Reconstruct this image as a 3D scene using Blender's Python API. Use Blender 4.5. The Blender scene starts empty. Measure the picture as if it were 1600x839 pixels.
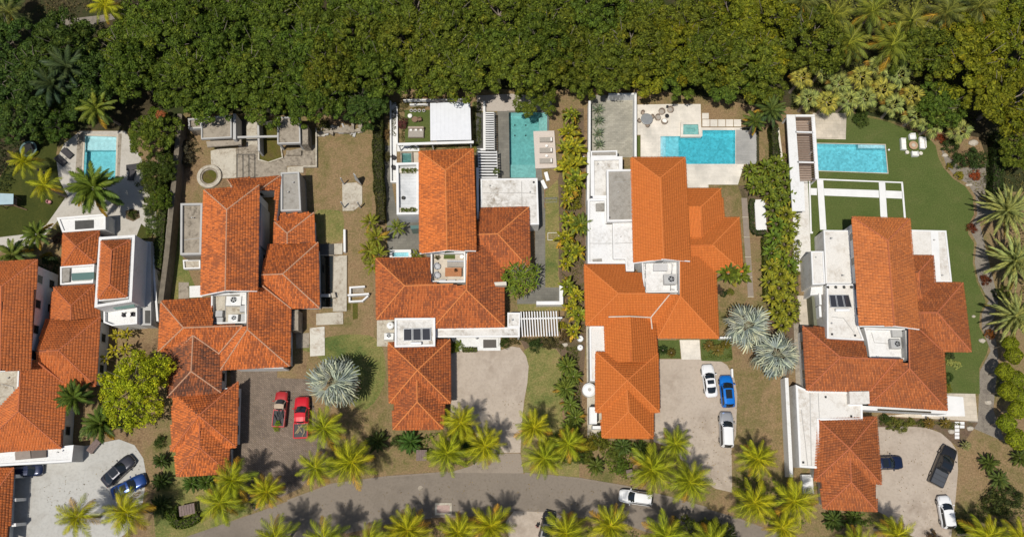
import bpy, bmesh, math, random
import numpy as np
from mathutils import Vector, Matrix, Euler

SC = bpy.context.scene
COL = SC.collection
R = math.radians
rnd = random.Random(7)
# ------------------------------------------------------------------ camera, sky, sun, exposure
CAM_H, TILT, FPX = 117.0, R(14.5), 1240.0
cd = bpy.data.cameras.new("camera"); cam = bpy.data.objects.new("camera", cd); COL.objects.link(cam)
cam.location = (0, 0, CAM_H); cam.rotation_euler = (TILT, 0, 0)
cd.sensor_width = 36; cd.lens = FPX / 1600 * 36; cd.clip_end = 6000; cd.clip_start = 1
SC.camera = cam
LD = Vector((25.8, 30.3, -117)).normalized()          # the way sunlight travels
ELEV = math.asin(-LD.z); AZ = math.atan2(-LD.x, -LD.y)  # compass bearing of the sun, from +Y clockwise
world = bpy.data.worlds.new("World"); SC.world = world; world.use_nodes = True
wn = world.node_tree; bg = wn.nodes["Background"]
sk = wn.nodes.new("ShaderNodeTexSky"); sk.sky_type = 'NISHITA'; sk.sun_disc = False
sk.sun_elevation = ELEV; sk.sun_rotation = AZ % (2 * math.pi); sk.air_density = 1.0; sk.dust_density = 1.2
wn.links.new(sk.outputs[0], bg.inputs[0]); bg.inputs[1].default_value = 0.075
sl = bpy.data.lights.new("sun", 'SUN'); sl.energy = 4.1; sl.angle = R(0.55); sl.color = (1.0, 0.955, 0.875)
so = bpy.data.objects.new("sun", sl); COL.objects.link(so)
so.rotation_euler = (-LD).to_track_quat('Z', 'Y').to_euler(); so.location = (-25, -30, 150)
vs = SC.view_settings; vs.view_transform = 'Standard'; vs.look = 'None'; vs.exposure = 0.0; vs.gamma = 1
SC.cycles.max_bounces = 6; SC.cycles.transparent_max_bounces = 8; SC.cycles.use_denoising = True

# ------------------------------------------------------------------ geometry helpers
CT, ST = math.cos(TILT), math.sin(TILT)
def P(u, v, z=0.0):
    """Point of the place at height z that the photograph shows at pixel (u, v)."""
    xc, yc = (u - 800) / FPX, (419.5 - v) / FPX
    dx, dy, dz = xc, yc * CT + ST, yc * ST - CT
    t = (z - CAM_H) / dz
    return Vector((t * dx, t * dy, z))
def PP(pts, z): return [P(u, v, z) for u, v in pts]
def mid(pts):
    s = Vector((0, 0, 0))
    for p in pts: s += p
    return s / len(pts)
def area2(p): return sum(p[i].x * p[(i + 1) % len(p)].y - p[(i + 1) % len(p)].x * p[i].y for i in range(len(p)))
def ccw(p): return list(p) if area2(p) > 0 else list(reversed(p))
def offset(poly, d):
    """Polygon moved outward by d (mitred)."""
    p = ccw(poly); n = len(p); out = []
    for i in range(n):
        a, b, c = p[i - 1], p[i], p[(i + 1) % n]
        e1 = (b - a); e1.z = 0; e2 = (c - b); e2.z = 0
        if e1.length < 1e-6 or e2.length < 1e-6: out.append(b.copy()); continue
        e1.normalize(); e2.normalize()
        n1 = Vector((e1.y, -e1.x, 0)); n2 = Vector((e2.y, -e2.x, 0))
        m = n1 + n2
        if m.length < 1e-4: out.append(b + n1 * d); continue
        m.normalize(); k = d / max(0.35, m.dot(n1)); out.append(b + m * k)
    return out
BASE = {}
class MB:
    def __init__(s): s.v, s.f, s.mi, s.uv = [], [], [], []
    def add(s, vs_, fs, mi=0):
        o = len(s.v); s.v += [tuple(q) for q in vs_]
        for f in fs: s.f.append([i + o for i in f]); s.mi.append(mi)
        return s
    def prism(s, poly, zb, zt=None, mi=0, bottom=True):
        p = ccw(poly); n = len(p)
        top = [Vector((q.x, q.y, q.z if zt is None else zt)) for q in p]
        bot = [Vector((q.x, q.y, zb)) for q in p]
        fs = [list(range(n))] + [[i, i + n, (i + 1) % n + n, (i + 1) % n] for i in range(n)]
        if bottom: fs.append(list(range(2 * n - 1, n - 1, -1)))
        return s.add(top + bot, fs, mi)
    def ring(s, outer, inner, zb, zt, mi=0):
        n = len(outer)
        vs_ = []
        for pl, z in ((outer, zt), (inner, zt), (outer, zb), (inner, zb)): vs_ += [Vector((q.x, q.y, z)) for q in pl]
        fs = []
        for i in range(n):
            j = (i + 1) % n
            fs += [[i, j, n + j, n + i], [2 * n + i, 2 * n + j, j, i], [n + i, n + j, 3 * n + j, 3 * n + i], [3 * n + i, 3 * n + j, 2 * n + j, 2 * n + i]]
        return s.add(vs_, fs, mi)
    def box(s, c, d, rz=0.0, mi=0, rot=None):
        M = rot if rot is not None else Matrix.Rotation(rz, 3, 'Z')
        c = Vector(c); hx, hy, hz = d[0] / 2, d[1] / 2, d[2] / 2
        vs_ = [c + M @ Vector((x * hx, y * hy, z * hz)) for z in (-1, 1) for x, y in ((-1, -1), (1, -1), (1, 1), (-1, 1))]
        return s.add(vs_, [[3, 2, 1, 0], [4, 5, 6, 7], [0, 1, 5, 4], [1, 2, 6, 5], [2, 3, 7, 6], [3, 0, 4, 7]], mi)
    def bbox(s, c, d, b=0.03, rz=0.0, mi=0):
        """Box with chamfered top edges."""
        M = Matrix.Rotation(rz, 3, 'Z'); c = Vector(c); hx, hy, hz = d[0] / 2, d[1] / 2, d[2] / 2
        vs_ = []
        for z, k in ((-hz, 0), (hz - b, 0), (hz, b)):
            vs_ += [c + M @ Vector((x * (hx - k), y * (hy - k), z)) for x, y in ((-1, -1), (1, -1), (1, 1), (-1, 1))]
        fs = [[3, 2, 1, 0], [8, 9, 10, 11]]
        for o in (0, 4):
            for i in range(4): fs.append([o + i, o + (i + 1) % 4, o + 4 + (i + 1) % 4, o + 4 + i])
        return s.add(vs_, fs, mi)
    def tube(s, pts, r, n=6, mi=0, caps=True):
        pts = [Vector(p) for p in pts]; rr = r if isinstance(r, (list, tuple)) else [r] * len(pts)
        vs_ = []
        for i, p in enumerate(pts):
            d = (pts[min(i + 1, len(pts) - 1)] - pts[max(i - 1, 0)]).normalized()
            a = d.cross(Vector((0, 0, 1)))
            if a.length < 1e-3: a = d.cross(Vector((0, 1, 0)))
            a.normalize(); b = d.cross(a)
            for k in range(n):
                t = 2 * math.pi * k / n; vs_.append(p + (a * math.cos(t) + b * math.sin(t)) * rr[i])
        fs = []
        for i in range(len(pts) - 1):
            for k in range(n): fs.append([i * n + k, i * n + (k + 1) % n, (i + 1) * n + (k + 1) % n, (i + 1) * n + k])
        if caps: fs += [list(range(n))[::-1], list(range((len(pts) - 1) * n, len(pts) * n))]
        return s.add(vs_, fs, mi)
    def lathe(s, c, prof, n=16, mi=0, capt=True, capb=True):
        c = Vector(c); vs_ = []
        for r_, z in prof: vs_ += [c + Vector((r_ * math.cos(2 * math.pi * k / n), r_ * math.sin(2 * math.pi * k / n), z)) for k in range(n)]
        fs = []
        for i in range(len(prof) - 1):
            for k in range(n): fs.append([i * n + k, i * n + (k + 1) % n, (i + 1) * n + (k + 1) % n, (i + 1) * n + k])
        if capb: fs.append(list(range(n))[::-1])
        if capt: fs.append(list(range((len(prof) - 1) * n, len(prof) * n)))
        return s.add(vs_, fs, mi)
    def mesh(s, name, mats, off=None, smooth=False):
        me = bpy.data.meshes.new(name)
        v = s.v if off is None else [(a - off[0], b - off[1], c - off[2]) for a, b, c in s.v]
        me.from_pydata(v, [], s.f)
        for m in (mats if isinstance(mats, (list, tuple)) else [mats]): me.materials.append(m)
        if any(s.mi): me.polygons.foreach_set('material_index', s.mi)
        if smooth: me.polygons.foreach_set('use_smooth', [True] * len(me.polygons))
        me.update(); return me
    def build(s, name, mats, parent=None, smooth=False):
        off = BASE.get(parent.name) if parent else None
        return link(name, s.mesh(name, mats, off, smooth), parent, off)
def link(name, me, parent=None, off=None):
    o = bpy.data.objects.new(name, me); COL.objects.link(o)
    if parent:
        o.parent = parent
        if off is not None: BASE[o.name] = off
    return o
def tag(o, label, cat=None, group=None, kind=None):
    if label: o['label'] = label
    if cat: o['category'] = cat
    if group: o['group'] = group
    if kind: o['kind'] = kind
    return o
def thing(name, label, cat, loc=(0, 0, 0), group=None, rz=None):
    """Empty at a thing's base; with rz given its parts are built in its own axes, else in the place's."""
    o = bpy.data.objects.new(name, None); COL.objects.link(o); o.location = loc; o.rotation_euler = (0, 0, rz or 0)
    o.empty_display_size = 0.3
    BASE[o.name] = Vector(loc) if rz is None else Vector((0, 0, 0))
    return tag(o, label, cat, group)
def copy_tree(o, parent=None):
    c = o.copy(); COL.objects.link(c)
    if parent: c.parent = parent
    for ch in o.children: copy_tree(ch, c)
    return c
def ordinal(i): return ['first', 'second', 'third', 'fourth', 'fifth', 'sixth', 'seventh', 'eighth', 'ninth', 'tenth', 'eleventh', 'twelfth', 'thirteenth', 'fourteenth', 'fifteenth', 'sixteenth', 'seventeenth', 'eighteenth', 'nineteenth', 'twentieth', 'twenty-first', 'twenty-second', 'twenty-third', 'twenty-fourth', 'twenty-fifth', 'twenty-sixth', 'twenty-seventh', 'twenty-eighth', 'twenty-ninth', 'thirtieth'][i]
def fill_sheet(name, outer, holes, zt, thick, mat, kind='structure'):
    """Ground sheet with holes: top at zt, sides going thick down."""
    bm = bmesh.new(); edges = []
    for loop in [outer] + list(holes):
        vs_ = [bm.verts.new((p.x, p.y, zt)) for p in loop]
        for i in range(len(vs_)): edges.append(bm.edges.new((vs_[i], vs_[(i + 1) % len(vs_)])))
    bmesh.ops.triangle_fill(bm, use_beauty=True, use_dissolve=False, edges=edges)
    bmesh.ops.recalc_face_normals(bm, faces=bm.faces)
    for f in bm.faces:
        if f.normal.z < 0: f.normal_flip()
    if thick > 0:
        for e in [e for e in bm.edges if len(e.link_faces) == 1]:
            a, b = e.verts
            c = bm.verts.new((b.co.x, b.co.y, zt - thick)); d = bm.verts.new((a.co.x, a.co.y, zt - thick))
            bm.faces.new((a, b, c, d))
    me = bpy.data.meshes.new(name); bm.to_mesh(me); bm.free(); me.materials.append(mat)
    o = link(name, me)
    if kind: o['kind'] = kind
    return o
def smooth_path(pts, k=4):
    """Closed Catmull-Rom through pixel points."""
    n = len(pts); out = []
    for i in range(n):
        p0, p1, p2, p3 = pts[i - 1], pts[i], pts[(i + 1) % n], pts[(i + 2) % n]
        for j in range(k):
            t = j / k
            out.append(tuple(0.5 * ((2 * p1[a]) + (-p0[a] + p2[a]) * t + (2 * p0[a] - 5 * p1[a] + 4 * p2[a] - p3[a]) * t * t + (-p0[a] + 3 * p1[a] - 3 * p2[a] + p3[a]) * t ** 3) for a in (0, 1)))
    return out

# ------------------------------------------------------------------ materials
MATS = {}
def nt(name):
    m = bpy.data.materials.new(name); m.use_nodes = True; t = m.node_tree
    for n in list(t.nodes): t.nodes.remove(n)
    out = t.nodes.new('ShaderNodeOutputMaterial'); return m, t, out
def N(t, kind, **kw):
    n = t.nodes.new(kind)
    for k, v in kw.items():
        if k.startswith('i_'):
            key = k[2:]; n.inputs[int(key) if key.isdigit() else key.replace('_', ' ')].default_value = v
        else: setattr(n, k, v)
    return n
def ramp(t, fac, stops):
    r_ = t.nodes.new('ShaderNodeValToRGB'); e = r_.color_ramp.elements
    while len(e) < len(stops): e.new(0.5)
    for el, (p, c) in zip(e, stops): el.position = p; el.color = (*c, 1) if len(c) == 3 else c
    t.links.new(fac, r_.inputs[0]); return r_.outputs[0]
def noise(t, scale, detail=4, rough=0.55, co=None, dist=0.0):
    n = N(t, 'ShaderNodeTexNoise'); n.inputs['Scale'].default_value = scale; n.inputs['Detail'].default_value = detail
    n.inputs['Roughness'].default_value = rough; n.inputs['Distortion'].default_value = dist
    if co: t.links.new(co, n.inputs['Vector'])
    return n.outputs['Fac']
def mixc(t, a, b, fac, mode='MIX'):
    m = N(t, 'ShaderNodeMix', data_type='RGBA', blend_type=mode)
    for s_, val in ((6, a), (7, b)):
        if hasattr(val, 'is_linked') or isinstance(val, bpy.types.NodeSocket): t.links.new(val, m.inputs[s_])
        else: m.inputs[s_].default_value = (*val, 1)
    if isinstance(fac, bpy.types.NodeSocket): t.links.new(fac, m.inputs[0])
    else: m.inputs[0].default_value = fac
    return m.outputs[2]
def pos(t): return N(t, 'ShaderNodeNewGeometry').outputs['Position']
def finish(m, t, out, col, rough=0.8, bump=None, bstr=0.3, bdist=0.05, spec=0.3, metal=0.0):
    b = N(t, 'ShaderNodeBsdfPrincipled')
    if isinstance(col, bpy.types.NodeSocket): t.links.new(col, b.inputs['Base Color'])
    else: b.inputs['Base Color'].default_value = (*col, 1)
    if isinstance(rough, bpy.types.NodeSocket): t.links.new(rough, b.inputs['Roughness'])
    else: b.inputs['Roughness'].default_value = rough
    b.inputs['Specular IOR Level'].default_value = spec; b.inputs['Metallic'].default_value = metal
    if bump is not None:
        bp = N(t, 'ShaderNodeBump'); bp.inputs['Strength'].default_value = bstr; bp.inputs['Distance'].default_value = bdist
        t.links.new(bump, bp.inputs['Height']); t.links.new(bp.outputs[0], b.inputs['Normal'])
    t.links.new(b.outputs[0], out.inputs[0]); return m
def plain(name, c, rough=0.6, var=0.12, scale=1.5, spec=0.3, metal=0.0):
    """One paint or stone with slight uneven tone."""
    if name in MATS: return MATS[name]
    m, t, o = nt(name); p = pos(t)
    n1 = noise(t, scale, 5, 0.6, p); n2 = noise(t, scale * 9, 3, 0.6, p)
    c1 = tuple(x * (1 - var) for x in c); c2 = tuple(min(1, x * (1 + var * 0.6)) for x in c)
    col = mixc(t, ramp(t, n1, [(0.3, c1), (0.7, c2)]), c1, ramp(t, n2, [(0.55, (0, 0, 0)), (0.75, (0.5, 0.5, 0.5))]))
    MATS[name] = finish(m, t, o, col, rough, n2, 0.15, 0.02, spec, metal); return m
def stained(name, c, cs, amount=0.5, scale=0.35, rough=0.85, fine=6.0):
    """White or concrete surface with mould and rain stains."""
    if name in MATS: return MATS[name]
    m, t, o = nt(name); p = pos(t)
    big = noise(t, scale, 6, 0.65, p, 0.6); med = noise(t, scale * 5, 6, 0.7, p, 0.4); fi = noise(t, fine, 4, 0.7, p)
    k = ramp(t, big, [(0.56 - amount * 0.16, (0, 0, 0)), (0.72 - amount * 0.1, (1, 1, 1))])
    k2 = ramp(t, med, [(0.40, (0, 0, 0)), (0.62, (1, 1, 1))])
    mul = N(t, 'ShaderNodeMath', operation='MULTIPLY'); t.links.new(k, mul.inputs[0]); t.links.new(k2, mul.inputs[1])
    col = mixc(t, c, cs, mul.outputs[0]); col = mixc(t, col, tuple(x * 0.74 for x in c), ramp(t, fi, [(0.48, (0, 0, 0)), (0.7, (0.75, 0.75, 0.75))]))
    MATS[name] = finish(m, t, o, col, rough, fi, 0.25, 0.03, 0.2); return m
def ground_mat(name, cols, scale=0.12, fine=3.0, rough=0.95, bstr=0.6):
    """Grass, soil: cols from bare to lush, broken up at three sizes."""
    if name in MATS: return MATS[name]
    m, t, o = nt(name); p = pos(t)
    a = noise(t, scale, 5, 0.6, p, 0.5); b = noise(t, scale * 8, 6, 0.7, p); c = noise(t, fine, 5, 0.75, p); d = noise(t, fine * 1.5, 5, 0.8, p)
    s1 = N(t, 'ShaderNodeMath', operation='MULTIPLY_ADD'); t.links.new(b, s1.inputs[0]); s1.inputs[1].default_value = 0.55; t.links.new(a, s1.inputs[2])
    s2 = N(t, 'ShaderNodeMath', operation='MULTIPLY_ADD'); t.links.new(c, s2.inputs[0]); s2.inputs[1].default_value = 0.45; t.links.new(s1.outputs[0], s2.inputs[2])
    mr = N(t, 'ShaderNodeMapRange'); mr.inputs[1].default_value = 0.80; mr.inputs[2].default_value = 1.20; t.links.new(s2.outputs[0], mr.inputs[0])
    st = [(i / (len(cols) - 1), cc) for i, cc in enumerate(cols)]
    col = ramp(t, mr.outputs[0], st)
    col = mixc(t, col, (0.66, 0.66, 0.62), ramp(t, d, [(0.38, (1, 1, 1)), (0.58, (0, 0, 0))]), 'MULTIPLY'); col = mixc(t, col, (1.25, 1.22, 1.2), ramp(t, d, [(0.52, (0, 0, 0)), (0.68, (1, 1, 1))]), 'MULTIPLY')
    MATS[name] = finish(m, t, o, col, rough, d, bstr, 0.06, 0.1); return m
def paver_mat(name, c, cj, bw, bh, rot=0.0, var=0.15, mort=0.03, offs=0.5):
    if name in MATS: return MATS[name]
    m, t, o = nt(name); p = pos(t)
    mp = N(t, 'ShaderNodeMapping'); mp.inputs['Rotation'].default_value = (0, 0, rot); t.links.new(p, mp.inputs[0])
    br = N(t, 'ShaderNodeTexBrick'); br.offset = offs; br.inputs['Scale'].default_value = 1; br.inputs['Brick Width'].default_value = bw; br.inputs['Row Height'].default_value = bh
    br.inputs['Mortar Size'].default_value = mort; br.inputs['Bias'].default_value = 0.0
    br.inputs['Color1'].default_value = (*[x * (1 - var) for x in c], 1); br.inputs['Color2'].default_value = (*[x * (1 + var) for x in c], 1); br.inputs['Mortar'].default_value = (*cj, 1)
    t.links.new(mp.outputs[0], br.inputs['Vector'])
    n1 = noise(t, 0.25, 5, 0.6, p, 0.5); n2 = noise(t, 7, 4, 0.7, p)
    col = mixc(t, br.outputs['Color'], ramp(t, n1, [(0.3, (0.72, 0.72, 0.70)), (0.7, (1.12, 1.1, 1.06))]), 1.0, 'MULTIPLY')
    col = mixc(t, col, (0.8, 0.8, 0.8), ramp(t, n2, [(0.5, (0, 0, 0)), (0.75, (0.8, 0.8, 0.8))]), 'MULTIPLY')
    MATS[name] = finish(m, t, o, col, 0.85, br.outputs['Fac'], -0.3, 0.02, 0.2); return m
def tile_mat(name, c, cd_, cl, mott=0.5):
    """Clay tiles: tone per tile from its UV, weathering patches from the place."""
    m, t, o = nt(name); p = pos(t)
    uv = N(t, 'ShaderNodeUVMap'); sx = N(t, 'ShaderNodeSeparateXYZ'); t.links.new(uv.outputs[0], sx.inputs[0])
    n1 = noise(t, 0.35, 5, 0.65, p, 0.4); n2 = noise(t, 1.6, 4, 0.6, p)
    s1 = N(t, 'ShaderNodeMath', operation='MULTIPLY_ADD'); t.links.new(sx.outputs[0], s1.inputs[0]); s1.inputs[1].default_value = 0.34; t.links.new(n1, s1.inputs[2])
    s2 = N(t, 'ShaderNodeMath', operation='MULTIPLY_ADD'); t.links.new(n2, s2.inputs[0]); s2.inputs[1].default_value = 0.40; t.links.new(s1.outputs[0], s2.inputs[2])
    k = ramp(t, s2.outputs[0], [(0.88 - 0.12 * mott, (0, 0, 0)), (1.14, (mott, mott, mott))])
    base = ramp(t, sx.outputs[1], [(0.0, tuple(x * 0.92 for x in c)), (0.6, c), (1.0, cl)])
    col = mixc(t, base, cd_, k)
    MATS[name] = finish(m, t, o, col, 0.75, None, spec=0.25); return m
def leaf_mat(name, trans=0.3, gloss=0.45, hue_var=0.25):
    """Foliage: colour from the object's own colour, tone per leaf from its UV."""
    m, t, o = nt(name)
    oi = N(t, 'ShaderNodeObjectInfo'); uv = N(t, 'ShaderNodeUVMap'); sx = N(t, 'ShaderNodeSeparateXYZ'); t.links.new(uv.outputs[0], sx.inputs[0])
    v = ramp(t, sx.outputs[0], [(0.0, (0.42, 0.46, 0.42)), (0.5, (1, 1, 1)), (0.85, (1.45, 1.4, 1.1)), (1.0, (2.0, 1.9, 1.5))])
    col = mixc(t, oi.outputs['Color'], v, 1.0, 'MULTIPLY')
    w = ramp(t, sx.outputs[1], [(0.0, (0.8, 0.92, 0.9)), (0.55, (1, 1, 1)), (0.92, (1.2, 1.05, 0.85)), (1.0, (1.4, 1.05, 0.7))])
    col = mixc(t, col, w, hue_var * 3 if hue_var < 0.33 else 1.0, 'MULTIPLY')
    b = N(t, 'ShaderNodeBsdfPrincipled'); b.inputs['Roughness'].default_value = gloss; b.inputs['Specular IOR Level'].default_value = 0.12
    t.links.new(col, b.inputs['Base Color'])
    tr = N(t, 'ShaderNodeBsdfTranslucent'); t.links.new(mixc(t, col, (1.25, 1.35, 0.6), 1.0, 'MULTIPLY'), tr.inputs[0])
    mx = N(t, 'ShaderNodeMixShader'); mx.inputs[0].default_value = trans
    t.links.new(b.outputs[0], mx.inputs[1]); t.links.new(tr.outputs[0], mx.inputs[2]); t.links.new(mx.outputs[0], o.inputs[0])
    MATS[name] = m; return m
def water_mat(name, absorb, dens):
    m, t, o = nt(name); p = pos(t)
    n1 = noise(t, 2.2, 3, 0.6, p); bp = N(t, 'ShaderNodeBump'); bp.inputs['Strength'].default_value = 0.25; bp.inputs['Distance'].default_value = 0.05; t.links.new(n1, bp.inputs['Height'])
    fr = N(t, 'ShaderNodeFresnel'); fr.inputs[0].default_value = 1.33; t.links.new(bp.outputs[0], fr.inputs['Normal'])
    tr = N(t, 'ShaderNodeBsdfTransparent'); gl = N(t, 'ShaderNodeBsdfGlossy'); gl.inputs['Roughness'].default_value = 0.03; t.links.new(bp.outputs[0], gl.inputs['Normal'])
    mx = N(t, 'ShaderNodeMixShader'); t.links.new(fr.outputs[0], mx.inputs[0]); t.links.new(tr.outputs[0], mx.inputs[1]); t.links.new(gl.outputs[0], mx.inputs[2])
    va = N(t, 'ShaderNodeVolumeAbsorption'); va.inputs['Color'].default_value = (*absorb, 1); va.inputs['Density'].default_value = dens
    t.links.new(mx.outputs[0], o.inputs[0]); t.links.new(va.outputs[0], o.inputs[1]); MATS[name] = m; return m
def glass_mat(name, c, rough=0.05):
    if name in MATS: return MATS[name]
    m, t, o = nt(name); MATS[name] = finish(m, t, o, c, rough, None, spec=0.9); return m
def car_paint(name, c, metal=0.2, rough=0.25):
    if name in MATS: return MATS[name]
    m, t, o = nt(name); b = N(t, 'ShaderNodeBsdfPrincipled'); b.inputs['Base Color'].default_value = (*c, 1); b.inputs['Metallic'].default_value = metal
    b.inputs['Roughness'].default_value = rough; b.inputs['Coat Weight'].default_value = 0.6; b.inputs['Coat Roughness'].default_value = 0.05
    t.links.new(b.outputs[0], o.inputs[0]); MATS[name] = m; return m

M_SOIL = ground_mat('dry_ground', [(0.17, 0.11, 0.062), (0.25, 0.17, 0.095), (0.22, 0.165, 0.08), (0.13, 0.125, 0.042)])
M_LAWN = ground_mat('lawn_grass', [(0.29, 0.215, 0.10), (0.23, 0.20, 0.075), (0.155, 0.165, 0.05), (0.095, 0.128, 0.036)], 0.09)
M_DRY = ground_mat('parched_grass', [(0.25, 0.165, 0.09), (0.27, 0.185, 0.10), (0.20, 0.155, 0.07), (0.14, 0.13, 0.045)], 0.1)
M_TURF = ground_mat('artificial_turf', [(0.078, 0.108, 0.028), (0.09, 0.118, 0.032), (0.095, 0.12, 0.034), (0.115, 0.13, 0.042)], 0.3, 4, 0.9, 0.3)
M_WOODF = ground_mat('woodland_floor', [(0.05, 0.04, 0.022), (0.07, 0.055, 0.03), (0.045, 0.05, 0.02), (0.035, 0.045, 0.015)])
M_BED = ground_mat('planting_bed', [(0.12, 0.08, 0.055), (0.16, 0.11, 0.075), (0.13, 0.10, 0.06), (0.09, 0.075, 0.04)], 0.4, 4)
M_GRAVEL = ground_mat('pebble_gravel', [(0.16, 0.14, 0.12), (0.22, 0.19, 0.16), (0.27, 0.24, 0.20), (0.17, 0.14, 0.11)], 1.0, 8)
M_ROAD = stained('asphalt', (0.205, 0.172, 0.138), (0.15, 0.125, 0.10), 0.8, 0.06, 0.9, 3)
M_DRIVE = stained('driveway_concrete', (0.415, 0.35, 0.285), (0.285, 0.23, 0.18), 0.9, 0.11, 0.9, 2.6)
M_DRIVE2 = stained('pale_concrete', (0.42, 0.41, 0.38), (0.33, 0.31, 0.275), 0.8, 0.13, 0.9, 2.6)
M_KERB = stained('kerb_concrete', (0.23, 0.19, 0.15), (0.17, 0.14, 0.11), 0.5, 0.5)
M_BRICKD = paver_mat('brick_paving', (0.21, 0.165, 0.13), (0.13, 0.10, 0.08), 0.45, 0.22, R(38), 0.18, 0.03)
M_GREYP = paver_mat('grey_stone_paving', (0.34, 0.325, 0.275), (0.25, 0.225, 0.19), 0.6, 0.3, 0, 0.12, 0.015)
M_SLATE = paver_mat('slate_paving', (0.18, 0.172, 0.15), (0.12, 0.11, 0.10), 0.9, 0.45, 0, 0.08, 0.012)
M_WHITEP = paver_mat('white_stone_paving', (0.66, 0.62, 0.56), (0.56, 0.52, 0.46), 1.2, 0.6, 0, 0.04, 0.012)
M_TRAV = paver_mat('travertine_paving', (0.55, 0.49, 0.41), (0.42, 0.36, 0.29), 0.9, 0.6, 0, 0.06, 0.015)
M_WHITE = stained('white_render', (0.68, 0.675, 0.655), (0.52, 0.50, 0.45), 0.25, 0.5, 0.7)
M_CLEAN = plain('white_paint', (0.70, 0.695, 0.68), 0.55, 0.07, 0.8)
M_ROOFW = stained('stained_white_roof', (0.66, 0.64, 0.60), (0.27, 0.23, 0.18), 1.1, 0.25, 0.85)
M_ROOFC = stained('clean_flat_roof', (0.66, 0.635, 0.59), (0.42, 0.37, 0.31), 0.8, 0.35, 0.85)
M_TERRW = stained('white_terrace', (0.69, 0.685, 0.67), (0.47, 0.45, 0.42), 0.7, 0.45, 0.8)
M_ROOFG = stained('grey_flat_roof', (0.32, 0.30, 0.265), (0.19, 0.17, 0.14), 1.0, 0.4, 0.85)
M_CONC = stained('weathered_concrete', (0.33, 0.285, 0.225), (0.12, 0.10, 0.075), 1.3, 0.4, 0.9)
M_CONCL = stained('pale_slab', (0.48, 0.44, 0.36), (0.22, 0.17, 0.12), 1.0, 0.45, 0.9)
M_CREAM = plain('cream_wall', (0.60, 0.55, 0.46), 0.8, 0.1, 0.5)
M_GREYW = plain('grey_wall', (0.42, 0.41, 0.39), 0.8, 0.1, 0.5)
M_DARK = plain('dark_stone_and_shade', (0.07, 0.068, 0.062), 0.8, 0.2)
M_WOOD = plain('brown_wood', (0.20, 0.125, 0.08), 0.6, 0.25, 3)
M_TRUNK = plain('palm_trunk', (0.23, 0.19, 0.15), 0.9, 0.3, 4)
M_BARK = plain('bark', (0.24, 0.20, 0.16), 0.95, 0.3, 3)
M_METAL = plain('grey_metal', (0.35, 0.36, 0.36), 0.4, 0.1, 2, 0.5, 0.5)
M_ALU = plain('brushed_aluminium', (0.62, 0.63, 0.63), 0.35, 0.08, 2, 0.5, 0.6)
M_BLACK = plain('black_rubber', (0.018, 0.018, 0.018), 0.8, 0.2)
M_PVC = plain('white_plastic', (0.74, 0.74, 0.73), 0.4, 0.05)
M_FABG = plain('grey_fabric', (0.33, 0.30, 0.26), 0.95, 0.12, 5)
M_FABW = plain('white_fabric', (0.78, 0.76, 0.72), 0.9, 0.06, 5)
M_FABT = plain('taupe_weave', (0.36, 0.29, 0.23), 0.9, 0.2, 6)
M_FABD = plain('dark_mesh_fabric', (0.055, 0.052, 0.055), 0.9, 0.2, 6)
M_GLASS = glass_mat('dark_glass', (0.02, 0.028, 0.03))
M_GREENGL = glass_mat('green_glass', (0.10, 0.17, 0.15), 0.1)
M_PANEL = glass_mat('solar_collector', (0.035, 0.035, 0.04), 0.15)
M_TERRA = plain('dark_tile_bed', (0.13, 0.055, 0.032), 0.9, 0.25); M_TERRAP = plain('painted_tile_bed', (0.42, 0.115, 0.028), 0.9, 0.1)  # dark brown bed, showing as lines in the channels between tiles
M_STONE = plain('garden_stone', (0.45, 0.40, 0.33), 0.9, 0.2, 3)
M_LEAF = leaf_mat('leaf', 0.3, 0.62)
M_FROND = leaf_mat('frond', 0.25, 0.45, 0.1)
M_SILVER = leaf_mat('silver_leaf', 0.12, 0.55, 0.05)
T1 = tile_mat('old_clay_tiles', (0.70, 0.197, 0.05), (0.20, 0.07, 0.04), (0.76, 0.225, 0.065), 0.62)
T2 = tile_mat('weathered_clay_tiles', (0.74, 0.208, 0.048), (0.24, 0.075, 0.035), (0.78, 0.235, 0.06), 0.5)
T1D = tile_mat('mouldy_clay_tiles', (0.40, 0.13, 0.05), (0.13, 0.062, 0.042), (0.55, 0.17, 0.06), 0.95)
T2W = tile_mat('worn_clay_tiles', (0.55, 0.155, 0.045), (0.17, 0.06, 0.035), (0.58, 0.18, 0.055), 0.6)
T4W = tile_mat('worn_terracotta_tiles', (0.46, 0.138, 0.042), (0.20, 0.072, 0.038), (0.54, 0.18, 0.06), 0.5)
T3 = tile_mat('painted_orange_tiles', (0.60, 0.175, 0.036), (0.50, 0.14, 0.034), (0.62, 0.185, 0.042), 0.3)
T4 = tile_mat('terracotta_tiles', (0.66, 0.21, 0.058), (0.30, 0.10, 0.045), (0.70, 0.24, 0.075), 0.4)
T0 = tile_mat('red_clay_tiles', (0.66, 0.19, 0.052), (0.28, 0.09, 0.042), (0.63, 0.20, 0.065), 0.45)
C_MORT = plain('pale_mortar', (0.46, 0.26, 0.16), 0.9, 0.2, 3)
C_ORNG = plain('orange_ridge', (0.58, 0.20, 0.06), 0.85, 0.15, 3)
C_RED = plain('red_ridge', (0.42, 0.13, 0.055), 0.85, 0.2, 3)
C_PAINT = plain('painted_ridge', (0.58, 0.175, 0.042), 0.85, 0.08, 3)
from mathutils.geometry import tessellate_polygon
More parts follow.
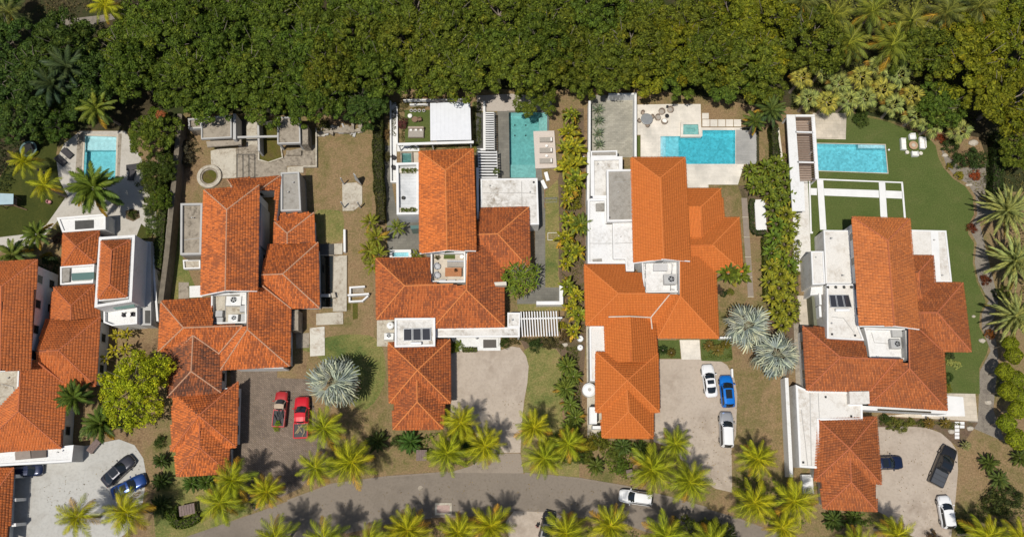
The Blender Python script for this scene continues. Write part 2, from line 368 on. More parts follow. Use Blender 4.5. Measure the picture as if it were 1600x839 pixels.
# ------------------------------------------------------------------ roofs, walls, windows, pools
def newell(p):
    n = Vector((0, 0, 0))
    for i in range(len(p)):
        a, b = p[i], p[(i + 1) % len(p)]
        n += Vector(((a.y - b.y) * (a.z + b.z), (a.z - b.z) * (a.x + b.x), (a.x - b.x) * (a.y + b.y)))
    return n.normalized()
trng = np.random.default_rng(3)
TW, TL, TH = 0.215, 0.37, 0.07
def tile_field(faces):
    """Half-round clay tiles laid in courses up each slope; vertices, quads and a tone per tile."""
    V, U = [], []
    for fp in faces:
        n = newell(fp)
        if n.z < 0: n = -n
        c = mid(fp)
        ua = Vector((0, 0, 1)).cross(n)
        if ua.length < 0.03: ua = Vector((1, 0, 0))
        ua.normalize(); va = n.cross(ua)
        q = np.array([((p - c).dot(ua), (p - c).dot(va)) for p in fp])
        a0, b0 = q.min(0); a1, b1 = q.max(0)
        A, B = np.meshgrid(np.arange(a0 + TW / 2, a1, TW), np.arange(b0 + TL * 0.35, b1, TL))
        A = A.ravel(); B = B.ravel()
        inside = np.zeros(len(A), bool); m = len(q); dmin = np.full(len(A), 1e9)
        for i in range(m):
            x1, y1 = q[i]; x2, y2 = q[(i + 1) % m]
            cond = ((y1 > B) != (y2 > B))
            with np.errstate(divide='ignore', invalid='ignore'):
                xx = (x2 - x1) * (B - y1) / (y2 - y1 + 1e-12) + x1
            inside ^= cond & (A < xx)
        A = A[inside]; B = B[inside]; k = len(A)
        if k == 0: continue
        A = A + trng.normal(0, 0.008, k); B = B + trng.normal(0, 0.012, k)
        lift = 0.045 + trng.normal(0, 0.005, k)
        zf = flat_fix(fp, c, n, ua, va, A, B)
        vs_ = np.zeros((k, 8, 3)); cc = np.array(c); un, vn, nn = np.array(ua), np.array(va), np.array(n)
        for j, (s, h) in enumerate(((-.44, 0), (-.25, 1), (.25, 1), (.44, 0))):
            for e, (t, l) in enumerate(((-.56, 1), (.5, 0))):
                w = 1.0 if e == 0 else 0.86
                vs_[:, e * 4 + j, :] = cc + (A + s * TW * w)[:, None] * un + (B + t * TL)[:, None] * vn + (0.035 + h * TH * w + lift * l)[:, None] * nn
        vs_[:, :, 2] += zf[:, None]
        V.append(vs_); r1 = trng.random(k); r2 = trng.random(k)
        U.append(np.stack([r1, r2], 1))
    if not V: return None
    V = np.concatenate(V); U = np.concatenate(U); k = len(V)
    quads = np.array([[0, 1, 5, 4], [1, 2, 6, 5], [2, 3, 7, 6], [0, 3, 2, 1]])
    F = (np.arange(k)[:, None, None] * 8 + quads[None]).reshape(-1, 4)
    return V.reshape(-1, 3), F, np.repeat(U, 16, axis=0)
def flat_fix(fp, c, n, ua, va, A, B):
    """Height from the mean plane of a slightly warped slope to its real surface, per tile."""
    dev = [(p - c).dot(n) for p in fp]; z = np.zeros(len(A))
    if max(abs(d) for d in dev) < .04: return z
    q = [((p - c).dot(ua), (p - c).dot(va)) for p in fp]; best = np.full(len(A), -9.0)
    for i, j, k in tessellate_polygon([[Vector((a, b, 0)) for a, b in q]]):
        (x1, y1), (x2, y2), (x3, y3) = q[i], q[j], q[k]; D = (y2 - y3) * (x1 - x3) + (x3 - x2) * (y1 - y3)
        if abs(D) < 1e-9: continue
        l1 = ((y2 - y3) * (A - x3) + (x3 - x2) * (B - y3)) / D; l2 = ((y3 - y1) * (A - x3) + (x1 - x3) * (B - y3)) / D; l3 = 1 - l1 - l2
        w = np.minimum(np.minimum(l1, l2), l3); h = (l1 * dev[i] + l2 * dev[j] + l3 * dev[k]) / max(.3, n.z); s = w > best; z[s] = h[s]; best[s] = w[s]
    return z
def np_mesh(name, V, F, UV, mat, smooth=False):
    me = bpy.data.meshes.new(name); nv, nf, w = len(V), len(F), F.shape[1]
    me.vertices.add(nv); me.vertices.foreach_set('co', np.asarray(V, np.float32).ravel())
    me.loops.add(nf * w); me.loops.foreach_set('vertex_index', np.asarray(F, np.int32).ravel())
    me.polygons.add(nf); me.polygons.foreach_set('loop_start', np.arange(0, nf * w, w, dtype=np.int32))
    try: me.polygons.foreach_set('loop_total', np.full(nf, w, np.int32))
    except Exception: pass
    if UV is not None:
        l = me.uv_layers.new(name='UVMap'); l.data.foreach_set('uv', np.asarray(UV, np.float32).ravel())
    me.materials.append(mat); me.update(calc_edges=True)
    if smooth: me.polygons.foreach_set('use_smooth', [True] * nf)
    return me
def roof(parent, name, faces, tmat, caps=(), cmat=None, capr=0.11, label=None, thick=0.2):
    """Tiled roof: slab with eaves, its tiles, and a ridge cap along every hip and ridge line."""
    W = [[P(*p) for p in f] for f in faces]
    m = MB()
    for f in W:
        p = f if newell(f).z > 0 else list(reversed(f)); n = len(p)
        top = [q.copy() for q in p]; bot = [q - Vector((0, 0, thick)) for q in p]
        nn = newell(p); a_ = Vector((0, 0, 1)).cross(nn); a_ = a_.normalized() if a_.length > .03 else Vector((1, 0, 0)); b_ = nn.cross(a_)
        tri = [list(q) for q in tessellate_polygon([[Vector((q.dot(a_), q.dot(b_), 0)) for q in p]])]
        tri = [q if (p[q[1]] - p[q[0]]).cross(p[q[2]] - p[q[0]]).z > 0 else q[::-1] for q in tri]
        m.add(top + bot, tri + [[i + n for i in q[::-1]] for q in tri] + [[i, i + n, (i + 1) % n + n, (i + 1) % n] for i in range(n)])
    o = m.build(name, [M_TERRAP if tmat is T3 else M_TERRA], parent)
    if label: o['label'] = label
    off = BASE[o.name]
    tf = tile_field(W)
    if tf:
        V, F, UV = tf
        t = link('roof_tiles', np_mesh('roof_tiles', V - np.array(off), F, UV, tmat), o, off); t['kind'] = 'stuff'
    for a, b in caps:
        a, b = P(*a), P(*b); L = (b - a).length; k = max(2, int(L / 0.45)); mm = MB()
        pts = [a.lerp(b, i / k) + Vector((0, 0, 0.07)) for i in range(k + 1)]
        for i in range(k):
            d = (pts[i + 1] - pts[i]) * 0.04
            mm.tube([pts[i] - d, pts[i + 1] + d], [capr * 1.08, capr * 0.92], 6)
        mm.build('ridge_cap', [cmat], o)
    return o
def walls(parent, poly, z0, z1, mat=None, inset=0.5, name='wall', win=True, storeys=((0.9, 2.2),)):
    """Outer walls under a roof or terrace as one closed block, with windows on the sides that look towards the street."""
    p = offset(poly, -inset) if inset else ccw(poly)
    m = MB().prism([Vector((q.x, q.y, 0)) for q in p], z0, z1)
    o = m.build(name, [mat or M_WHITE], parent)
    if win:
        for i in range(len(p)):
            a, b = p[i].copy(), p[(i + 1) % len(p)].copy(); a.z = b.z = 0
            e = b - a; L = e.length
            if L < 2.6: continue
            nr = Vector((e.y, -e.x, 0)).normalized(); mm = (a + b) / 2
            if nr.dot(Vector((0, 0, 0)) - mm) < 1: continue
            k = max(1, int(L / 3.6))
            for j in range(k):
                c = a.lerp(b, (j + 0.5) / k)
                for (s0, s1) in storeys: window(parent, c, e.normalized(), nr, 1.3, z0 + s0, z0 + s1)
    return o
def window(parent, c, d, nr, w, z0, z1):
    ang = math.atan2(d.y, d.x); m = MB(); h = z1 - z0; zc = (z0 + z1) / 2; t = 0.08
    for s in (-1, 1):
        m.box(c + d * s * (w / 2 - t / 2) + nr * 0.02 + Vector((0, 0, zc)), (t, 0.12, h), ang)
        m.box(c + nr * 0.02 + Vector((0, 0, zc + s * (h / 2 - t / 2))), (w - 2 * t, 0.116, t), ang)
    o = m.build('window', [M_ALU], parent)
    MB().box(c + nr * 0.015 + Vector((0, 0, zc)), (w - 2 * t, 0.06, h - 2 * t), ang).build('pane', [M_GLASS], o)
    return o
def parapet(parent, poly, z0, z1, t=0.25, mat=None, name='parapet'):
    p = ccw(poly); return MB().ring(p, offset(p, -t), z0, z1).build(name, [mat or M_CLEAN], parent)
def block(parent, name, poly_px, z0, z1, mat, label=None):
    o = MB().prism(PP(poly_px, z1), z0, z1).build(name, [mat], parent)
    if label: o['label'] = label
    return o
def wall_line(parent, name, a, b, z, t, mat, z0=0.0, cap=None):
    """Free wall between two pixels of its top."""
    a, b = P(*a, z), P(*b, z); d = (b - a); n = Vector((-d.y, d.x, 0)).normalized() * t / 2
    m = MB().prism([a + n, b + n, b - n, a - n], z0, z)
    return m.build(name, [mat], parent)
POOL_HOLES = []
def pool(name, label, poly_px, depth, m_tile, absorb, dens, m_cope, cope=0.3, zt=0.06, zwater=-0.06, extra=None):
    p = ccw(PP(poly_px, zt)); c = mid(p); t = thing(name, label, 'pool', (c.x, c.y, 0))
    inner = [Vector((q.x, q.y, 0)) for q in p]; outer = offset(inner, cope)
    POOL_HOLES.append(offset(inner, 0.02))
    m = MB(); n = len(inner); shell = offset(inner, 0.015)
    top = [Vector((q.x, q.y, zt - 0.03)) for q in shell]; bot = [Vector((q.x, q.y, -depth)) for q in shell]
    m.add(top + bot, [list(range(n, 2 * n))] + [[i, (i + 1) % n, (i + 1) % n + n, i + n] for i in range(n)])
    for box_px, zb in (extra or []):
        m.prism(offset(PP(box_px, 0), -0.01), -depth + 0.01, zb)
    m.build('basin', [m_tile], t)
    MB().ring(outer, inner, -0.02, zt).build('coping', [m_cope], t)
    MB().prism(offset(inner, -0.004), -depth + 0.006, zwater).build('water', [MATS_WATER(absorb, dens)], t)
    return t
def MATS_WATER(absorb, dens):
    k = 'water_%s_%s' % (absorb, dens)
    return MATS[k] if k in MATS else water_mat(k, absorb, dens)
def ripple_light_tile(name, c, var=0.25):  # cell tones also stand in for rippling light on the pool floor
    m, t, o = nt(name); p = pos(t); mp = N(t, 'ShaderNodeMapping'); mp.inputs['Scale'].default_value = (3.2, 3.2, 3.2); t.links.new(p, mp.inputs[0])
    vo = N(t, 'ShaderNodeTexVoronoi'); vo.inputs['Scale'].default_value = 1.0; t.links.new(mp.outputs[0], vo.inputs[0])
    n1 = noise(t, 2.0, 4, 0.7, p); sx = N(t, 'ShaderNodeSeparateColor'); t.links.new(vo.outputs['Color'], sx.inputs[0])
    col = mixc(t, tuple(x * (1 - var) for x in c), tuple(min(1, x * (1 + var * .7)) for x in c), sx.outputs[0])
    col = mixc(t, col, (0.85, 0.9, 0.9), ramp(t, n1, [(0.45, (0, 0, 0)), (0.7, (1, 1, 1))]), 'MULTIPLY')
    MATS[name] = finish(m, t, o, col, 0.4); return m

# ------------------------------------------------------------------ plants
prng = np.random.default_rng(11)
def leaf_quads(C, Nrm, size, asp, rng, fold=0.25, uvy=None, point=True):
    """Leaves (diamond pairs) at points C facing Nrm."""
    k = len(C); t = rng.normal(size=(k, 3)); t -= (t * Nrm).sum(1)[:, None] * Nrm; t /= np.linalg.norm(t, axis=1)[:, None] + 1e-9
    b = np.cross(Nrm, t); L = size * rng.uniform(0.7, 1.3, k)[:, None]; Wd = L * asp
    v = np.stack([C - t * L * .5, C + b * Wd * .5 + Nrm * L * fold * .25, C + t * L * .5 - Nrm * L * fold * .5, C - b * Wd * .5 + Nrm * L * fold * .25], 1)
    F = np.arange(k * 4).reshape(k, 4); u = rng.random(k)
    UV = np.repeat(np.stack([u, rng.random(k) if uvy is None else uvy], 1), 4, axis=0)
    return v.reshape(-1, 3), F, UV
def unit(v): return v / (np.linalg.norm(v, axis=1)[:, None] + 1e-9)
def crown_mesh(name, seed, Rx, Hz, clumps, per, leaf, asp=0.5, clump_r=(0.6, 1.2), fill=0.9, flat=1.0, lump=0.25, mat=None):
    """Crown built of leaf clumps over a lumpy dome, base at z = 0."""
    rng = np.random.default_rng(seed); Cs, Ns, Us = [], [], []
    ph = rng.uniform(0, 6.28, 6)
    for i in range(clumps):
        a = rng.uniform(0, 2 * math.pi); rr = math.sqrt(rng.uniform(0, 1)) * (fill if rng.random() < .85 else 1.0)
        edge = 1 + lump * (math.sin(a * 2 + ph[0]) * .45 + math.sin(a * 3 + ph[1]) * .4 + math.sin(a * 5 + ph[2]) * .3)
        x, y = math.cos(a) * rr * Rx * edge, math.sin(a) * rr * Rx * edge
        top = Hz * math.sqrt(max(0.05, 1 - (rr * .95) ** 2)) * (1 + 0.12 * math.sin(x * 1.1 + ph[3]) + 0.12 * math.cos(y * 1.2 + ph[4]))
        z = top + rng.uniform(-.55, .25) * Hz * .42
        cr = rng.uniform(*clump_r)
        d = unit(rng.normal(size=(per, 3))); d[:, 2] = np.where(rng.random(per) < .75, np.abs(d[:, 2]), d[:, 2]); 
        rad = cr * rng.uniform(.55, 1.05, per)[:, None]
        pts = np.array([x, y, z]) + d * rad * np.array([1, 1, .7 * flat])
        nn = unit(d * 1.25 + rng.normal(size=(per, 3)) * .38 + np.array([0, 0, .3]))
        Cs.append(pts); Ns.append(nn); Us.append(np.clip(rng.normal(.5, .22) + rng.normal(0, .13, per), 0, 1))
    V, F, UV = leaf_quads(np.concatenate(Cs), np.concatenate(Ns), leaf, asp, rng, uvy=np.concatenate(Us))
    return np_mesh(name, V, F, UV, mat or M_LEAF)
def trunk_mesh(name, seed, h, r, R_, limbs=6, mat=None):
    """Tapered trunk with limbs reaching into the crown."""
    rg = random.Random(seed); m = MB(); top = Vector((rg.uniform(-.3, .3), rg.uniform(-.3, .3), h))
    m.tube([(0, 0, -.3), (top.x * .3, top.y * .3, h * .4), top], [r * 1.4, r, r * .75], 8)
    for i in range(limbs):
        a = 2 * math.pi * (i + rg.random() * .6) / limbs; l = R_ * rg.uniform(.55, .85)
        e = top + Vector((math.cos(a) * l, math.sin(a) * l, rg.uniform(1.0, 2.3)))
        k = top.lerp(e, .5) + Vector((0, 0, .35))
        m.tube([top - Vector((0, 0, .4)), k, e], [r * .55, r * .35, r * .12], 6)
        for s in (-.5, .5):
            e2 = k + Vector((math.cos(a + s) * l * .55, math.sin(a + s) * l * .55, rg.uniform(1.2, 2.9))); m.tube([k, e2], [r * .25, r * .1], 5)
    return m.mesh(name, [mat or M_BARK])
def tree(name, label, u, v, zc, crown_me, trunk_me, s=1.0, color=(.075, .1, .02), group=None, cat='tree', sz=None, base_z=0.0, rz=None):
    """Tree whose crown shows at pixel (u, v) at height zc."""
    c = P(u, v, zc); t = thing(name, label, cat, (c.x, c.y, base_z), group)
    a = rnd.uniform(0, 6.28) if rz is None else rz
    for nm, me in (('trunk', trunk_me), ('crown', crown_me)):
        if me is None: continue
        o = link(nm, me, t); o.rotation_euler = (0, 0, a); o.color = (*jit(color), 1)
        o.scale = (s, s, sz or s)
    return t
def jit(c, k=0.12):
    b = rnd.uniform(1 - k, 1 + k); h = rnd.uniform(-k, k) * .5
    return (c[0] * b * (1 + h), c[1] * b, c[2] * b * (1 - h))
def frond_mesh(name, seed, L, lmax, droop, pairs=30, sweep=0.75, hang=0.4, width=0.12, rise=0.0, r0=0.035, start=.1):
    """Feather palm frond along +X: rachis with leaflets either side."""
    rg = np.random.default_rng(seed); V, F, U = [], [], []
    def rp(s): return np.array([L * (s - .18 * droop * s * s), .05 * L * side * s * s, rise * math.sin(s * 2.2) * L - droop * .52 * L * s ** 2.2])
    side = rg.uniform(-1, 1)
    def q(p, u, w):
        o = len(V); V.extend(p); F.append([o, o + 1, o + 2, o + 3]); U.extend([(u, w)] * 4)
    for i in range(8):
        a, b = rp(i / 8), rp((i + 1) / 8); w0, w1 = r0 * (1 - i / 9), r0 * (1 - (i + 1) / 9)
        q([a + [0, w0, .045], a + [0, -w0, .045], b + [0, -w1, .045], b + [0, w1, .045]], .97, .6)
    for i in range(pairs):
        s = start + (1 - start - .01) * (i / (pairs - 1)); c = rp(s); c2 = rp(min(1, s + .02)); d = c2 - rp(s - .02); d /= np.linalg.norm(d)
        ln = lmax * (math.sin(math.pi * (.16 + .80 * s)) ** .65) * rg.uniform(.85, 1.12)
        for sd in (-1, 1):
            sw = sweep + .5 * s + rg.normal(0, .07); hg = hang * rg.uniform(.6, 1.4)
            lat = np.array([0, sd, 0.]); up = np.array([0, 0, 1.])
            dr = d * math.sin(sw) + lat * math.cos(sw); dr = dr * math.cos(hg) - up * math.sin(hg) * .7
            m1 = c + dr * ln * .55; t1 = c + dr * ln - up * ln * .16 * (1 + hg)
            w = width * rg.uniform(.8, 1.2); u = rg.random(); uw = np.clip(rg.normal(.5, .18), 0, 1)
            q([c - d * w * .4, c + d * w * .4, m1 + d * w * .5, m1 - d * w * .5], u, uw)
            q([m1 - d * w * .5, m1 + d * w * .5, t1 + d * w * .12, t1 - d * w * .12], u, min(1, uw + .12))
    return np_mesh(name, np.array(V), np.array(F), np.array(U), M_FROND)
def blade_mesh(name, seed, L, W, droop, mat=None, seg=6, fold=.25):
    """One broad leaf (banana, heliconia) along +X with a folded midrib."""
    rg = random.Random(seed); V, F, U = [], [], []; m = MB()
    rows = []
    for i in range(seg + 1):
        s = i / seg; w = W * .5 * (math.sin(math.pi * min(1, .08 + s * .93)) ** .6) if i < seg else .02
        if i == 0: w = .03
        x = L * (s - .15 * s * s * droop); z = -droop * L * .6 * s ** 2 + .25 * L * s
        k = rg.uniform(-.03, .03)
        rows.append([np.array([x, -w, z + fold * w]), np.array([x, k, z]), np.array([x, w, z + fold * w])])
    for i in range(seg):
        for j in (0, 1):
            o = len(V); V += [rows[i][j], rows[i][j + 1], rows[i + 1][j + 1], rows[i + 1][j]]; F.append([o, o + 1, o + 2, o + 3]); t = rg.random(); U += [(t, rg.uniform(.3, .7))] * 4
    return np_mesh(name, np.array(V), np.array(F), np.array(U), mat or M_FROND)
def fan_mesh(name, seed, pet, Rf, segs=18, mat=None, spread=2.5, droop=.25, cut=.62):
    """Fan leaf: petiole along +X, pleated segments radiating from its end."""
    rg = random.Random(seed); V, F, U = [], [], []
    def q(p, u, w):
        o = len(V); V.extend([np.array(x, float) for x in p]); F.append([o, o + 1, o + 2, o + 3]); U.extend([(u, w)] * 4)
    hub = np.array([pet, 0, pet * .12]); q([(0, -.03, 0), (0, .03, 0), hub + [0, .025, 0], hub - [0, .025, 0]], .8, .6)
    for i in range(segs):
        a = spread * (i / (segs - 1) - .5) * 1.15; da = spread / segs * .55; ln = Rf * (1 - .25 * abs(i / (segs - 1) - .5)) * rg.uniform(.92, 1.06)
        def pt(an, r_, dz): return hub + np.array([math.cos(an) * r_, math.sin(an) * r_, dz - droop * r_ * r_ / Rf])
        u = rg.random(); w = rg.uniform(.35, .65)
        q([hub, pt(a - da, ln * cut, -.02), pt(a, ln * (cut + .04), .05), hub], u, w); q([hub, pt(a, ln * (cut + .04), .05), pt(a + da, ln * cut, -.02), hub], u * .9, w)
        q([pt(a - da, ln * cut, -.02), pt(a - da * .15, ln, -.08 - rg.random() * .1), pt(a + da * .15, ln, -.08), pt(a, ln * (cut + .04), .05)], u, w)
        q([pt(a, ln * (cut + .04), .05), pt(a + da * .15, ln, -.08), pt(a + da * .3, ln * .97, -.1), pt(a + da, ln * cut, -.02)], u * .9, w)
    return np_mesh(name, np.array(V), np.array(F), np.array(U), mat or M_FROND)
def rosette(t, part, meshes, n, z, elev, color, s=(.9, 1.1), old=None, old_n=0, r0=0.0, twist=.3, start=0.0, under=None):
    """Leaves set round a stem in spiral order, young ones upright, old ones low."""
    for i in range(n):
        k = i / max(1, n - 1); me = meshes[rnd.randrange(len(meshes))]
        o = link(part, me, t); az = start + i * 2.39996 + rnd.uniform(-.15, .15); el = elev[1] + (elev[0] - elev[1]) * k + rnd.uniform(-.1, .1)
        o.location = (r0 * math.cos(az), r0 * math.sin(az), z - (1 - k) * .12)
        o.rotation_euler = Euler((rnd.uniform(-twist, twist), -el, az), 'XYZ')
        sc = rnd.uniform(*s) * (1 - .15 * k); o.scale = (sc, sc, sc)
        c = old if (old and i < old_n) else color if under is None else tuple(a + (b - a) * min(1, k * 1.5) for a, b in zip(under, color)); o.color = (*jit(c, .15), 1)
def stem_mesh(name, h, r, lean=(0, 0), mat=None, ringed=True):
    m = MB(); k = 7; pts = []; rr = []
    for i in range(k + 1):
        s = i / k; pts.append((lean[0] * (s - 1) * abs(s - 1), lean[1] * (s - 1) * abs(s - 1), h * s - (.2 if i == 0 else 0))); rr.append(r * (1.25 - .4 * s + (.18 if i == 0 else 0)))
    return m.tube(pts, rr, 8).mesh(name, [mat or M_TRUNK])
FRONDS = [frond_mesh('palm_frond', i, 3.9, 1.02, .5 + .16 * i, 30, .5, .42 + .1 * (i % 3), .09, .06, .06) for i in range(5)]
FR_DENSE = [frond_mesh('dense_frond', 20 + i, 3.9, .9, .45 + .12 * i, 40, .6, .4, .17, .05) for i in range(4)]
FR_DATE = [frond_mesh('date_frond', 40 + i, 4.3, .62, .35 + .1 * i, 44, .8, .3, .14, .05) for i in range(4)]
FR_CYC = [frond_mesh('cycad_frond', 60 + i, 1.5, .34, .5 + .15 * i, 26, .6, .3, .09, .08) for i in range(3)]
FR_ARECA = [frond_mesh('cane_frond', 80 + i, 2.3, .6, .7 + .15 * i, 24, .7, .3, .12, .1) for i in range(3)]
BLADES = [blade_mesh('banana_blade', i, 2.0, .62, .6 + .2 * i) for i in range(4)]
BLADE_S = [blade_mesh('heliconia_blade', 10 + i, 1.35, .42, .7 + .2 * i) for i in range(4)]
AGAVE = [blade_mesh('agave_blade', 30 + i, 1.35, .17, .25 + .1 * i, None, 4, .5) for i in range(3)]
STRAP = [blade_mesh('strap_leaf', 50 + i, 1.1, .16, .6 + .2 * i, None, 4, .3) for i in range(3)]
FAN_SIL = [fan_mesh('silver_fan', i, 1.7, 1.5, 11, M_SILVER, 2.7, .25 + .15 * i, .55) for i in range(4)]
FAN_GRN = [fan_mesh('green_fan', 10 + i, 1.2, .95, 16, None, 3.4, .45) for i in range(4)]
C_COCO = (.21, .215, .02); C_COCO_OLD = (.36, .22, .03)
C_GREENP = (.085, .125, .025)
def coconut(label, u, v, z=6.5, n=20, color=C_COCO, s=1.0, group='coconut palms along the street', orange=4, fr=None, name='coconut_palm', lean=None, base=None):
    c = P(u, v, z); t = thing(name, label, 'palm tree', (c.x, c.y, 0), group, 0.0)
    ln = lean or (rnd.uniform(-.5, .5), rnd.uniform(-.5, .5))
    link('trunk', stem_mesh('palm_trunk', z - .4, .17, ln), t)
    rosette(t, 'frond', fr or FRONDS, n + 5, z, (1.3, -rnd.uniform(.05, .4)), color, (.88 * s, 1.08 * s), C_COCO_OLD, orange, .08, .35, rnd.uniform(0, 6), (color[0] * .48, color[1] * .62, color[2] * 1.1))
    m = MB()
    for k in range(6):
        a = k * 1.05 + rnd.random(); m.lathe((.22 * math.cos(a), .22 * math.sin(a), z - .42), [(.03, 0), (.1, .06), (.12, .14), (.06, .24)], 7)
    m.build('coconuts', [M_COCON], t)['kind'] = 'stuff'
    return t
M_COCON = plain('coconut_husk', (.30, .26, .06), .6, .2)
def fan_palm(label, u, v, z, n, color, s=1.0, group=None, meshes=None, elev=(1.2, -.35), name='fan_palm', old=None, old_n=0, r=.2, twist=.5):
    c = P(u, v, z); t = thing(name, label, 'palm tree', (c.x, c.y, 0), group)
    link('trunk', stem_mesh('palm_trunk', z, r, (rnd.uniform(-.2, .2), rnd.uniform(-.2, .2))), t)
    rosette(t, 'fan_leaf', meshes or FAN_GRN, n, z, elev, color, (.85 * s, 1.1 * s), old, old_n, .05, twist)
    return t
def clump_plant(name, label, cat, u, v, z, part, meshes, n, color, elev=(1.2, .2), s=(.8, 1.1), group=None, old=None, old_n=0, stem=(.06, M_TRUNK), spread=.25, zz=None, base_z=0.0):
    c = P(u, v, z); t = thing(name, label, cat, (c.x, c.y, base_z), group)
    if stem: MB().tube([(c.x, c.y, base_z - .1), (c.x, c.y, base_z + (zz if zz is not None else z))], [stem[0] * 1.4, stem[0]], 7).build('stem', [stem[1]], t)
    rosette(t, part, meshes, n, zz if zz is not None else z, elev, color, s, old, old_n, spread, .35, rnd.uniform(0, 6))
    return t
def shrub(label, u, v, z, me, s, color, group=None, name='shrub', cat='shrub', sz=None, base_z=0.0):
    c = P(u, v, z); t = thing(name, label, cat, (c.x, c.y, base_z), group)
    o = link('foliage', me, t); o.scale = (s, s, sz or s); o.rotation_euler = (0, 0, rnd.uniform(0, 6.28)); o.color = (*jit(color), 1)
    return t
def hedge(label, path_px, w, h, color, name='hedge', leaf=.22, dens=85, group=None, kind=None, base=0.0):
    """Clipped hedge along a line: leafy skin over a dark twiggy core."""
    pts = PP(path_px, h * .9); c = mid(pts); t = thing(name, label, 'hedge', (c.x, c.y, base), group)
    core = MB(); Cs, Ns = [], []
    for a, b in zip(pts[:-1], pts[1:]):
        d = b - a; L = d.length; d.z = 0; d.normalize(); n = Vector((-d.y, d.x, 0))
        q = [a + n * w * .38, b + n * w * .38, b - n * w * .38, a - n * w * .38]; core.prism(q, base, base + h * .82)
        k = int(L * (w + 2 * h) * dens); s = prng.random(k); r_ = prng.random(k) * (w + 2 * h); wob = 1 + .12 * np.sin(s * L * 1.7) + prng.normal(0, .05, k)
        off = np.where(r_ < w, r_ - w / 2, np.where(r_ < w + h, -w / 2, w / 2)) * wob; z = np.where(r_ < w, h * wob, ((r_ - w) % h)) + prng.normal(0, .05, k)
        base_n = np.where((r_ < w)[:, None], np.array([[0, 0, 1.]]), np.where((r_ < w + h)[:, None], -np.array([[n.x, n.y, .3]]), np.array([[n.x, n.y, .3]])))
        Cs.append(np.array(a)[None] * 0 + np.array([a.x, a.y, base])[None] + s[:, None] * L * np.array([d.x, d.y, 0]) + off[:, None] * np.array([n.x, n.y, 0]) + z[:, None] * np.array([0, 0, 1.])); Ns.append(unit(base_n + prng.normal(size=(k, 3)) * .5))
    core.build('twigs', [M_TWIG], t)
    V, F, UV = leaf_quads(np.concatenate(Cs) - np.array([c.x, c.y, base]), np.concatenate(Ns), leaf, .6, prng)
    o = link('foliage', np_mesh('hedge_foliage', V, F, UV, M_LEAF), t); o.color = (*color, 1)
    return t
M_TWIG = plain('twigs', (.06, .05, .03), .95, .3)
# ------------------------------------------------------------------ vehicles
M_LIGHT = glass_mat('lamp_glass', (.22, .23, .24), .12); M_TAIL = glass_mat('tail_lamp_red', (.35, .015, .012), .12); M_RIM = plain('alloy_rim', (.45, .45, .46), .3, .05, 2, .5, .8)
CG = glass_mat('car_glass', (.012, .016, .02), .03); M_TRIM = plain('black_trim', (.025, .025, .027), .5, .1)
KINDS = {  # L, W, body stations (x fraction, half-width factor, deck height), cabin: base x0, x1 (rear, front), roof x0, x1, roof height
 'sedan': dict(L=4.85, W=1.86, H=1.44, deck=[(-.5, .56, .62), (-.494, .72, .78), (-.475, .84, .92), (-.43, .93, 1.0), (-.34, .985, 1.02), (-.2, 1, .96), (.1, 1, .95), (.22, .995, .95), (.33, .97, .90), (.42, .91, .83), (.465, .82, .75), (.49, .68, .65), (.5, .5, .52)], cab=(-.37, .2, -.2, .04)),
 'hatch': dict(L=4.25, W=1.80, H=1.52, deck=[(-.5, .6, .66), (-.494, .75, .82), (-.475, .87, .95), (-.43, .955, 1.0), (-.3, 1, .99), (-.1, 1, .97), (.15, 1, .98), (.24, .995, 1.0), (.34, .965, .95), (.42, .9, .88), (.47, .79, .77), (.492, .64, .66), (.5, .48, .54)], cab=(-.48, .23, -.4, .06)),
 'suv': dict(L=4.85, W=1.93, H=1.74, deck=[(-.5, .66, .72), (-.494, .8, .95), (-.475, .9, 1.06), (-.43, .97, 1.12), (-.3, 1, 1.1), (-.1, 1, 1.08), (.15, 1, 1.09), (.22, .995, 1.12), (.34, .965, 1.06), (.42, .91, 1.0), (.47, .81, .89), (.492, .68, .76), (.5, .52, .6)], cab=(-.485, .21, -.42, .05)),
 'pickup': dict(L=5.5, W=1.96, H=1.82, deck=[(-.5, .93, .72), (-.495, .97, 1.04), (-.47, .99, 1.08), (-.3, 1, 1.08), (-.1, 1, 1.07), (.1, 1, 1.1), (.22, 1, 1.14), (.33, .985, 1.1), (.44, .94, 1.04), (.485, .86, .92), (.5, .76, .7)], cab=(-.13, .24, -.1, .09)),
}
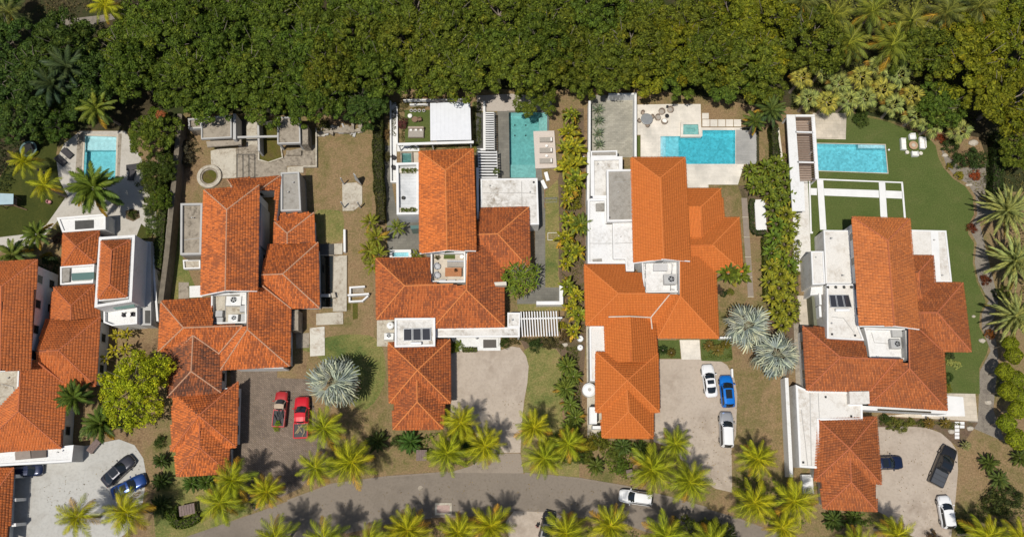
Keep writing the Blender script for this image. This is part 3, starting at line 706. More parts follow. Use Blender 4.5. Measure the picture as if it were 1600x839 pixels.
def car(name, label, kind, u, v, deg, paint, scale=1.0, roofglass=None, rack=False, bed=None, group=None, zc=0.8, roof_mat=None, cat='car', bedmat=None, cab=None, z0=0.02):
    K = KINDS[kind]; L, W, H = K['L'] * scale, K['W'] * scale, K['H'] * scale; c = P(u, v, zc)
    t = thing(name, label, cat, (c.x, c.y, z0), group, R(deg)); hw = W / 2
    # lower body
    m = MB(); st = K['deck']; rows = []
    for x, w, z in st:
        z *= scale; X = x * L; y = hw * w; zb = .24 if abs(x) < .47 else .3
        rows.append([(X, -y * .94, zb), (X, -y, .42), (X, -y, z * .68), (X, -y * .985, z * .9), (X, -y * .93, z * .985), (X, -y * .5, z * 1.012), (X, 0, z * 1.018),
                     (X, y * .5, z * 1.012), (X, y * .93, z * .985), (X, y * .985, z * .9), (X, y, z * .68), (X, y, .42), (X, y * .94, zb)])
    n = len(rows[0]); vs_ = [p for r_ in rows for p in r_]; fs = []
    for i in range(len(rows) - 1):
        for j in range(n): 
            k = (j + 1) % n; fs.append([i * n + j, i * n + k, (i + 1) * n + k, (i + 1) * n + j])
    fs += [list(range(n))[::-1], list(range((len(rows) - 1) * n, len(rows) * n))]
    m.add(vs_, fs); body = m.build('body', [paint], t, True)
    # creases: bonnet seams and bumpers
    b0, b1, r0, r1 = [q * L for q in (cab or K['cab'])]
    def deck_z(X):
        f = X / L
        for (xa, wa, za), (xb, wb, zb) in zip(st[:-1], st[1:]):
            if xa <= f <= xb: return (za + (zb - za) * (f - xa) / (xb - xa)) * scale
        return .9
    wb, wr = hw * .93, hw * .74; zr = H
    zb0, zb1 = deck_z(b0) - .02, deck_z(b1) - .02
    # cabin shell
    m = MB(); S = []
    prof = [(b0, zb0, wb * .93), (b0 * .35 + r0 * .65, zb0 + (zr - zb0) * .72, wb * .86), (r0, zr - .035, wr * .98), (r0 * .5 + r1 * .5, zr, wr), (r1, zr - .03, wr), (r1 * .4 + b1 * .6, zb1 + (zr - zb1) * .5, wb * .88), (b1, zb1, wb * .96)]
    for (x, z, w), bw_ in zip(prof, (-.13, -.09, -.05, 0, .06, .12, .19)): S.append([(x - bw_ * .25, -w, z), (x + bw_ * .55, -w * .6, z + .035), (x + bw_, 0, z + .05), (x + bw_ * .55, w * .6, z + .035), (x - bw_ * .25, w, z)])
    base = [(x, -wb * (.96 if i in (0, 6) else 1), min(zb0, zb1) - .03) for i, (x, z, w) in enumerate(prof)], [(x, wb * (.96 if i in (0, 6) else 1), min(zb0, zb1) - .03) for i, (x, z, w) in enumerate(prof)]
    vs_ = [p for r_ in S for p in r_] + base[0] + base[1]; q = len(S); fs = []
    for i in range(q - 1):
        for j in range(4): fs.append([i * 5 + j, (i + 1) * 5 + j, (i + 1) * 5 + j + 1, i * 5 + j + 1][::-1])
        fs.append([q * 5 + i, q * 5 + i + 1, (i + 1) * 5, i * 5]); fs.append([i * 5 + 4, (i + 1) * 5 + 4, q * 6 + i + 1, q * 6 + i])
    m.add(vs_, fs); m.build('cabin', [roof_mat or paint], t, False)
    def strip(i0, i1, k0, k1, kw, nm, lift=.014, mat=CG):
        A, B = S[i0], S[i1]; g = MB(); vv = []
        for s in (k0, .5 * (k0 + k1), k1):
            for j in range(5):
                p = Vector(A[j]).lerp(Vector(B[j]), s); p.y *= kw; p.z += lift; p.x += lift * (1 if i0 >= 3 else -1) * .6; vv.append(p)
        return g.add(vv, [[r_ * 5 + j, r_ * 5 + j + 1, (r_ + 1) * 5 + j + 1, (r_ + 1) * 5 + j] for r_ in (0, 1) for j in range(4)]).build(nm, [mat], t, True)
    def glass2(i0, i1, i2, kw, nm):
        g = MB(); vv = []; rows_ = [Vector(S[i0][j]).lerp(Vector(S[i1][j]), .07) for j in range(5)], [Vector(S[i1][j]) for j in range(5)], [Vector(S[i1][j]).lerp(Vector(S[i2][j]), .93) for j in range(5)]
        sg = 1 if i0 >= 3 else -1
        for r_ in rows_:
            for p in r_: vv.append(Vector((p.x + .012 * sg, p.y * kw, p.z + .014)))
        return g.add(vv, [[r_ * 5 + j, r_ * 5 + j + 1, (r_ + 1) * 5 + j + 1, (r_ + 1) * 5 + j] for r_ in (0, 1) for j in range(4)]).build(nm, [CG], t, True)
    glass2(4, 5, 6, .92, 'windscreen'); glass2(2, 1, 0, .88, 'rear_window')
    for s in (-1, 1):
        g = MB(); vv = []
        for (x, z, w) in prof[0:7]:
            pass
        lo = min(zb0, zb1) + .04
        xs = [(b0 * .8 + r0 * .2, lo), (b1 * .82 + r1 * .18, lo), (r1 * .9 + b1 * .1, zr - .12), (r0 * .92 + b0 * .08, zr - .12)]
        for x, z in xs:
            f = (z - lo + .05) / (zr - lo); vv.append((x, s * (wb + (wr - wb) * f * 1.02 + .022), z))
        g.add(vv, [[0, 1, 2, 3] if s < 0 else [3, 2, 1, 0]]); g.build('side_window', [CG], t)
        MB().box(((b0 + b1) / 2 * .2, s * (wb * .97 + .028), (lo + zr) / 2 - .05), (.07, .03, (zr - lo) * .8)).build('pillar', [paint], t)
        mr = MB().bbox((b1 * .8 + r1 * .2, s * (hw + .1), zb1 + .12), (.16, .22, .14), .04); mr.build('mirror', [paint], t)
        MB().bbox((L * .462, s * hw * .62, st[-3][2] * scale * .86), (.2, .3, .1), .03, -s * .6).build('headlight', [M_LIGHT], t)
        MB().bbox((-L * .478, s * hw * .66, st[1][2] * scale * .9), (.12, .32, .14), .03, s * .35).build('tail_light', [M_TAIL], t)
        for x in (-.29 * L, .31 * L):
            w = MB(); rw = .34 * scale * (1.08 if kind in ('suv', 'pickup') else 1); y = s * (hw - .1)
            cs = []
            for r_, yy in ((rw * .62, .115), (rw * .9, .12), (rw, .08), (rw, -.08), (rw * .9, -.12)): cs.append((r_, yy))
            k = 18; vv = [(x + r_ * math.cos(2 * math.pi * a / k), y + s * yy, rw + r_ * math.sin(2 * math.pi * a / k)) for r_, yy in cs for a in range(k)]
            w.add(vv, [[i * k + a, i * k + (a + 1) % k, (i + 1) * k + (a + 1) % k, (i + 1) * k + a] for i in range(len(cs) - 1) for a in range(k)])
            wo = w.build('wheel', [M_BLACK], t)
            rm = MB(); vv = [(x + rw * .62 * math.cos(2 * math.pi * a / k), y + s * .1, rw + rw * .62 * math.sin(2 * math.pi * a / k)) for a in range(k)] + [(x, y + s * .12, rw)]
            rm.add(vv, [[a, (a + 1) % k, k] for a in range(k)]); rm.build('rim', [M_RIM], wo)
    MB().bbox((L * .5 - .09, 0, .42), (.14, W * .5, .16), .04).build('front_bumper', [M_TRIM], t)
    MB().bbox((-L * .5 + .08, 0, .42), (.14, W * .52, .16), .04).build('rear_bumper', [M_TRIM], t)
    for s in (-1, 1):
        MB().box((L * .35, s * hw * .74, deck_z(L * .35) + .004), (L * .22, .02, .012), -s * .07).build('bonnet_gap', [M_TRIM], t)
    g = MB()   # wiper cowl
    g.box((b1 + .06, 0, zb1 + .03), (.1, wb * 1.2, .03)); g.build('cowl', [M_TRIM], t)
    if roofglass:
        x0, x1, w = roofglass; g = MB(); x0, x1 = r0 + (r1 - r0) * x0, r0 + (r1 - r0) * x1
        g.bbox(((x0 + x1) / 2, 0, zr + .05), (x1 - x0, wr * 2 * w, .03), .01); g.build('sunroof', [CG], t)
    if rack:
        for s in (-1, 1): MB().tube([(r0 + .1, s * wr * .9, zr + .05), ((r0 + r1) / 2, s * wr * .92, zr + .09), (r1 - .1, s * wr * .9, zr + .05)], .025, 6).build('roof_rail', [M_TRIM], t)
    if kind == 'pickup':
        x0, x1 = -.49 * L, b0 - .06; zd = 1.08 * scale; bw = hw * .86
        if bed == 'cover':
            o = MB().bbox(((x0 + x1) / 2, 0, zd + .03), (x1 - x0, bw * 2, .06), .02).build('bed_cover', [bedmat], t)
            for q in (.33, .66): MB().bbox((x0 + (x1 - x0) * q, 0, zd + .072), (.05, bw * 2, .02), .006).build('cover_rib', [M_TRIM], o)
        else:
            g = MB(); out = [Vector((x0, -hw * .97, 0)), Vector((x1, -hw * .97, 0)), Vector((x1, hw * .97, 0)), Vector((x0, hw * .97, 0))]
            g.ring(out, offset(out, -.09), zd - .06, zd + .16); g.build('bed_side', [paint], t)
            MB().box(((x0 + x1) / 2, 0, zd + .03), (x1 - x0 - .2, hw * 1.74, .02)).build('bed_floor', [M_TRIM], t)
    return t

# ------------------------------------------------------------------ furniture and small things
def lounger(label, u, v, deg, mat, z=0.0, L=1.9, W=.68, group=None, head=.3, frame=None, pillow=None):
    c = P(u, v, z + .35); t = thing('sun_lounger', label, 'sun lounger', (c.x, c.y, z), group, R(deg)); fr = frame or M_ALU
    m = MB()
    for s in (-1, 1): m.box((0, s * (W / 2 - .03), .26), (L, .05, .06))
    m.build('frame', [fr], t)
    MB().bbox((-.32, 0, .33), (L - .64 - .02, W, .09), .03).build('seat_pad', [mat], t)
    Rm = Matrix.Rotation(-head, 3, 'Y'); MB().box((L / 2 - .33, 0, .33 + .33 * math.sin(head)), (.68, W, .08), rot=Rm).build('backrest', [mat], t)
    for x in (-L / 2 + .15, L / 2 - .2):
        for s in (-1, 1): MB().box((x, s * (W / 2 - .06), .115), (.06, .05, .23)).build('leg', [fr], t)
    if pillow: MB().bbox((L / 2 - .16, 0, .44 + .5 * math.sin(head)), (.24, W * .7, .1), .04).build('pillow', [pillow], t)
    return t
def chair(label, u, v, deg, mat, z=0.0, w=.62, round_=True, group=None, name='garden_chair', cat='chair', legm=None):
    c = P(u, v, z + .45); t = thing(name, label, cat, (c.x, c.y, z), group, R(deg))
    n = 14 if round_ else 4
    prof = [(w * .46, .2), (w * .5, .3), (w * .47, .4)]
    if round_: MB().lathe((0, 0, 0), prof, 14).build('seat', [mat], t, True)
    else: MB().bbox((0, 0, .32), (w, w, .2), .04).build('seat', [mat], t)
    m = MB(); pts = []
    for i in range(9):
        a = math.pi / 2 + math.pi * i / 8 if round_ else None
        if round_: pts.append((w * .52 * math.cos(a), w * .52 * math.sin(a)))
    if not round_: pts = [(w * .45, -w * .5), (-w * .5, -w * .5), (-w * .5, w * .5), (w * .45, w * .5)]
    for (x0, y0), (x1, y1) in zip(pts[:-1], pts[1:]):
        mx, my = (x0 + x1) / 2, (y0 + y1) / 2; m.box((mx, my, .5), (math.hypot(x1 - x0, y1 - y0) + .05, .08, .46 if not round_ else .5), math.atan2(y1 - y0, x1 - x0))
    m.build('backrest', [mat], t)
    for a in (.8, 2.3, 3.9, 5.4): MB().tube([(w * .38 * math.cos(a), w * .38 * math.sin(a), 0), (w * .34 * math.cos(a), w * .34 * math.sin(a), .24)], .025, 6).build('leg', [legm or M_TRIM], t)
    return t
def round_table(label, u, v, r, h, mat, z=0.0, name='round_table', cat='table', legm=None, drum=False, ring=None):
    c = P(u, v, z + h); t = thing(name, label, cat, (c.x, c.y, z))
    MB().lathe((c.x, c.y, z), [(r * .97, h - .05), (r, h - .03), (r, h - .008), (r * .97, h)], 24).build('table_top', [mat], t)
    if drum: MB().lathe((c.x, c.y, z), [(r * .7, 0), (r * .82, h * .5), (r * .74, h - .055)], 20).build('base', [legm or mat], t)
    else:
        MB().lathe((c.x, c.y, z), [(r * .45, 0), (r * .42, .04), (.06, .08), (.06, h - .055)], 14).build('base', [legm or M_TRIM], t)
    if ring: MB().lathe((c.x, c.y, z), [(r * .45, h + .004), (r * .45, h + .03), (r * .4, h + .035)], 20).build('fire_bowl', [ring], t)
    return t
def ac_unit(label, u, v, z, w, d, h, deg, mat, fan=True, group=None):
    c = P(u, v, z + h); t = thing('air_conditioner', label, 'air conditioner', (c.x, c.y, z), group, R(deg))
    MB().bbox((0, 0, h / 2 + .04), (w, d, h - .08), .03).build('casing', [mat], t)
    for s in (-1, 1): MB().box((0, s * d * .35, .02), (w * .9, .08, .04)).build('foot', [M_TRIM], t)
    if fan:
        r = min(w, d) * .36; MB().lathe((w * .1, 0, 0), [(r, h + .001), (r, h + .03), (r * .85, h + .035)], 18, capt=False, capb=False).build('fan_ring', [M_ALU], t)
        f = MB().lathe((w * .1, 0, 0), [(r * .84, h + .002), (r * .84, h + .012)], 18).build('fan_well', [M_BLACK], t)
        g = MB()
        for k in range(5): g.box((w * .1 + math.cos(k * 1.257) * r * .45, math.sin(k * 1.257) * r * .45, h + .022), (r * .7, r * .22, .008), k * 1.257)
        g.lathe((w * .1, 0, 0), [(r * .18, h + .013), (r * .18, h + .034)], 8); g.build('fan_blade', [M_METAL], t)
    return t
def solar(label, pts_px, z, n, tank_px, group=None):
    """Solar water heater: collector panels on a frame above a flat roof and the tank lying below them."""
    p = PP(pts_px, z + .35); c = mid(p); t = thing('solar_water_heater', label, 'solar panel', (c.x, c.y, z))
    nw, ne, se, sw = p; g = MB()
    for q in p: g.tube([Vector((q.x, q.y, z)), q], .03, 5)
    g.tube([nw, ne], .03, 5); g.tube([sw, se], .03, 5); g.build('stand', [M_ALU], t)
    for i in range(n):
        a, b = i / n + .012, (i + 1) / n - .012; q = [nw.lerp(ne, a), nw.lerp(ne, b), sw.lerp(se, b), sw.lerp(se, a)]; q = ccw(q)
        pn = MB().ring([Vector((k.x, k.y, 0)) for k in q], offset(q, -.06), z + .33, z + .41).build('collector_panel', [M_ALU], t)
        MB().prism(offset(q, -.062), z + .34, z + .39).build('panel_glass', [M_PANEL], pn)
    a, b = P(*tank_px[0], z + .5), P(*tank_px[1], z + .5); d = (b - a).normalized(); r = .24
    MB().tube([a - d * .06, a, b, b + d * .06], [r * .7, r, r, r * .7], 14).build('tank', [M_PVC], t, False)
    return t
def slats(root, a0, a1, b0, b1, n, w, h, mat, name='slat', ext=0.0):
    """n slats, the first from a0 to a1, the last from b0 to b1; one mesh shared by all."""
    L = (a1 - a0).length + 2 * ext; me = MB().box((0, 0, 0), (L, w, h)).mesh(name, [mat])
    for i in range(n):
        s = i / (n - 1) if n > 1 else 0; p, q = a0.lerp(b0, s), a1.lerp(b1, s); d = q - p; c = (p + q) / 2 - BASE[root.name]
        o = link(name, me, root); o.location = c; o.rotation_euler = (0, 0, math.atan2(d.y, d.x)); o.scale = (d.length / (a1 - a0).length, 1, 1)
def person(label, u, v, shirt, trousers, skin, hair, deg=0):
    """Standing person: one skinned body, with clothing and hair as children."""
    c = P(u, v, 1.0); t = thing('person', label, 'person', (c.x, c.y, .02), None, R(deg))
    def skinmesh(nm, verts, edges, rad, mat, par):
        me = bpy.data.meshes.new(nm); me.from_pydata(verts, edges, []); me.materials.append(mat); o = link(nm, me, par)
        sm = o.modifiers.new('skin', 'SKIN'); ss = o.modifiers.new('sub', 'SUBSURF'); ss.levels = ss.render_levels = 1
        for d, r_ in zip(me.skin_vertices[0].data, rad): d.radius = (r_, r_)
        me.skin_vertices[0].data[0].use_root = True
        return o
    V = [(0, 0, .95), (0, 0, 1.15), (.01, 0, 1.38), (.01, 0, 1.5), (.03, 0, 1.6), (.035, 0, 1.7)]; E = [(0, 1), (1, 2), (2, 3), (3, 4), (4, 5)]; Rr = [.14, .125, .145, .055, .09, .075]
    for s in (-1, 1):
        o = len(V); V += [(0, s * .17, 1.4), (-.03, s * .24, 1.14), (.08, s * .23, .93), (.12, s * .22, .85)]; E += [(2, o), (o, o + 1), (o + 1, o + 2), (o + 2, o + 3)]; Rr += [.06, .048, .034, .036]
        for f in range(5):
            V += [(.15 + .004 * f, s * (.24 - .016 * f), .80), (.165, s * (.24 - .016 * f), .765 - .006 * (2 - abs(f - 2)))]; k = len(V); E += [(o + 3, k - 2), (k - 2, k - 1)]; Rr += [.009, .008]
        o = len(V); V += [(.0, s * .1, .86), (.03 * s, s * .11, .48), (-.03 + .02 * s, s * .115, .09), (.12, s * .13, .04)]; E += [(0, o), (o, o + 1), (o + 1, o + 2), (o + 2, o + 3)]; Rr += [.095, .065, .045, .045]
    skinmesh('body', V, E, Rr, skin, t)
    Vs = [(0, 0, .98), (0, 0, 1.16), (.01, 0, 1.38)]; Es = [(0, 1), (1, 2)]; Rs = [.155, .145, .16]
    for s in (-1, 1): o = len(Vs); Vs += [(0, s * .18, 1.41), (-.02, s * .23, 1.22)]; Es += [(2, o), (o, o + 1)]; Rs += [.08, .066]
    skinmesh('shirt', Vs, Es, Rs, shirt, t)
    Vt = [(0, 0, .97)]; Et = []; Rt = [.158]
    for s in (-1, 1): o = len(Vt); Vt += [(.0, s * .1, .84), (.03 * s, s * .11, .48), (-.03 + .02 * s, s * .115, .14)]; Et += [(0, o), (o, o + 1), (o + 1, o + 2)]; Rt += [.112, .085, .066]
    skinmesh('trousers', Vt, Et, Rt, trousers, t)
    MB().lathe((.02, 0, 1.60), [(.098, .03), (.106, .09), (.09, .15), (.05, .185), (.01, .195)], 12).build('hair', [hair], t, True)
    return t
# ------------------------------------------------------------------ swimming pools (their holes are cut in the ground)
B_LIGHT = ripple_light_tile('pool_plaster', (.56, .62, .64), .12); B_TURQ = ripple_light_tile('turquoise_ripple_light', (.21, .41, .385), .16); B_BLUE = ripple_light_tile('blue_ripple_light', (.40, .58, .64), .2); B_GREEN = ripple_light_tile('green_ripple_light', (.10, .20, .18), .3)
ABS = (.24, .84, .885)
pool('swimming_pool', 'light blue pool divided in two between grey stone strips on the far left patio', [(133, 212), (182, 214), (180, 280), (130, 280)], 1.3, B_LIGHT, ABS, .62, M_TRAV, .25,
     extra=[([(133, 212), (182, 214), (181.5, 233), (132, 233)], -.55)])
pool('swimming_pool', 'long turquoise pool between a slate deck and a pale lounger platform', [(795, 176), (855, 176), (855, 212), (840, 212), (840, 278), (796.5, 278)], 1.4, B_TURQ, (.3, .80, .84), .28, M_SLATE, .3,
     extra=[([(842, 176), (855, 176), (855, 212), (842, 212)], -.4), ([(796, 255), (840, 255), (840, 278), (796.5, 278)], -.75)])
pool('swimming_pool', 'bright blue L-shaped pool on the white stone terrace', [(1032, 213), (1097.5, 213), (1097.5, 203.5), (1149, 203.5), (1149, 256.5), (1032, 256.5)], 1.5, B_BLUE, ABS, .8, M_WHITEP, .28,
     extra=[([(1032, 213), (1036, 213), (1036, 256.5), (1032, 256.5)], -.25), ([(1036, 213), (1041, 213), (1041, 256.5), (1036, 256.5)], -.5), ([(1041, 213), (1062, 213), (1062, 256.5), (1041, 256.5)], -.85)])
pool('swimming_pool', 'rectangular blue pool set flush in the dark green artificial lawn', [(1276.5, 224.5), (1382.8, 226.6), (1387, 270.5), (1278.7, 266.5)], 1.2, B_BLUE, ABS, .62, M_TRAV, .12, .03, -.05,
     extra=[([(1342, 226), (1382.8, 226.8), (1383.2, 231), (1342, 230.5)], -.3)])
# ------------------------------------------------------------------ ground, road, drives, lawns
big = [Vector((-1500, -900, 0)), Vector((1500, -900, 0)), Vector((1500, 2200, 0)), Vector((-1500, 2200, 0))]
fill_sheet('ground', big, POOL_HOLES, 0.0, 0, M_SOIL)
def sheet(name, px, z, mat, holes=(), thick=0.0, sm=False):
    pts = smooth_path(px, 4) if sm else px
    return fill_sheet(name, ccw(PP(pts, z)), holes, z, thick, mat)
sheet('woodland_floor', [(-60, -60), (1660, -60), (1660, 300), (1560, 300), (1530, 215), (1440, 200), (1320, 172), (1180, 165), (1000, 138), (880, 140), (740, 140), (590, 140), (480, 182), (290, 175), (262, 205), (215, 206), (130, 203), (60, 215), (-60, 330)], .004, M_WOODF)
sheet('woodland_path', [(60, 38), (110, 30), (175, 22), (180, 30), (120, 45), (60, 52)], .01, M_GRAVEL)
# road with kerbs
r_up = [(100, 930), (200, 872), (300, 835), (402, 800), (449, 783), (519, 757), (604, 745.5), (700, 738.5), (800, 738), (905, 748), (981, 761), (1052, 779), (1144, 806), (1240, 842), (1330, 885), (1420, 930)]
r_lo = [(1250, 970), (1160, 905), (1060, 850), (971, 816), (870, 801), (800, 799), (720, 805), (680, 806), (601, 817), (540, 831), (440, 858), (300, 920), (240, 970)]
road = sheet('road', r_up + r_lo, .012, M_ROAD)
def kerb(name, px, w=.22, h=.1, gaps=()):
    m = MB(); p = PP(px, 0); 
    for i, (a, b) in enumerate(zip(p[:-1], p[1:])):
        if i in gaps: continue
        k = max(1, int((b - a).length / 1.5)); d = (b - a).normalized(); n = Vector((-d.y, d.x, 0)) * w / 2
        for j in range(k):
            q0, q1 = a.lerp(b, j / k) + d * .012, a.lerp(b, (j + 1) / k) - d * .012
            m.prism([q0 + n, q1 + n, q1 - n, q0 - n], -.05, h * .7)
    o = m.build(name, [M_KERB]); o['kind'] = 'structure'
kerb('road_kerb', [(u, v - 1) for u, v in r_up[4:7]] + [(700, 737.5)]); kerb('road_kerb', [(820, 739), (905, 747), (981, 760), (1052, 778), (1105, 793)]); kerb('road_kerb', [(1150, 809), (1240, 843)])
kerb('road_kerb', [(971, 817), (890, 805)]); kerb('road_kerb', [(780, 801), (720, 806), (680, 807), (601, 818), (540, 832)])
sheet('driveway', [(704, 530), (706, 547), (782, 547), (800, 541), (812, 543), (822, 556), (826, 572), (824, 598), (819, 625), (816, 655), (813, 707), (770, 707), (748, 690), (735, 660), (704, 655)], .016, M_DRIVE)
sheet('driveway_apron', [(770, 708), (813, 708), (818, 739), (700, 738.5), (735, 728)], .014, stained('apron_concrete', (.27, .225, .18), (.20, .165, .13), .6, .15, .9, 6))
sheet('driveway', [(1028, 561), (1120, 560.5), (1136, 570), (1147, 590), (1152, 615), (1150, 680), (1143, 702), (1144, 769), (1118, 763), (1085, 742), (1050, 700), (1022, 690), (1010, 660)], .016, M_DRIVE)
sheet('driveway', [(1366, 667), (1420, 666), (1448, 668), (1470, 676), (1486, 690), (1496, 705), (1497, 735), (1493, 780), (1485, 850), (1440, 860), (1425, 838), (1395, 812), (1366, 795)], .016, M_DRIVE)
sheet('driveway', [(360, 578), (408, 575), (430, 590), (478, 592), (492, 640), (512, 690), (503, 722), (470, 762), (430, 780), (398, 798), (360, 740)], .016, M_BRICKD)
sheet('driveway', [(-10, 725), (60, 722), (112, 700), (146, 694), (186, 686), (210, 695), (224, 716), (229, 745), (222, 790), (200, 830), (150, 870), (-10, 880)], .016, M_DRIVE2)
sheet('driveway', [(803, 798), (868, 800), (878, 806), (852, 842), (846, 870), (780, 870), (796, 842), (790, 815)], .016, M_DRIVE)
sheet('front_path', [(419, 572), (433, 572), (433, 592), (470, 592), (500, 592), (500, 600), (430, 604), (416, 596)], .02, M_BRICKD)
# lawns
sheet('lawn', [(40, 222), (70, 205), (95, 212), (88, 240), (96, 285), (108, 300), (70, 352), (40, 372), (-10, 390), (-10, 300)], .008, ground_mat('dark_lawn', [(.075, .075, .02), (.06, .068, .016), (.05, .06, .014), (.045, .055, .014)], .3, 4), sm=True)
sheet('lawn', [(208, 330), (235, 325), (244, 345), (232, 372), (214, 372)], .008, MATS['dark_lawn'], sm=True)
sheet('lawn', [(852, 300), (872, 280), (874, 360), (872, 430), (880, 455), (880, 486), (810, 486), (808, 476), (852, 450)], .008, M_LAWN)
sheet('lawn', [(818, 548), (830, 540), (868, 545), (880, 560), (876, 620), (880, 660), (905, 690), (905, 747), (813, 737), (816, 655), (824, 598), (826, 572)], .008, M_LAWN)
sheet('dry_lawn', [(478, 270), (480, 215), (580, 210), (584, 540), (604, 548), (604, 744), (519, 756), (470, 700), (480, 560), (500, 480), (500, 380), (480, 330)], .006, M_DRY)
sheet('dry_lawn', [(1145, 575), (1230, 590), (1236, 740), (1240, 840), (1150, 806), (1144, 700), (1152, 640)], .006, M_DRY)
sheet('dry_lawn', [(994, 148), (1080, 148), (1150, 160), (1190, 205), (1196, 240), (1190, 300), (1160, 300), (1180, 440), (1165, 470), (1140, 520), (1125, 530), (1100, 300), (1000, 250)], .006, M_DRY, [offset(POOL_HOLES[2], .1)])
sheet('dry_lawn', [(1500, 690), (1560, 680), (1640, 720), (1640, 860), (1480, 860), (1492, 790)], .006, M_DRY)
sheet('lawn', [(240, 280), (285, 320), (285, 400), (312, 465), (250, 470), (242, 440), (262, 350), (258, 300)], .006, M_LAWN)
sheet('lawn', [(268, 700), (340, 745), (372, 740), (395, 800), (300, 838), (245, 860), (238, 780)], .006, M_LAWN)
turf_px = [(1262, 278), (1274, 170), (1322, 172), (1345, 182), (1385, 190), (1430, 206), (1450, 214), (1462, 228), (1466, 246), (1474, 262), (1490, 280), (1508, 291), (1520, 308), (1522, 335), (1513, 352), (1513, 366), (1522, 380), (1520, 410), (1526, 440), (1540, 470), (1531, 490), (1530, 510), (1545, 540), (1542, 552), (1530, 575), (1531, 615), (1478, 615), (1475, 548), (1400, 500), (1262, 400)]
sheet('lawn', [(492, 334), (515, 328), (536, 335), (535, 372), (520, 380), (500, 381)], .0085, M_LAWN, sm=True); sheet('lawn', [(472, 545), (520, 525), (590, 530), (600, 600), (560, 640), (500, 560)], .0085, M_LAWN, sm=True)
sheet('artificial_lawn', turf_px, .010, M_TURF, [POOL_HOLES[3]])
sheet('pebble_bed', [(1470, 232), (1500, 262), (1535, 262), (1560, 225), (1556, 330), (1530, 345), (1560, 470), (1552, 500), (1560, 560), (1552, 640), (1570, 690), (1500, 660), (1528, 655), (1531, 580), (1548, 548), (1534, 512), (1534, 490), (1545, 470), (1529, 440), (1523, 410), (1526, 380), (1517, 362), (1517, 352), (1527, 335), (1524, 306), (1512, 287), (1494, 277), (1479, 260)], .008, M_GRAVEL)
sheet('planting_bed', [(872, 280), (903, 170), (912, 170), (916, 520), (905, 700), (884, 660), (880, 560), (870, 545), (820, 545), (812, 530), (880, 530), (884, 470), (874, 440), (872, 380)], .007, M_BED)
sheet('planting_bed', [(1372, 650), (1528, 660), (1500, 700), (1486, 690), (1462, 671), (1372, 667)], .012, M_BED)
sheet('planting_bed', [(1153, 290), (1178, 290), (1178, 305), (1240, 240), (1250, 500), (1232, 590), (1200, 560), (1196, 380), (1160, 310)], .009, M_BED)
# ------------------------------------------------------------------ paved terraces
def slab(name, px, z, mat, thick=None, kind='structure', holes=()):
    return fill_sheet(name, ccw(PP(px, z)), holes, z, z - .001 if thick is None else thick, mat, kind)
H3 = POOL_HOLES[2]; grow = lambda h: offset(h, .27)
slab('patio', [(995, 164), (1050, 163), (1094.8, 163), (1095.8, 199.6), (1160, 199.6), (1182.5, 199.6), (1182.5, 257), (1162.5, 257), (1153, 288.7), (1107, 288.7), (1107, 293.5), (1060, 293.5), (1060, 257), (1001, 257), (1001, 211), (995, 211)], .05, M_WHITEP, holes=[grow(H3)])
slab('grey_deck', [(1150.2, 203.2), (1182.5, 203.2), (1182.5, 256.3), (1150.2, 256.3)], .12, paver_mat('grey_decking', (.36, .355, .345), (.27, .265, .26), 2.2, .16, 0, .05, .01), .06)
slab('stone_yard', [(923, 149), (991, 149), (991, 246), (923, 246)], .04, M_GREYP)
slab('patio', [(88, 250), (100, 225), (125, 205), (196, 205), (222, 250), (232, 300), (245, 330), (244, 370), (210, 340), (150, 345), (90, 345), (60, 380), (-10, 395), (-10, 372), (40, 366), (72, 352), (105, 305), (92, 280)], .05, stained('pale_patio', (.45, .42, .37), (.36, .33, .28), .5, .3, .9), holes=[offset(POOL_HOLES[0], .2)])
slab('pale_walk', [(166, 332), (214, 328), (222, 346), (212, 372), (168, 372)], .045, MATS['pale_patio']); slab('planter_bed', [(196, 330), (206, 326), (217, 330), (219, 340), (208, 346), (197, 342)], .075, M_BED)
sheet('stone_strip', [(121.5, 207), (131, 207), (126.5, 282), (117, 282)], .056, M_CONC); sheet('stone_strip', [(185, 209), (190.5, 209), (186.5, 282), (182, 282)], .056, M_CONC)
slab('slate_deck', [(777, 174), (793, 174), (794.5, 279), (777.5, 279)], .05, M_SLATE)
slab('pool_terrace', [(745, 150), (800, 147), (862, 152), (862, 174), (745, 174)], .045, stained('tan_patio', (.42, .37, .32), (.32, .27, .22), .4, .3, .9))  # tan base colour with random stains
slab('walkway', [(744, 176), (776, 176), (776.5, 279), (744, 279)], .04, M_DARK)  # grey deck coloured dark for the shade between the pergola slats
slab('lounger_deck', [(833.3, 205.3), (866, 204.5), (870, 262), (836.5, 263.5)], .35, stained('pale_travertine', (.56, .49, .43), (.48, .41, .35), .4, .3, .8), .34)
sheet('side_path', [(836, 325), (852, 325), (852, 449), (874, 449), (874, 474.5), (808, 475), (808, 468), (836, 452)], .018, M_SLATE)
sheet('side_path', [(837, 264), (846, 264), (850, 300), (850, 325), (838, 325)], .018, M_SLATE)
sheet('side_path', [(598, 228), (611, 228), (613, 290), (622, 345), (657, 345), (657, 404), (606, 404), (604, 330), (600, 280)], .018, M_SLATE)
sheet('garden_turf', [(632, 172), (672, 172), (672, 224), (633, 224)], .016, M_TURF); sheet('garden_turf', [(738, 160), (754, 158), (754, 231), (739, 231)], .016, M_LAWN)
slab('stone_deck', [(1270, 177), (1322.7, 177), (1321.5, 218), (1270, 217)], .08, M_TRAV)
slab('raised_stone', [(1274, 190), (1309.5, 190), (1310, 216), (1275, 216)], .2, M_TRAV, .118)
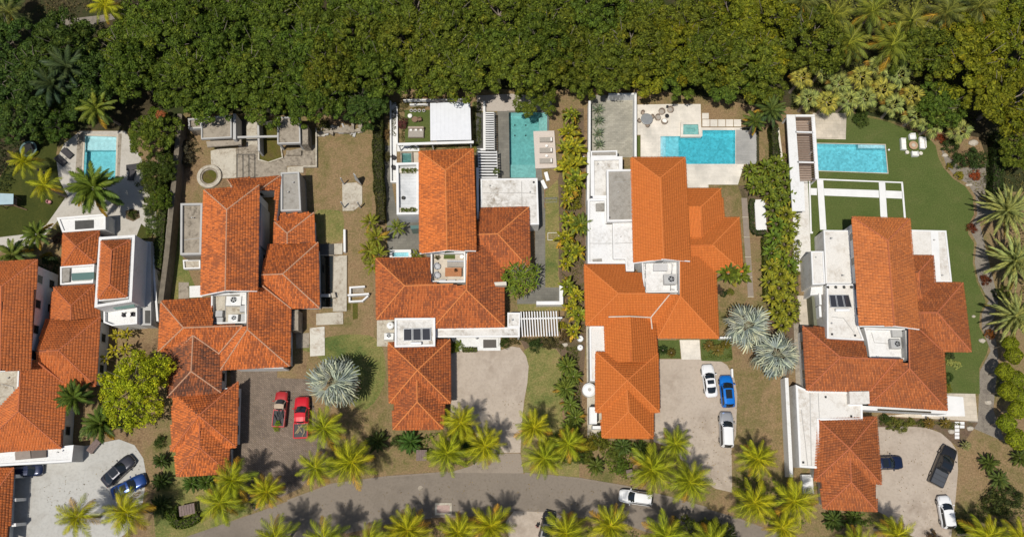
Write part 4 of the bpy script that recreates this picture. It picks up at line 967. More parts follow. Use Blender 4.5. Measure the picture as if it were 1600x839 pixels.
slab('white_walkway', [(1238, 282), (1262, 282), (1263, 300), (1267, 395), (1267, 424), (1240, 424)], .06, M_ROOFC)
slab('pergola_floor', [(1243, 180), (1266, 180), (1268, 282), (1246, 282)], .07, plain('brown_decking', (.40, .31, .25), .8, .15, 2))
slab('white_walkway', [(1380, 649.5), (1478.7, 641), (1478.7, 614), (1524, 615), (1528, 658)], .07, M_TRAV); slab('white_landing', [(1479.5, 618), (1505, 620), (1508, 650), (1440, 650), (1440, 644), (1480, 642)], .16, M_CLEAN, .086)
slab('service_yard', [(1246, 462), (1266, 462), (1275, 515), (1250, 512)], .05, M_TRAV)
slab('service_yard', [(1240, 505), (1256, 505), (1258, 612), (1244, 612)], .03, M_CONC); slab('service_yard', [(589, 500), (616, 500), (616, 541), (589, 541)], .03, M_CONCL)
slab('service_yard', [(916, 505), (947, 505), (940, 690), (918, 690)], .03, M_CONCL)
slab('front_path', [(1062, 531), (1093, 531), (1095, 561.5), (1065, 561.5)], .05, M_WHITEP)
slab('front_step', [(704, 527), (782, 527), (782, 547.5), (716, 547.5)], .1, M_WHITE); slab('front_step', [(718, 527), (779, 527), (779, 541), (722, 541)], .24, M_WHITE, .138)
sheet('small_lawn', [(1028.7, 531.5), (1061.5, 531.5), (1063.8, 560), (1029, 560)], .02, M_TURF); sheet('small_lawn', [(1094.5, 530.5), (1142, 529), (1145, 562), (1135, 565), (1096, 563.5)], .02, M_TURF)
sheet('grass_strip', [(995.5, 212.5), (1000.5, 212.5), (1000.5, 245), (996, 245)], .02, M_TURF)
# white paving slabs crossing the artificial lawn
wl = lambda px: slab('lawn_paving', px, .045, M_CLEAN, .034)
wl([(1263.7, 278.6), (1410.7, 284.4), (1411, 286.4), (1263.9, 280.8)])
wl([(1266.2, 294.2), (1276.4, 294.4), (1276.4, 305.2), (1266.6, 304.8)]); wl([(1287.2, 294.6), (1373, 297.5), (1373.6, 309.1), (1288, 305.6)]); wl([(1384, 297.9), (1409.7, 299), (1410.6, 310.6), (1384.6, 309.5)])
wl([(1276.6, 281.4), (1286.2, 281.8), (1291.3, 359), (1281.5, 359)]); wl([(1373.2, 285.2), (1383, 285.6), (1386.6, 341), (1376, 341)])
wl([(1263.8, 281.2), (1266, 281.3), (1268.5, 362), (1270.5, 362), (1270, 365), (1266, 365)]); wl([(1408.2, 286.6), (1411, 286.7), (1415.5, 341), (1412.5, 341)])
slab('side_slab', [(279, 441), (295, 441), (295, 466), (279, 467)], .05, M_CONC); slab('side_slab', [(296, 447), (316, 446), (316, 464), (296, 465)], .1, M_WHITE)
# stepping slabs and small paths, each slab its own piece
def pieces(name, label, cat, quads, z, mat, kind=None, part='paver', thick=.05):
    pts = [PP(q, z) for q in quads]; c = mid([mid(p) for p in pts]); t = thing(name, label, cat, (c.x, c.y, 0))
    for p in pts: MB().prism(p, z - thick, z).build(part, [mat], t)
    return t
pieces('stepping_stones', 'row of white square stepping slabs along the upper edge of the L-shaped pool', 'paving slabs', [[(1097, 177), (1107.5, 177), (1107.5, 186), (1097, 186)]] + [[(1097.5 + 12.3 * i, 187), (1108.8 + 12.3 * i, 187), (1108.8 + 12.3 * i, 198), (1097.5 + 12.3 * i, 198)] for i in range(5)], .1, M_WHITEP)
pieces('stepping_stones', 'pair of white stepping slab columns between the front planting and the white walkway', 'paving slabs', [[(1492 + 8 * i, 658.5 + 5.6 * j), (1499 + 8 * i, 658.5 + 5.6 * j), (1499 + 8 * i, 663 + 5.6 * j), (1492 + 8 * i, 663 + 5.6 * j)] for i, j in ((0, 0), (0, 1), (1, 0), (1, 1), (0, 2), (0, 3), (0, 4))], .06, M_CLEAN)
sp = []
for i in range(5):
    v0, v1 = 309.5 + i * 31, 338.5 + i * 31; a = 1158 + (v0 - 305) * .068; b = 1158 + (v1 - 305) * .068; sp.append([(a, v0), (a + 9, v0), (b + 9, v1), (b, v1)])
pieces('side_path_slabs', 'long taupe side path slabs divided by thin white strips beside the orange roof', 'paving slabs', sp, .04, plain('taupe_slab', (.25, .205, .165), .9, .12, 2))
pieces('path_strips', 'thin white joint strips across the taupe side path', 'paving strips', [[(q[2][0] - 9.4, q[2][1] + .4), (q[2][0], q[2][1] + .4), (q[2][0], q[2][1] + 1.6), (q[2][0] - 9.4, q[2][1] + 1.6)] for q in sp], .05, M_CONCL, part='strip')
# ------------------------------------------------------------------ villa with the pale pergola and slate pool deck (centre)
def house(label, u, v): c = P(u, v, 0); return thing('villa', label, 'house', (c.x, c.y, 0))
ME, MR, WE, GE = 6.5, 8.0, 3.5, 2.9
h = house('villa with weathered orange tiles around a furnished roof terrace, beside the turquoise pool', 700, 420)
def main_roof(h, nw, ne, se, sw, rn, rs, tm, cm, over=.6, hipn=True, ez=ME, rz=MR):
    N_, E_, S_, W_ = (*nw, ez), (*ne, ez), (*se, ez), (*sw, ez); A, B = (*rn, rz), (*rs, rz)
    roof(h, 'main_roof', [[N_, W_, B, A], [E_, N_, A], [S_, E_, A, B]], tm, [(A, N_), (A, E_), (A, B)], cm)
    poly = PP([nw, ne, se, sw], ez); walls(h, poly, 0, ez - .15, M_WHITE, over, 'wall', True, ((.9, 2.3), (4.0, 5.4)))
    p, q, r_ = P(*S_), P(*W_), P(*B); d = Vector((0, over, 0))
    MB().add([p + d - Vector((0, 0, .1)), q + d - Vector((0, 0, .1)), r_ + d - Vector((0, 0, .12)), p + d * 1.3 - Vector((0, 0, .1)), q + d * 1.3 - Vector((0, 0, .1)), r_ + d * 1.3 - Vector((0, 0, .12))], [[0, 2, 1], [3, 4, 5], [0, 1, 4, 3], [1, 2, 5, 4], [2, 0, 3, 5]]).build('gable', [M_WHITE], h)
    g = MB()
    for a, b in ((p, r_), (r_, q)):
        a = a - Vector((0, .03, .02)); b = b - Vector((0, .03, .02)); g.tube([a, b], .09, 6)
    g.build('gable_trim', [M_CLEAN], h)
def terrace(h, px, z, floor_mat, wall_h=.9, ztop=None, pmat=None, t=.22, base=True, name='roof_terrace'):
    p = PP(px, z); 
    MB().prism(p, 0 if base else z - .3, z).build(name, [floor_mat], h)
    if wall_h: parapet(h, offset(p, .01), z - .25, z + wall_h, t, pmat)
def deckroof(h, px, z, mat, lip=.12, t=.3, lipmat=None, z0=0.0, name='flat_roof'):
    p = PP(px, z); MB().prism(p, z0, z).build(name, [mat], h)
    if lip: parapet(h, offset(p, .012), max(z0 + .01, z - .3), z + lip, t, lipmat)
main_roof(h, (656, 237), (739.5, 233), (743.5, 392), (656, 396), (696, 267), (698.6, 391), T2, C_ORNG)
w, r5 = WE, 5.2
roof(h, 'wing_roof', [[(587.6, 404.8, w), (588.6, 499, w), (632.4, 446.7, r5)], [(588.6, 499, w), (700, 496, w), (715, 444, r5), (632.4, 446.7, r5)], [(587.6, 404.8, w), (632.4, 446.7, r5), (708, 444, r5), (673.5, 443, 5.0), (672.5, 403, w)],
     [(674.5, 447, w), (676.3, 512.5, w), (728.7, 453.4, 5.6), (730, 446, 5.6)], [(676.3, 512.5, w), (788, 510.6, w), (728.7, 453.4, 5.6)], [(788, 510.6, w), (785, 383, w), (731, 384, 5.6), (728.7, 453.4, 5.6)],
     [(750, 325.8, w), (744.3, 366.8, 5.1), (777.7, 365.8, 5.1), (826.3, 324, w)], [(826.3, 324, w), (777.7, 365.8, 5.1), (828.2, 421, w)], [(828.2, 421, w), (777.7, 365.8, 5.1), (744.3, 366.8, 5.1), (744, 421, w)]], T2W,
     [((587.6, 404.8, w), (632.4, 446.7, r5)), ((588.6, 499, w), (632.4, 446.7, r5)), ((632.4, 446.7, r5), (708, 444, r5)), ((676.3, 512.5, w), (728.7, 453.4, 5.6)), ((788, 510.6, w), (728.7, 453.4, 5.6)), ((728.7, 453.4, 5.6), (731, 396, 5.6)), ((826.3, 324, w), (777.7, 365.8, 5.1)), ((828.2, 421, w), (777.7, 365.8, 5.1)), ((744.3, 366.8, 5.1), (777.7, 365.8, 5.1))], C_ORNG)
for px in ([(587.6, 404.8), (672.5, 403), (674.4, 496.3), (588.6, 499)], [(676.3, 444), (788, 440), (788, 510.6), (676.3, 512.5)], [(750, 325.8), (826.3, 324), (828.2, 421), (750, 421)]): walls(h, PP(px, w), 0, w - .1)
terrace(h, [(674, 396), (727.5, 396), (727.5, 443), (674, 443)], 3.3, M_TRAV, .85)
block(h, 'terrace_wall', [(728, 396), (731, 396), (731, 443), (728, 443)], 3.2, 5.2, M_WHITE)
roof(h, 'garage_roof', [[(606.7, 535.3, GE), (608.6, 629.6, GE), (652.4, 578.2, 4.9)], [(703, 530.5, GE), (606.7, 535.3, GE), (652.4, 578.2, 4.9)], [(704, 629.6, GE), (703, 530.5, GE), (652.4, 578.2, 4.9)], [(608.6, 629.6, GE), (704, 629.6, GE), (652.4, 578.2, 4.9)],
     [(615, 631.5, 2.75), (614.3, 671, 2.7), (652, 627.7, 4.25), (651.5, 593.4, 4.3)], [(694.4, 631.5, 2.75), (651.5, 593.4, 4.3), (652, 627.7, 4.25), (692.5, 670, 2.7)], [(614.3, 671, 2.7), (692.5, 670, 2.7), (652, 627.7, 4.25)]], T2W,
     [((606.7, 535.3, GE), (652.4, 578.2, 4.9)), ((703, 530.5, GE), (652.4, 578.2, 4.9)), ((608.6, 629.6, GE), (652.4, 578.2, 4.9)), ((704, 629.6, GE), (652.4, 578.2, 4.9)), ((652, 627.7, 4.25), (651.5, 593.4, 4.3)), ((614.3, 671, 2.7), (652, 627.7, 4.25)), ((692.5, 670, 2.7), (652, 627.7, 4.25))], C_ORNG)
walls(h, PP([(606.7, 535.3), (703, 530.5), (704, 629.6), (608.6, 629.6)], GE), 0, GE - .1); walls(h, PP([(615, 625), (694.4, 625), (692.5, 670), (614.3, 671)], 2.7), 0, 2.6)
deckroof(h, [(617, 497.5), (680, 497), (680, 541), (617, 542.5)], 3.9, M_ROOFW, .2, .3)
deckroof(h, [(680.5, 513.5), (812, 511), (812, 526.5), (680.5, 527)], 2.8, M_ROOFW, .06, .25, z0=2.5); deckroof(h, [(793, 488.5), (812.5, 488.5), (812.5, 510.8), (793, 511)], 2.83, M_ROOFW, .06, .2, z0=2.5)
for u, v in ((810, 525), (810, 491), (744, 525), (700, 525)): q = P(u, v, 2.5); MB().box((q.x, q.y, 1.25), (.25, .25, 2.5)).build('column', [M_WHITE], h)
deckroof(h, [(751, 280), (839.6, 279), (842, 351), (751, 353)], 3.2, M_ROOFW, .08, .25)
block(h, 'ledge', [(744, 262), (747.5, 262), (748.5, 342), (745, 342)], 0, 3.4, M_CLEAN)
block(h, 'chimney_cap', [(772, 441), (791, 440), (791.5, 445.5), (774, 446)], 3.6, 4.9, M_CREAM)
terrace(h, [(620, 258), (655, 257), (655, 337.5), (621, 338)], 3.2, paver_mat('pale_planks', (.58, .60, .63), (.44, .45, .47), 2.6, .5, 0, .04, .02), .8, t=.35)
walls(h, PP([(624, 262), (654, 262), (654, 334), (624, 334)], 3), 0, 2.9, M_WHITE, 0)
block(h, 'planter', [(624, 263), (653, 263), (653, 270), (624, 270)], 3.25, 3.7, M_CREAM); block(h, 'planter', [(624, 325), (654, 325), (654, 332.5), (624, 332.5)], 3.25, 3.7, M_CREAM)
block(h, 'lean_to', [(641, 352.5), (656, 352), (656, 357), (642, 358)], 0, 2.6, M_GREENGL)
HOUSES = {'v2': h}
# ------------------------------------------------------------------ villa with the uniform bright orange roof
h = house('villa under a uniform freshly painted bright orange roof, with white upper terraces', 1050, 440)
main_roof(h, (986.9, 246.7), (1070.6, 246.3), (1077.8, 408), (990, 411), (1031, 279), (1036.8, 404.8), T3, C_PAINT)
a1, a2, a3, a4 = (1094.8, 323.9, 4.75), (1113, 383, 5.2), (1062.9, 463, 5.7), (966, 458.8, 5.4)
roof(h, 'wing_roof', [[(1073, 295, w), (1073, 324, 4.75), a1, (1126.3, 295, w)], [(1126.3, 295, w), a1, (1096, 374, 4.75), (1132, 345, w)], [(1073, 324, 4.75), (1076, 374, 4.75), (1096, 374, 4.75), a1],
     [(1076, 341, w), (1078, 384, 5.2), a2, (1154.9, 340.6, w)], [(1154.9, 340.6, w), a2, (1161, 425, w)], [(1161, 425, w), a2, (1078, 384, 5.2), (1080, 427, w)],
     [(1116, 400, w), (1063, 402, 5.7), a3, (1123, 528.4, w)], [(1123, 528.4, w), a3, (1028, 528, w)], [(1028, 528, w), a3, (1062.5, 461, 5.7), (1022, 461.5, w)],
     [(912.9, 414, w), (915.7, 508.7, w), a4], [(915.7, 508.7, w), (1032, 505, w), (1060, 460, 5.4), a4], [(912.9, 414, w), a4, (1060, 460, 5.4), (1008, 459, 5.4), (1002.5, 426, w + .48), (977.7, 424.8, w + .45), (976.7, 414, w)]], T3,
     [((1126.3, 295, w), a1), (a1, (1095, 345, 4.75)), ((1154.9, 340.6, w), a2), ((1161, 425, w), a2), ((1123, 528.4, w), a3), ((1028, 528, w), a3), (a3, (1063, 405, 5.7)), ((912.9, 414, w), a4), ((915.7, 508.7, w), a4), (a4, (1046, 460, 5.4))], C_PAINT)
fl = MB(); fl.tube([P(951, 495, 4.15), P(984, 494.2, 5.05), P(1016.8, 495.9, 4.1)], .1, 6); fl.tube([P(1016.8, 496, 4.1), P(1046, 460.5, 5.55)], .09, 6); fl.tube([P(1017, 496, 4.1), P(1019, 514, 3.85)], .09, 6); fl.build('flashing', [plain('white_flashing', (.62, .52, .42), .8, .2)], h)
for px in ([(1073, 295), (1126.3, 295), (1131, 345), (1073, 345)], [(1073, 342), (1154.9, 342), (1159, 413), (1073, 413)], [(1019, 440), (1117.6, 440), (1123, 528), (1028, 528)], [(912.9, 414), (976, 414), (990, 508), (915.7, 508.7)]): walls(h, PP(px, w), 0, w - .1, M_WHITE, .45)
b1, b2, g3 = (980, 594, 5.3), (984, 500, 4.9), 3.3
roof(h, 'garage_roof', [[(944, 496, g3), (946.7, 565, g3), (986.5, 565, 4.95), (984, 495, 4.95)], [(1028, 566, g3), (1022, 496.5, g3), (984, 495, 4.95), (986.5, 565, 4.95)],
     [(931, 550, g3), (930.5, 644, g3), b1], [(1028, 552, g3), (931, 550, g3), b1], [(1030, 644, g3), (1028, 552, g3), b1], [(930.5, 644, g3), (1030, 644, g3), b1],
     [(940, 645, 3.15), (941, 683.5, 3.1), (981.8, 643, 4.7), (979.4, 608.5, 4.75)], [(1020.6, 645.4, 3.15), (979.4, 608.5, 4.75), (981.8, 643, 4.7), (1020.6, 684.7, 3.1)], [(941, 683.5, 3.1), (1020.6, 684.7, 3.1), (981.8, 643, 4.7)]], T3,
     [((931, 550, g3), b1), ((930.5, 644, g3), b1), ((1030, 644, g3), b1), (b1, (1028, 552, g3)), ((979.4, 608.5, 4.75), (981.8, 643, 4.7)), ((981.8, 643, 4.7), (1020.6, 684.7, 3.1)), ((941, 683.5, 3.1), (981.8, 643, 4.7))], C_PAINT)
for px, zz in (([(931, 550), (1028, 552), (1030, 644), (930.5, 644)], 3.2), ([(940, 640), (1020.6, 640), (1020.6, 684.7), (941, 683.5)], 3.0), ([(945, 509), (1019, 514), (1028, 560), (946.7, 560)], 3.2)): walls(h, PP(px, zz), 0, zz - .1)
terrace(h, [(1001.5, 409.5), (1060, 408), (1062.5, 458), (1008, 459), (1003.8, 453.4)], 3.45, M_TERRW, .75)
block(h, 'terrace_wall', [(1060.5, 404), (1063, 404), (1063, 458), (1061.5, 458)], 3.2, 5.3, M_WHITE)
block(h, 'hatch', [(1021, 412.5), (1043, 411.5), (1043, 423), (1021, 423)], 3.45, 3.95, plain('pale_grey_sheet', (.48, .48, .48), .6, .06))
deckroof(h, [(922.4, 247), (972, 246), (972, 266), (967, 312), (923, 312)], 3.3, M_ROOFW, .35, .55); deckroof(h, [(947.5, 266.5), (988, 265.8), (990, 346.5), (948.5, 347.5)], 4.2, M_ROOFG, .3, .3)
deckroof(h, [(923, 237.5), (964, 236.5), (964, 246), (923, 246.5)], 3.0, M_ROOFG, .3, .2)
terrace(h, [(918, 312.5), (947, 312.5), (948, 347.8), (990, 347.8), (990, 413), (918, 413)], 3.1, M_TERRW, .4, t=.3); terrace(h, [(957.5, 348), (990, 348), (990.5, 424), (978, 424), (977, 405), (958.5, 405)], 3.6, M_TERRW, .12)
block(h, 'step', [(931, 318), (944, 317), (944, 330), (931, 330)], 3.0, 3.35, M_ROOFG); block(h, 'skylight', [(926, 405), (940, 404), (941, 412), (927, 412)], 3.2, 3.45, M_ROOFG)
deckroof(h, [(921, 510), (946, 510), (946.5, 551), (932, 551), (932, 595), (922, 595)], 3.0, M_ROOFC, .15, .25); deckroof(h, [(921, 636), (932.5, 636), (932.5, 662), (921, 662)], 2.4, M_CLEAN, .1, .15)
block(h, 'porch_slab', [(926, 665), (940, 665), (940, 670), (926, 670)], 0, 2.2, M_CLEAN)
for px, z in (([(957, 349), (958, 349), (958.5, 404), (957.5, 404)], 3.62), ([(918, 380), (957, 380), (957, 381), (918, 381)], 3.12), ([(958, 380), (990, 379), (990, 380), (958, 381)], 3.615)): block(h, 'edge_shade_line', px, z - .3, z, M_GREYW)  # grey strips stand in for parapet shadows and shaded level edges
HOUSES['v3'] = h
# ------------------------------------------------------------------ villa beside the dark artificial lawn (right)
h = house('villa in terracotta tiles with white flat roofs, beside the dark artificial lawn', 1390, 500)
main_roof(h, (1331, 339), (1420.8, 342), (1436, 514.3), (1343, 509.5), (1386.8, 376.3), (1396.7, 509), T4, C_RED)
c1, c2, c3 = (1435.4, 425, 4.5), (1464, 488.5, 5.3), (1420.8, 575.5, 5.7); c4 = (1312.5, 558, 5.3)
roof(h, 'wing_roof', [[(1425.7, 399.4, w), (1427, 425, 4.5), c1, (1458, 399.8, w)], [(1458, 399.8, w), c1, (1440, 468, 4.5), (1460, 446, w)], [(1427, 425, 4.5), (1431, 468, 4.5), (1440, 468, 4.5), c1], [(1430, 442, w), (1434, 488.5, 5.3), c2, (1504, 442, w)], [(1504, 442, w), c2, (1517, 549.3, w)],
     [(1517, 549.3, w), c2, (1434, 488.5, 5.3), (1438, 548.5, w)], [(1471, 514, w), (1420, 514, 5.7), c3, (1479.8, 640.5, w)], [(1479.8, 640.5, w), c3, (1357, 632.5, w)], [(1357, 632.5, w), c3, (1420.5, 567, 5.7), (1356, 566, w)],
     [(1254, 509.5, w), (1260, 609.6, w), c4], [(1260, 609.6, w), (1385, 612, w), (1412, 560, 5.3), c4], [(1254, 509.5, w), c4, (1400, 562, 5.3), (1356, 560, 5.2), (1349.7, 533, w + .4), (1289.6, 529.5, w + .3), (1288.7, 511.5, w)]], T4W,
     [((1458, 399.8, w), c1), (c1, (1436, 442, 4.5)), ((1504, 442, w), c2), ((1517, 549.3, w), c2), (c2, (1434, 488.5, 5.3)), ((1479.8, 640.5, w), c3), ((1357, 632.5, w), c3), (c3, (1420, 514, 5.7)), ((1254, 509.5, w), c4), ((1260, 609.6, w), c4), (c4, (1400, 562, 5.3)), ((1437, 515.4, 5.4), (1471, 547, w + .1)), ((1359, 611.5, w + .1), (1400, 562, 5.3))], C_RED)
for px in ([(1425.7, 399.4), (1458, 399.8), (1458.4, 445), (1430, 445)], [(1430, 442), (1504, 442), (1517, 549.3), (1436, 548)], [(1358, 570), (1474, 548), (1479.8, 640.5), (1357, 632.5)], [(1254, 509.5), (1289, 511), (1359, 611.5), (1260, 609.6)]): walls(h, PP(px, w), 0, w - .1, M_WHITE, .45)
deckroof(h, [(1422.5, 359.5), (1478, 360.8), (1487, 441), (1458, 441), (1425, 441)], 3.2, M_ROOFC, .1, .25); block(h, 'roof_band', [(1454, 362), (1466, 362), (1470, 440), (1458.5, 440)], 3.15, 3.27, M_CLEAN)
deckroof(h, [(1286.5, 360), (1327, 360.5), (1332, 443), (1290, 443)], 3.7, M_ROOFC, .12, .2); deckroof(h, [(1266.7, 393), (1286, 393), (1289, 444), (1269, 445)], 4.6, M_ROOFC, .15, .2)
block(h, 'eave_shade_strip', [(1327.5, 362), (1333, 362), (1341, 510), (1334.5, 510)], 0, 3.3, plain('brown_eave_shade', (.16, .12, .09), .8, .3, 3))  # brown strip paints the shade and wall beneath the eaves
deckroof(h, [(1291, 444.5), (1333.5, 444.5), (1341, 511), (1349, 532), (1291.5, 529)], 4.4, M_ROOFC, .25, .22); block(h, 'side_slab', [(1268, 446), (1288, 446), (1288, 460), (1266, 461)], 0, 3.0, M_WHITE)
for i in range(2): block(h, 'louvre_frame', [(1279.5, 459 + 19 * i), (1283, 459 + 19 * i), (1284, 476 + 19 * i), (1280.5, 476 + 19 * i)], 1.0, 3.4, M_CLEAN)
block(h, 'service_wall', [(1268, 462), (1272, 462), (1277, 509), (1272, 509)], 0, 2.2, plain('olive_door', (.14, .14, .09), .7, .2))
terrace(h, [(1347, 513), (1420, 515), (1420, 563), (1356, 561), (1352, 533)], 3.4, M_TERRW, .7); block(h, 'terrace_wall', [(1414, 516), (1420, 516), (1424, 564), (1417, 563)], 3.2, 4.9, M_GREYW)
block(h, 'roof_box', [(1327, 611.5), (1358, 611), (1359, 630.5), (1328, 630.5)], 2.6, 4.0, M_ROOFC)
deckroof(h, [(1243, 601), (1262, 610), (1328, 612), (1328, 631), (1347, 631), (1347.5, 656.5), (1279, 656.5), (1283, 732), (1249, 729.5)], 3.0, M_ROOFC, .1, .3); block(h, 'roof_band', [(1278, 614), (1279, 614), (1281, 655), (1280, 655)], 2.99, 3.06, M_GREYW)
block(h, 'roof_band', [(1265, 614), (1266.3, 614), (1268.5, 728), (1267.3, 728)], 2.99, 3.05, M_GREYW)
block(h, 'front_ledge', [(1346, 633.5), (1479, 641.5), (1480, 646.5), (1346, 640)], 0, 3.0, M_WHITE); block(h, 'window_box', [(1372, 638.8), (1455, 643), (1455, 645), (1372, 641)], 3.0, 3.2, M_TWIG)
d1 = (1327, 700.4, 4.9)
roof(h, 'garage_roof', [[(1278, 655, GE), (1272, 751, GE), d1], [(1369, 651, GE), (1278, 655, GE), d1], [(1377, 756, GE), (1369, 651, GE), d1], [(1272, 751, GE), (1377, 756, GE), d1],
     [(1282, 753.5, 2.75), (1286, 794.3, 2.7), (1329.7, 753, 4.2), (1328, 712.6, 4.35)], [(1367.5, 756, 2.75), (1328, 712.6, 4.35), (1329.7, 753, 4.2), (1370, 798.5, 2.7)], [(1286, 794.3, 2.7), (1370, 798.5, 2.7), (1329.7, 753, 4.2)]], T4W,
     [((1278, 655, GE), d1), ((1369, 651, GE), d1), ((1377, 756, GE), d1), ((1272, 751, GE), d1), ((1328, 712.6, 4.35), (1329.7, 753, 4.2)), ((1286, 794.3, 2.7), (1329.7, 753, 4.2)), ((1370, 798.5, 2.7), (1329.7, 753, 4.2))], C_RED)
gm = PP([(1278, 655), (1369, 651), (1377, 756), (1272, 751)], GE); g2 = offset(gm, -.5)
MB().prism([g2[0], g2[0].lerp(g2[1], 1), g2[2], g2[3]], 0, .05).build('garage_floor', [M_CONC], h)
for a, b in ((0, 1), (3, 0), (2, 3)):
    pa, pb = g2[a % 4], g2[b % 4]; e = (pb - pa); 
    nn = Vector((-e.y, e.x, 0)).normalized() * .12
    m_ = (pa + pb) / 2
    if m_.x < max(q.x for q in g2) - 2: MB().prism([pa + nn, pb + nn, pb - nn, pa - nn], 0.05, GE - .25).build('wall', [M_WHITE], h)
walls(h, PP([(1282, 745), (1367.5, 748), (1370, 798.5), (1286, 794.3)], 2.7), 0, 2.6)
HOUSES['v4'] = h
# ------------------------------------------------------------------ old villa with mottled dark red tiles (left of centre)
h = house('old villa with mottled mouldy dark red tiles and a sunken courtyard slot', 390, 450)
main_roof(h, (319.4, 297), (405, 289.5), (401.8, 454.5), (314, 461.9), (354.6, 328), (352.2, 454), T1, C_MORT)
e1, e2, e3, e4, e5 = (449, 364.8, 4.5), (441.9, 428.3, 5.3), (386.8, 514.7, 5.6), (287, 512, 5.2), (302.4, 527.8, 5.0)
roof(h, 'rear_roof', [[(355.5, 281, 4.2), (370, 300, 5.3), (405, 297.5, 5.6), (438, 275, 4.2)], [(438, 275, 4.2), (405, 297.5, 5.4), (429.5, 297.7, 4.4), (429, 347, 4.4), (432, 340, 4.3)]], T1, [((438, 275, 4.2), (406, 297, 5.5)), ((355.5, 281, 4.2), (368, 299, 5.2))], C_MORT)
walls(h, PP([(356, 281), (437, 275), (437, 296), (358, 300)], 4), 0, 4.0, M_WHITE, .3); walls(h, PP([(430, 297), (438, 297), (434, 345), (430, 345)], 4), 0, 4.0, M_WHITE, .1)
block(h, 'court_wall', [(404.5, 318), (408, 318), (407, 383), (403.5, 383)], 0, 4.4, M_GREYW)
roof(h, 'wing_roof', [[(429.3, 347, w), (428, 381, w), (449, 381, 4.5), e1], [(490.4, 332.6, w), (439.3, 334, w), (429.3, 347, w), e1], [(491.7, 378.5, w), (490.4, 332.6, w), e1, (449, 381, 4.5)],
     [(497, 379, w), (418.3, 383, w), (407.8, 429.6, 5.3), e2], [(498.8, 480.6, w), (497, 379, w), e2], [(411, 482, w), (498.8, 480.6, w), e2, (407.8, 429.6, 5.3)],
     [(452.4, 572, w), (455, 447, w), (388.5, 449, 5.6), e3], [(344.9, 577.6, w), (452.4, 572, w), e3], [(340, 514, w), (344.9, 577.6, w), e3, (387.5, 509, 5.6)],
     [(251.8, 471.5, w), (247.9, 549, w), e4], [(331.8, 465.4, w), (251.8, 471.5, w), e4, (379, 508.7, 5.2), (333, 508, 5.1)], [(247.9, 549, w), (356, 553, w), (383, 508.7, 5.2), e4]], T1,
     [((490.4, 332.6, w), e1), ((429.3, 347, w), e1), ((449, 381, 4.5), e1), ((497, 379, w), e2), ((498.8, 480.6, w), e2), (e2, (407.8, 429.6, 5.3)), ((452.4, 572, w), e3), ((344.9, 577.6, w), e3), (e3, (388.5, 457, 5.6)), ((410.4, 446.6, 5.35), (455, 482, w + .1)), ((251.8, 471.5, w), e4), ((247.9, 549, w), e4), (e4, (379, 508.7, 5.2)),
      ((271.5, 553, w + .1), (302, 524, 4.8)), ((342, 552, w + .15), (302, 524, 4.8)), ((342, 553, w + .2), (379, 509.5, 5.3))], C_MORT)
roof(h, 'neck_roof', [[(260, 545, w), (261, 620.9, w), (299, 580, 4.75), (302, 520, 4.75)], [(347, 540, w), (302, 520, 4.75), (299, 580, 4.75), (345.5, 613, w)], [(261, 620.9, w), (345.5, 613, w), (299, 580, 4.75)]], T1D, [((302, 524, 4.8), (299, 580, 4.75)), ((261, 620.9, w), (299, 580, 4.75)), ((345.5, 613, w), (299, 580, 4.75))], C_MORT, label='darker mouldy roof between the wing and the garage')
for px in ([(431, 336), (490, 333), (491, 385), (431, 385)], [(419, 383), (497, 379), (498.8, 480.6), (412, 482)], [(390, 470), (453, 482), (452.4, 572), (346, 577)], [(251.8, 471.5), (331, 465), (333, 545), (250, 545)], [(262, 550), (347, 560), (345.5, 613), (261, 620.9)]): walls(h, PP(px, w), 0, w - .1, M_WHITE, .5)
terrace(h, [(333, 461), (387.5, 459), (387.5, 506), (333, 507.5)], 3.3, M_CONCL, .8, pmat=M_WHITE); block(h, 'terrace_wall', [(387.8, 457), (390, 457), (390, 505), (387.8, 505)], 3.2, 5.2, M_GREYW)
deckroof(h, [(284, 319.5), (318, 319), (316, 399), (283.5, 399.5)], 3.6, M_CONC, .45, .3, M_GREYW); deckroof(h, [(287, 407), (314, 406), (314, 420), (288, 421)], .7, M_CONCL, .3, .2)
deckroof(h, [(439.5, 271), (468, 269.6), (471, 330), (439.5, 331)], 3.9, M_ROOFG, .3, .25, M_GREYW)
f1 = (311, 649, 4.8)
roof(h, 'garage_roof', [[(270, 612, GE + .4), (267.4, 704.8, GE), f1], [(372.4, 596, GE), (345, 614, GE + .3), (270, 614, GE + .4), f1], [(369.7, 698.3, GE), (372.4, 596, GE), f1], [(267.4, 704.8, GE), (369.7, 698.3, GE), f1],
     [(274, 705.5, 2.75), (276.5, 744, 2.7), (311.8, 698.3, 4.2), (312.3, 654, 4.4)], [(360, 699.5, 2.75), (312.3, 654, 4.4), (311.8, 698.3, 4.2), (358.7, 739, 2.7)], [(276.5, 744, 2.7), (358.7, 739, 2.7), (311.8, 698.3, 4.2)]], T1,
     [((372.4, 596, GE), f1), ((369.7, 698.3, GE), f1), ((267.4, 704.8, GE), f1), ((312.3, 654, 4.4), (311.8, 698.3, 4.2)), ((276.5, 744, 2.7), (311.8, 698.3, 4.2)), ((358.7, 739, 2.7), (311.8, 698.3, 4.2))], C_RED)
walls(h, PP([(270, 612), (372.4, 598), (369.7, 698.3), (267.4, 704.8)], GE), 0, GE - .1); walls(h, PP([(275, 700), (360, 695), (358.7, 739), (276.5, 744)], 2.7), 0, 2.6)
block(h, 'porch_slab', [(453.5, 484), (466, 484), (466, 516), (454, 516)], 0, 2.6, M_CONC); block(h, 'ledge', [(366, 573.5), (443, 572.5), (443, 575), (366, 576)], 0, 3.2, M_WHITE)
HOUSES['v1'] = h
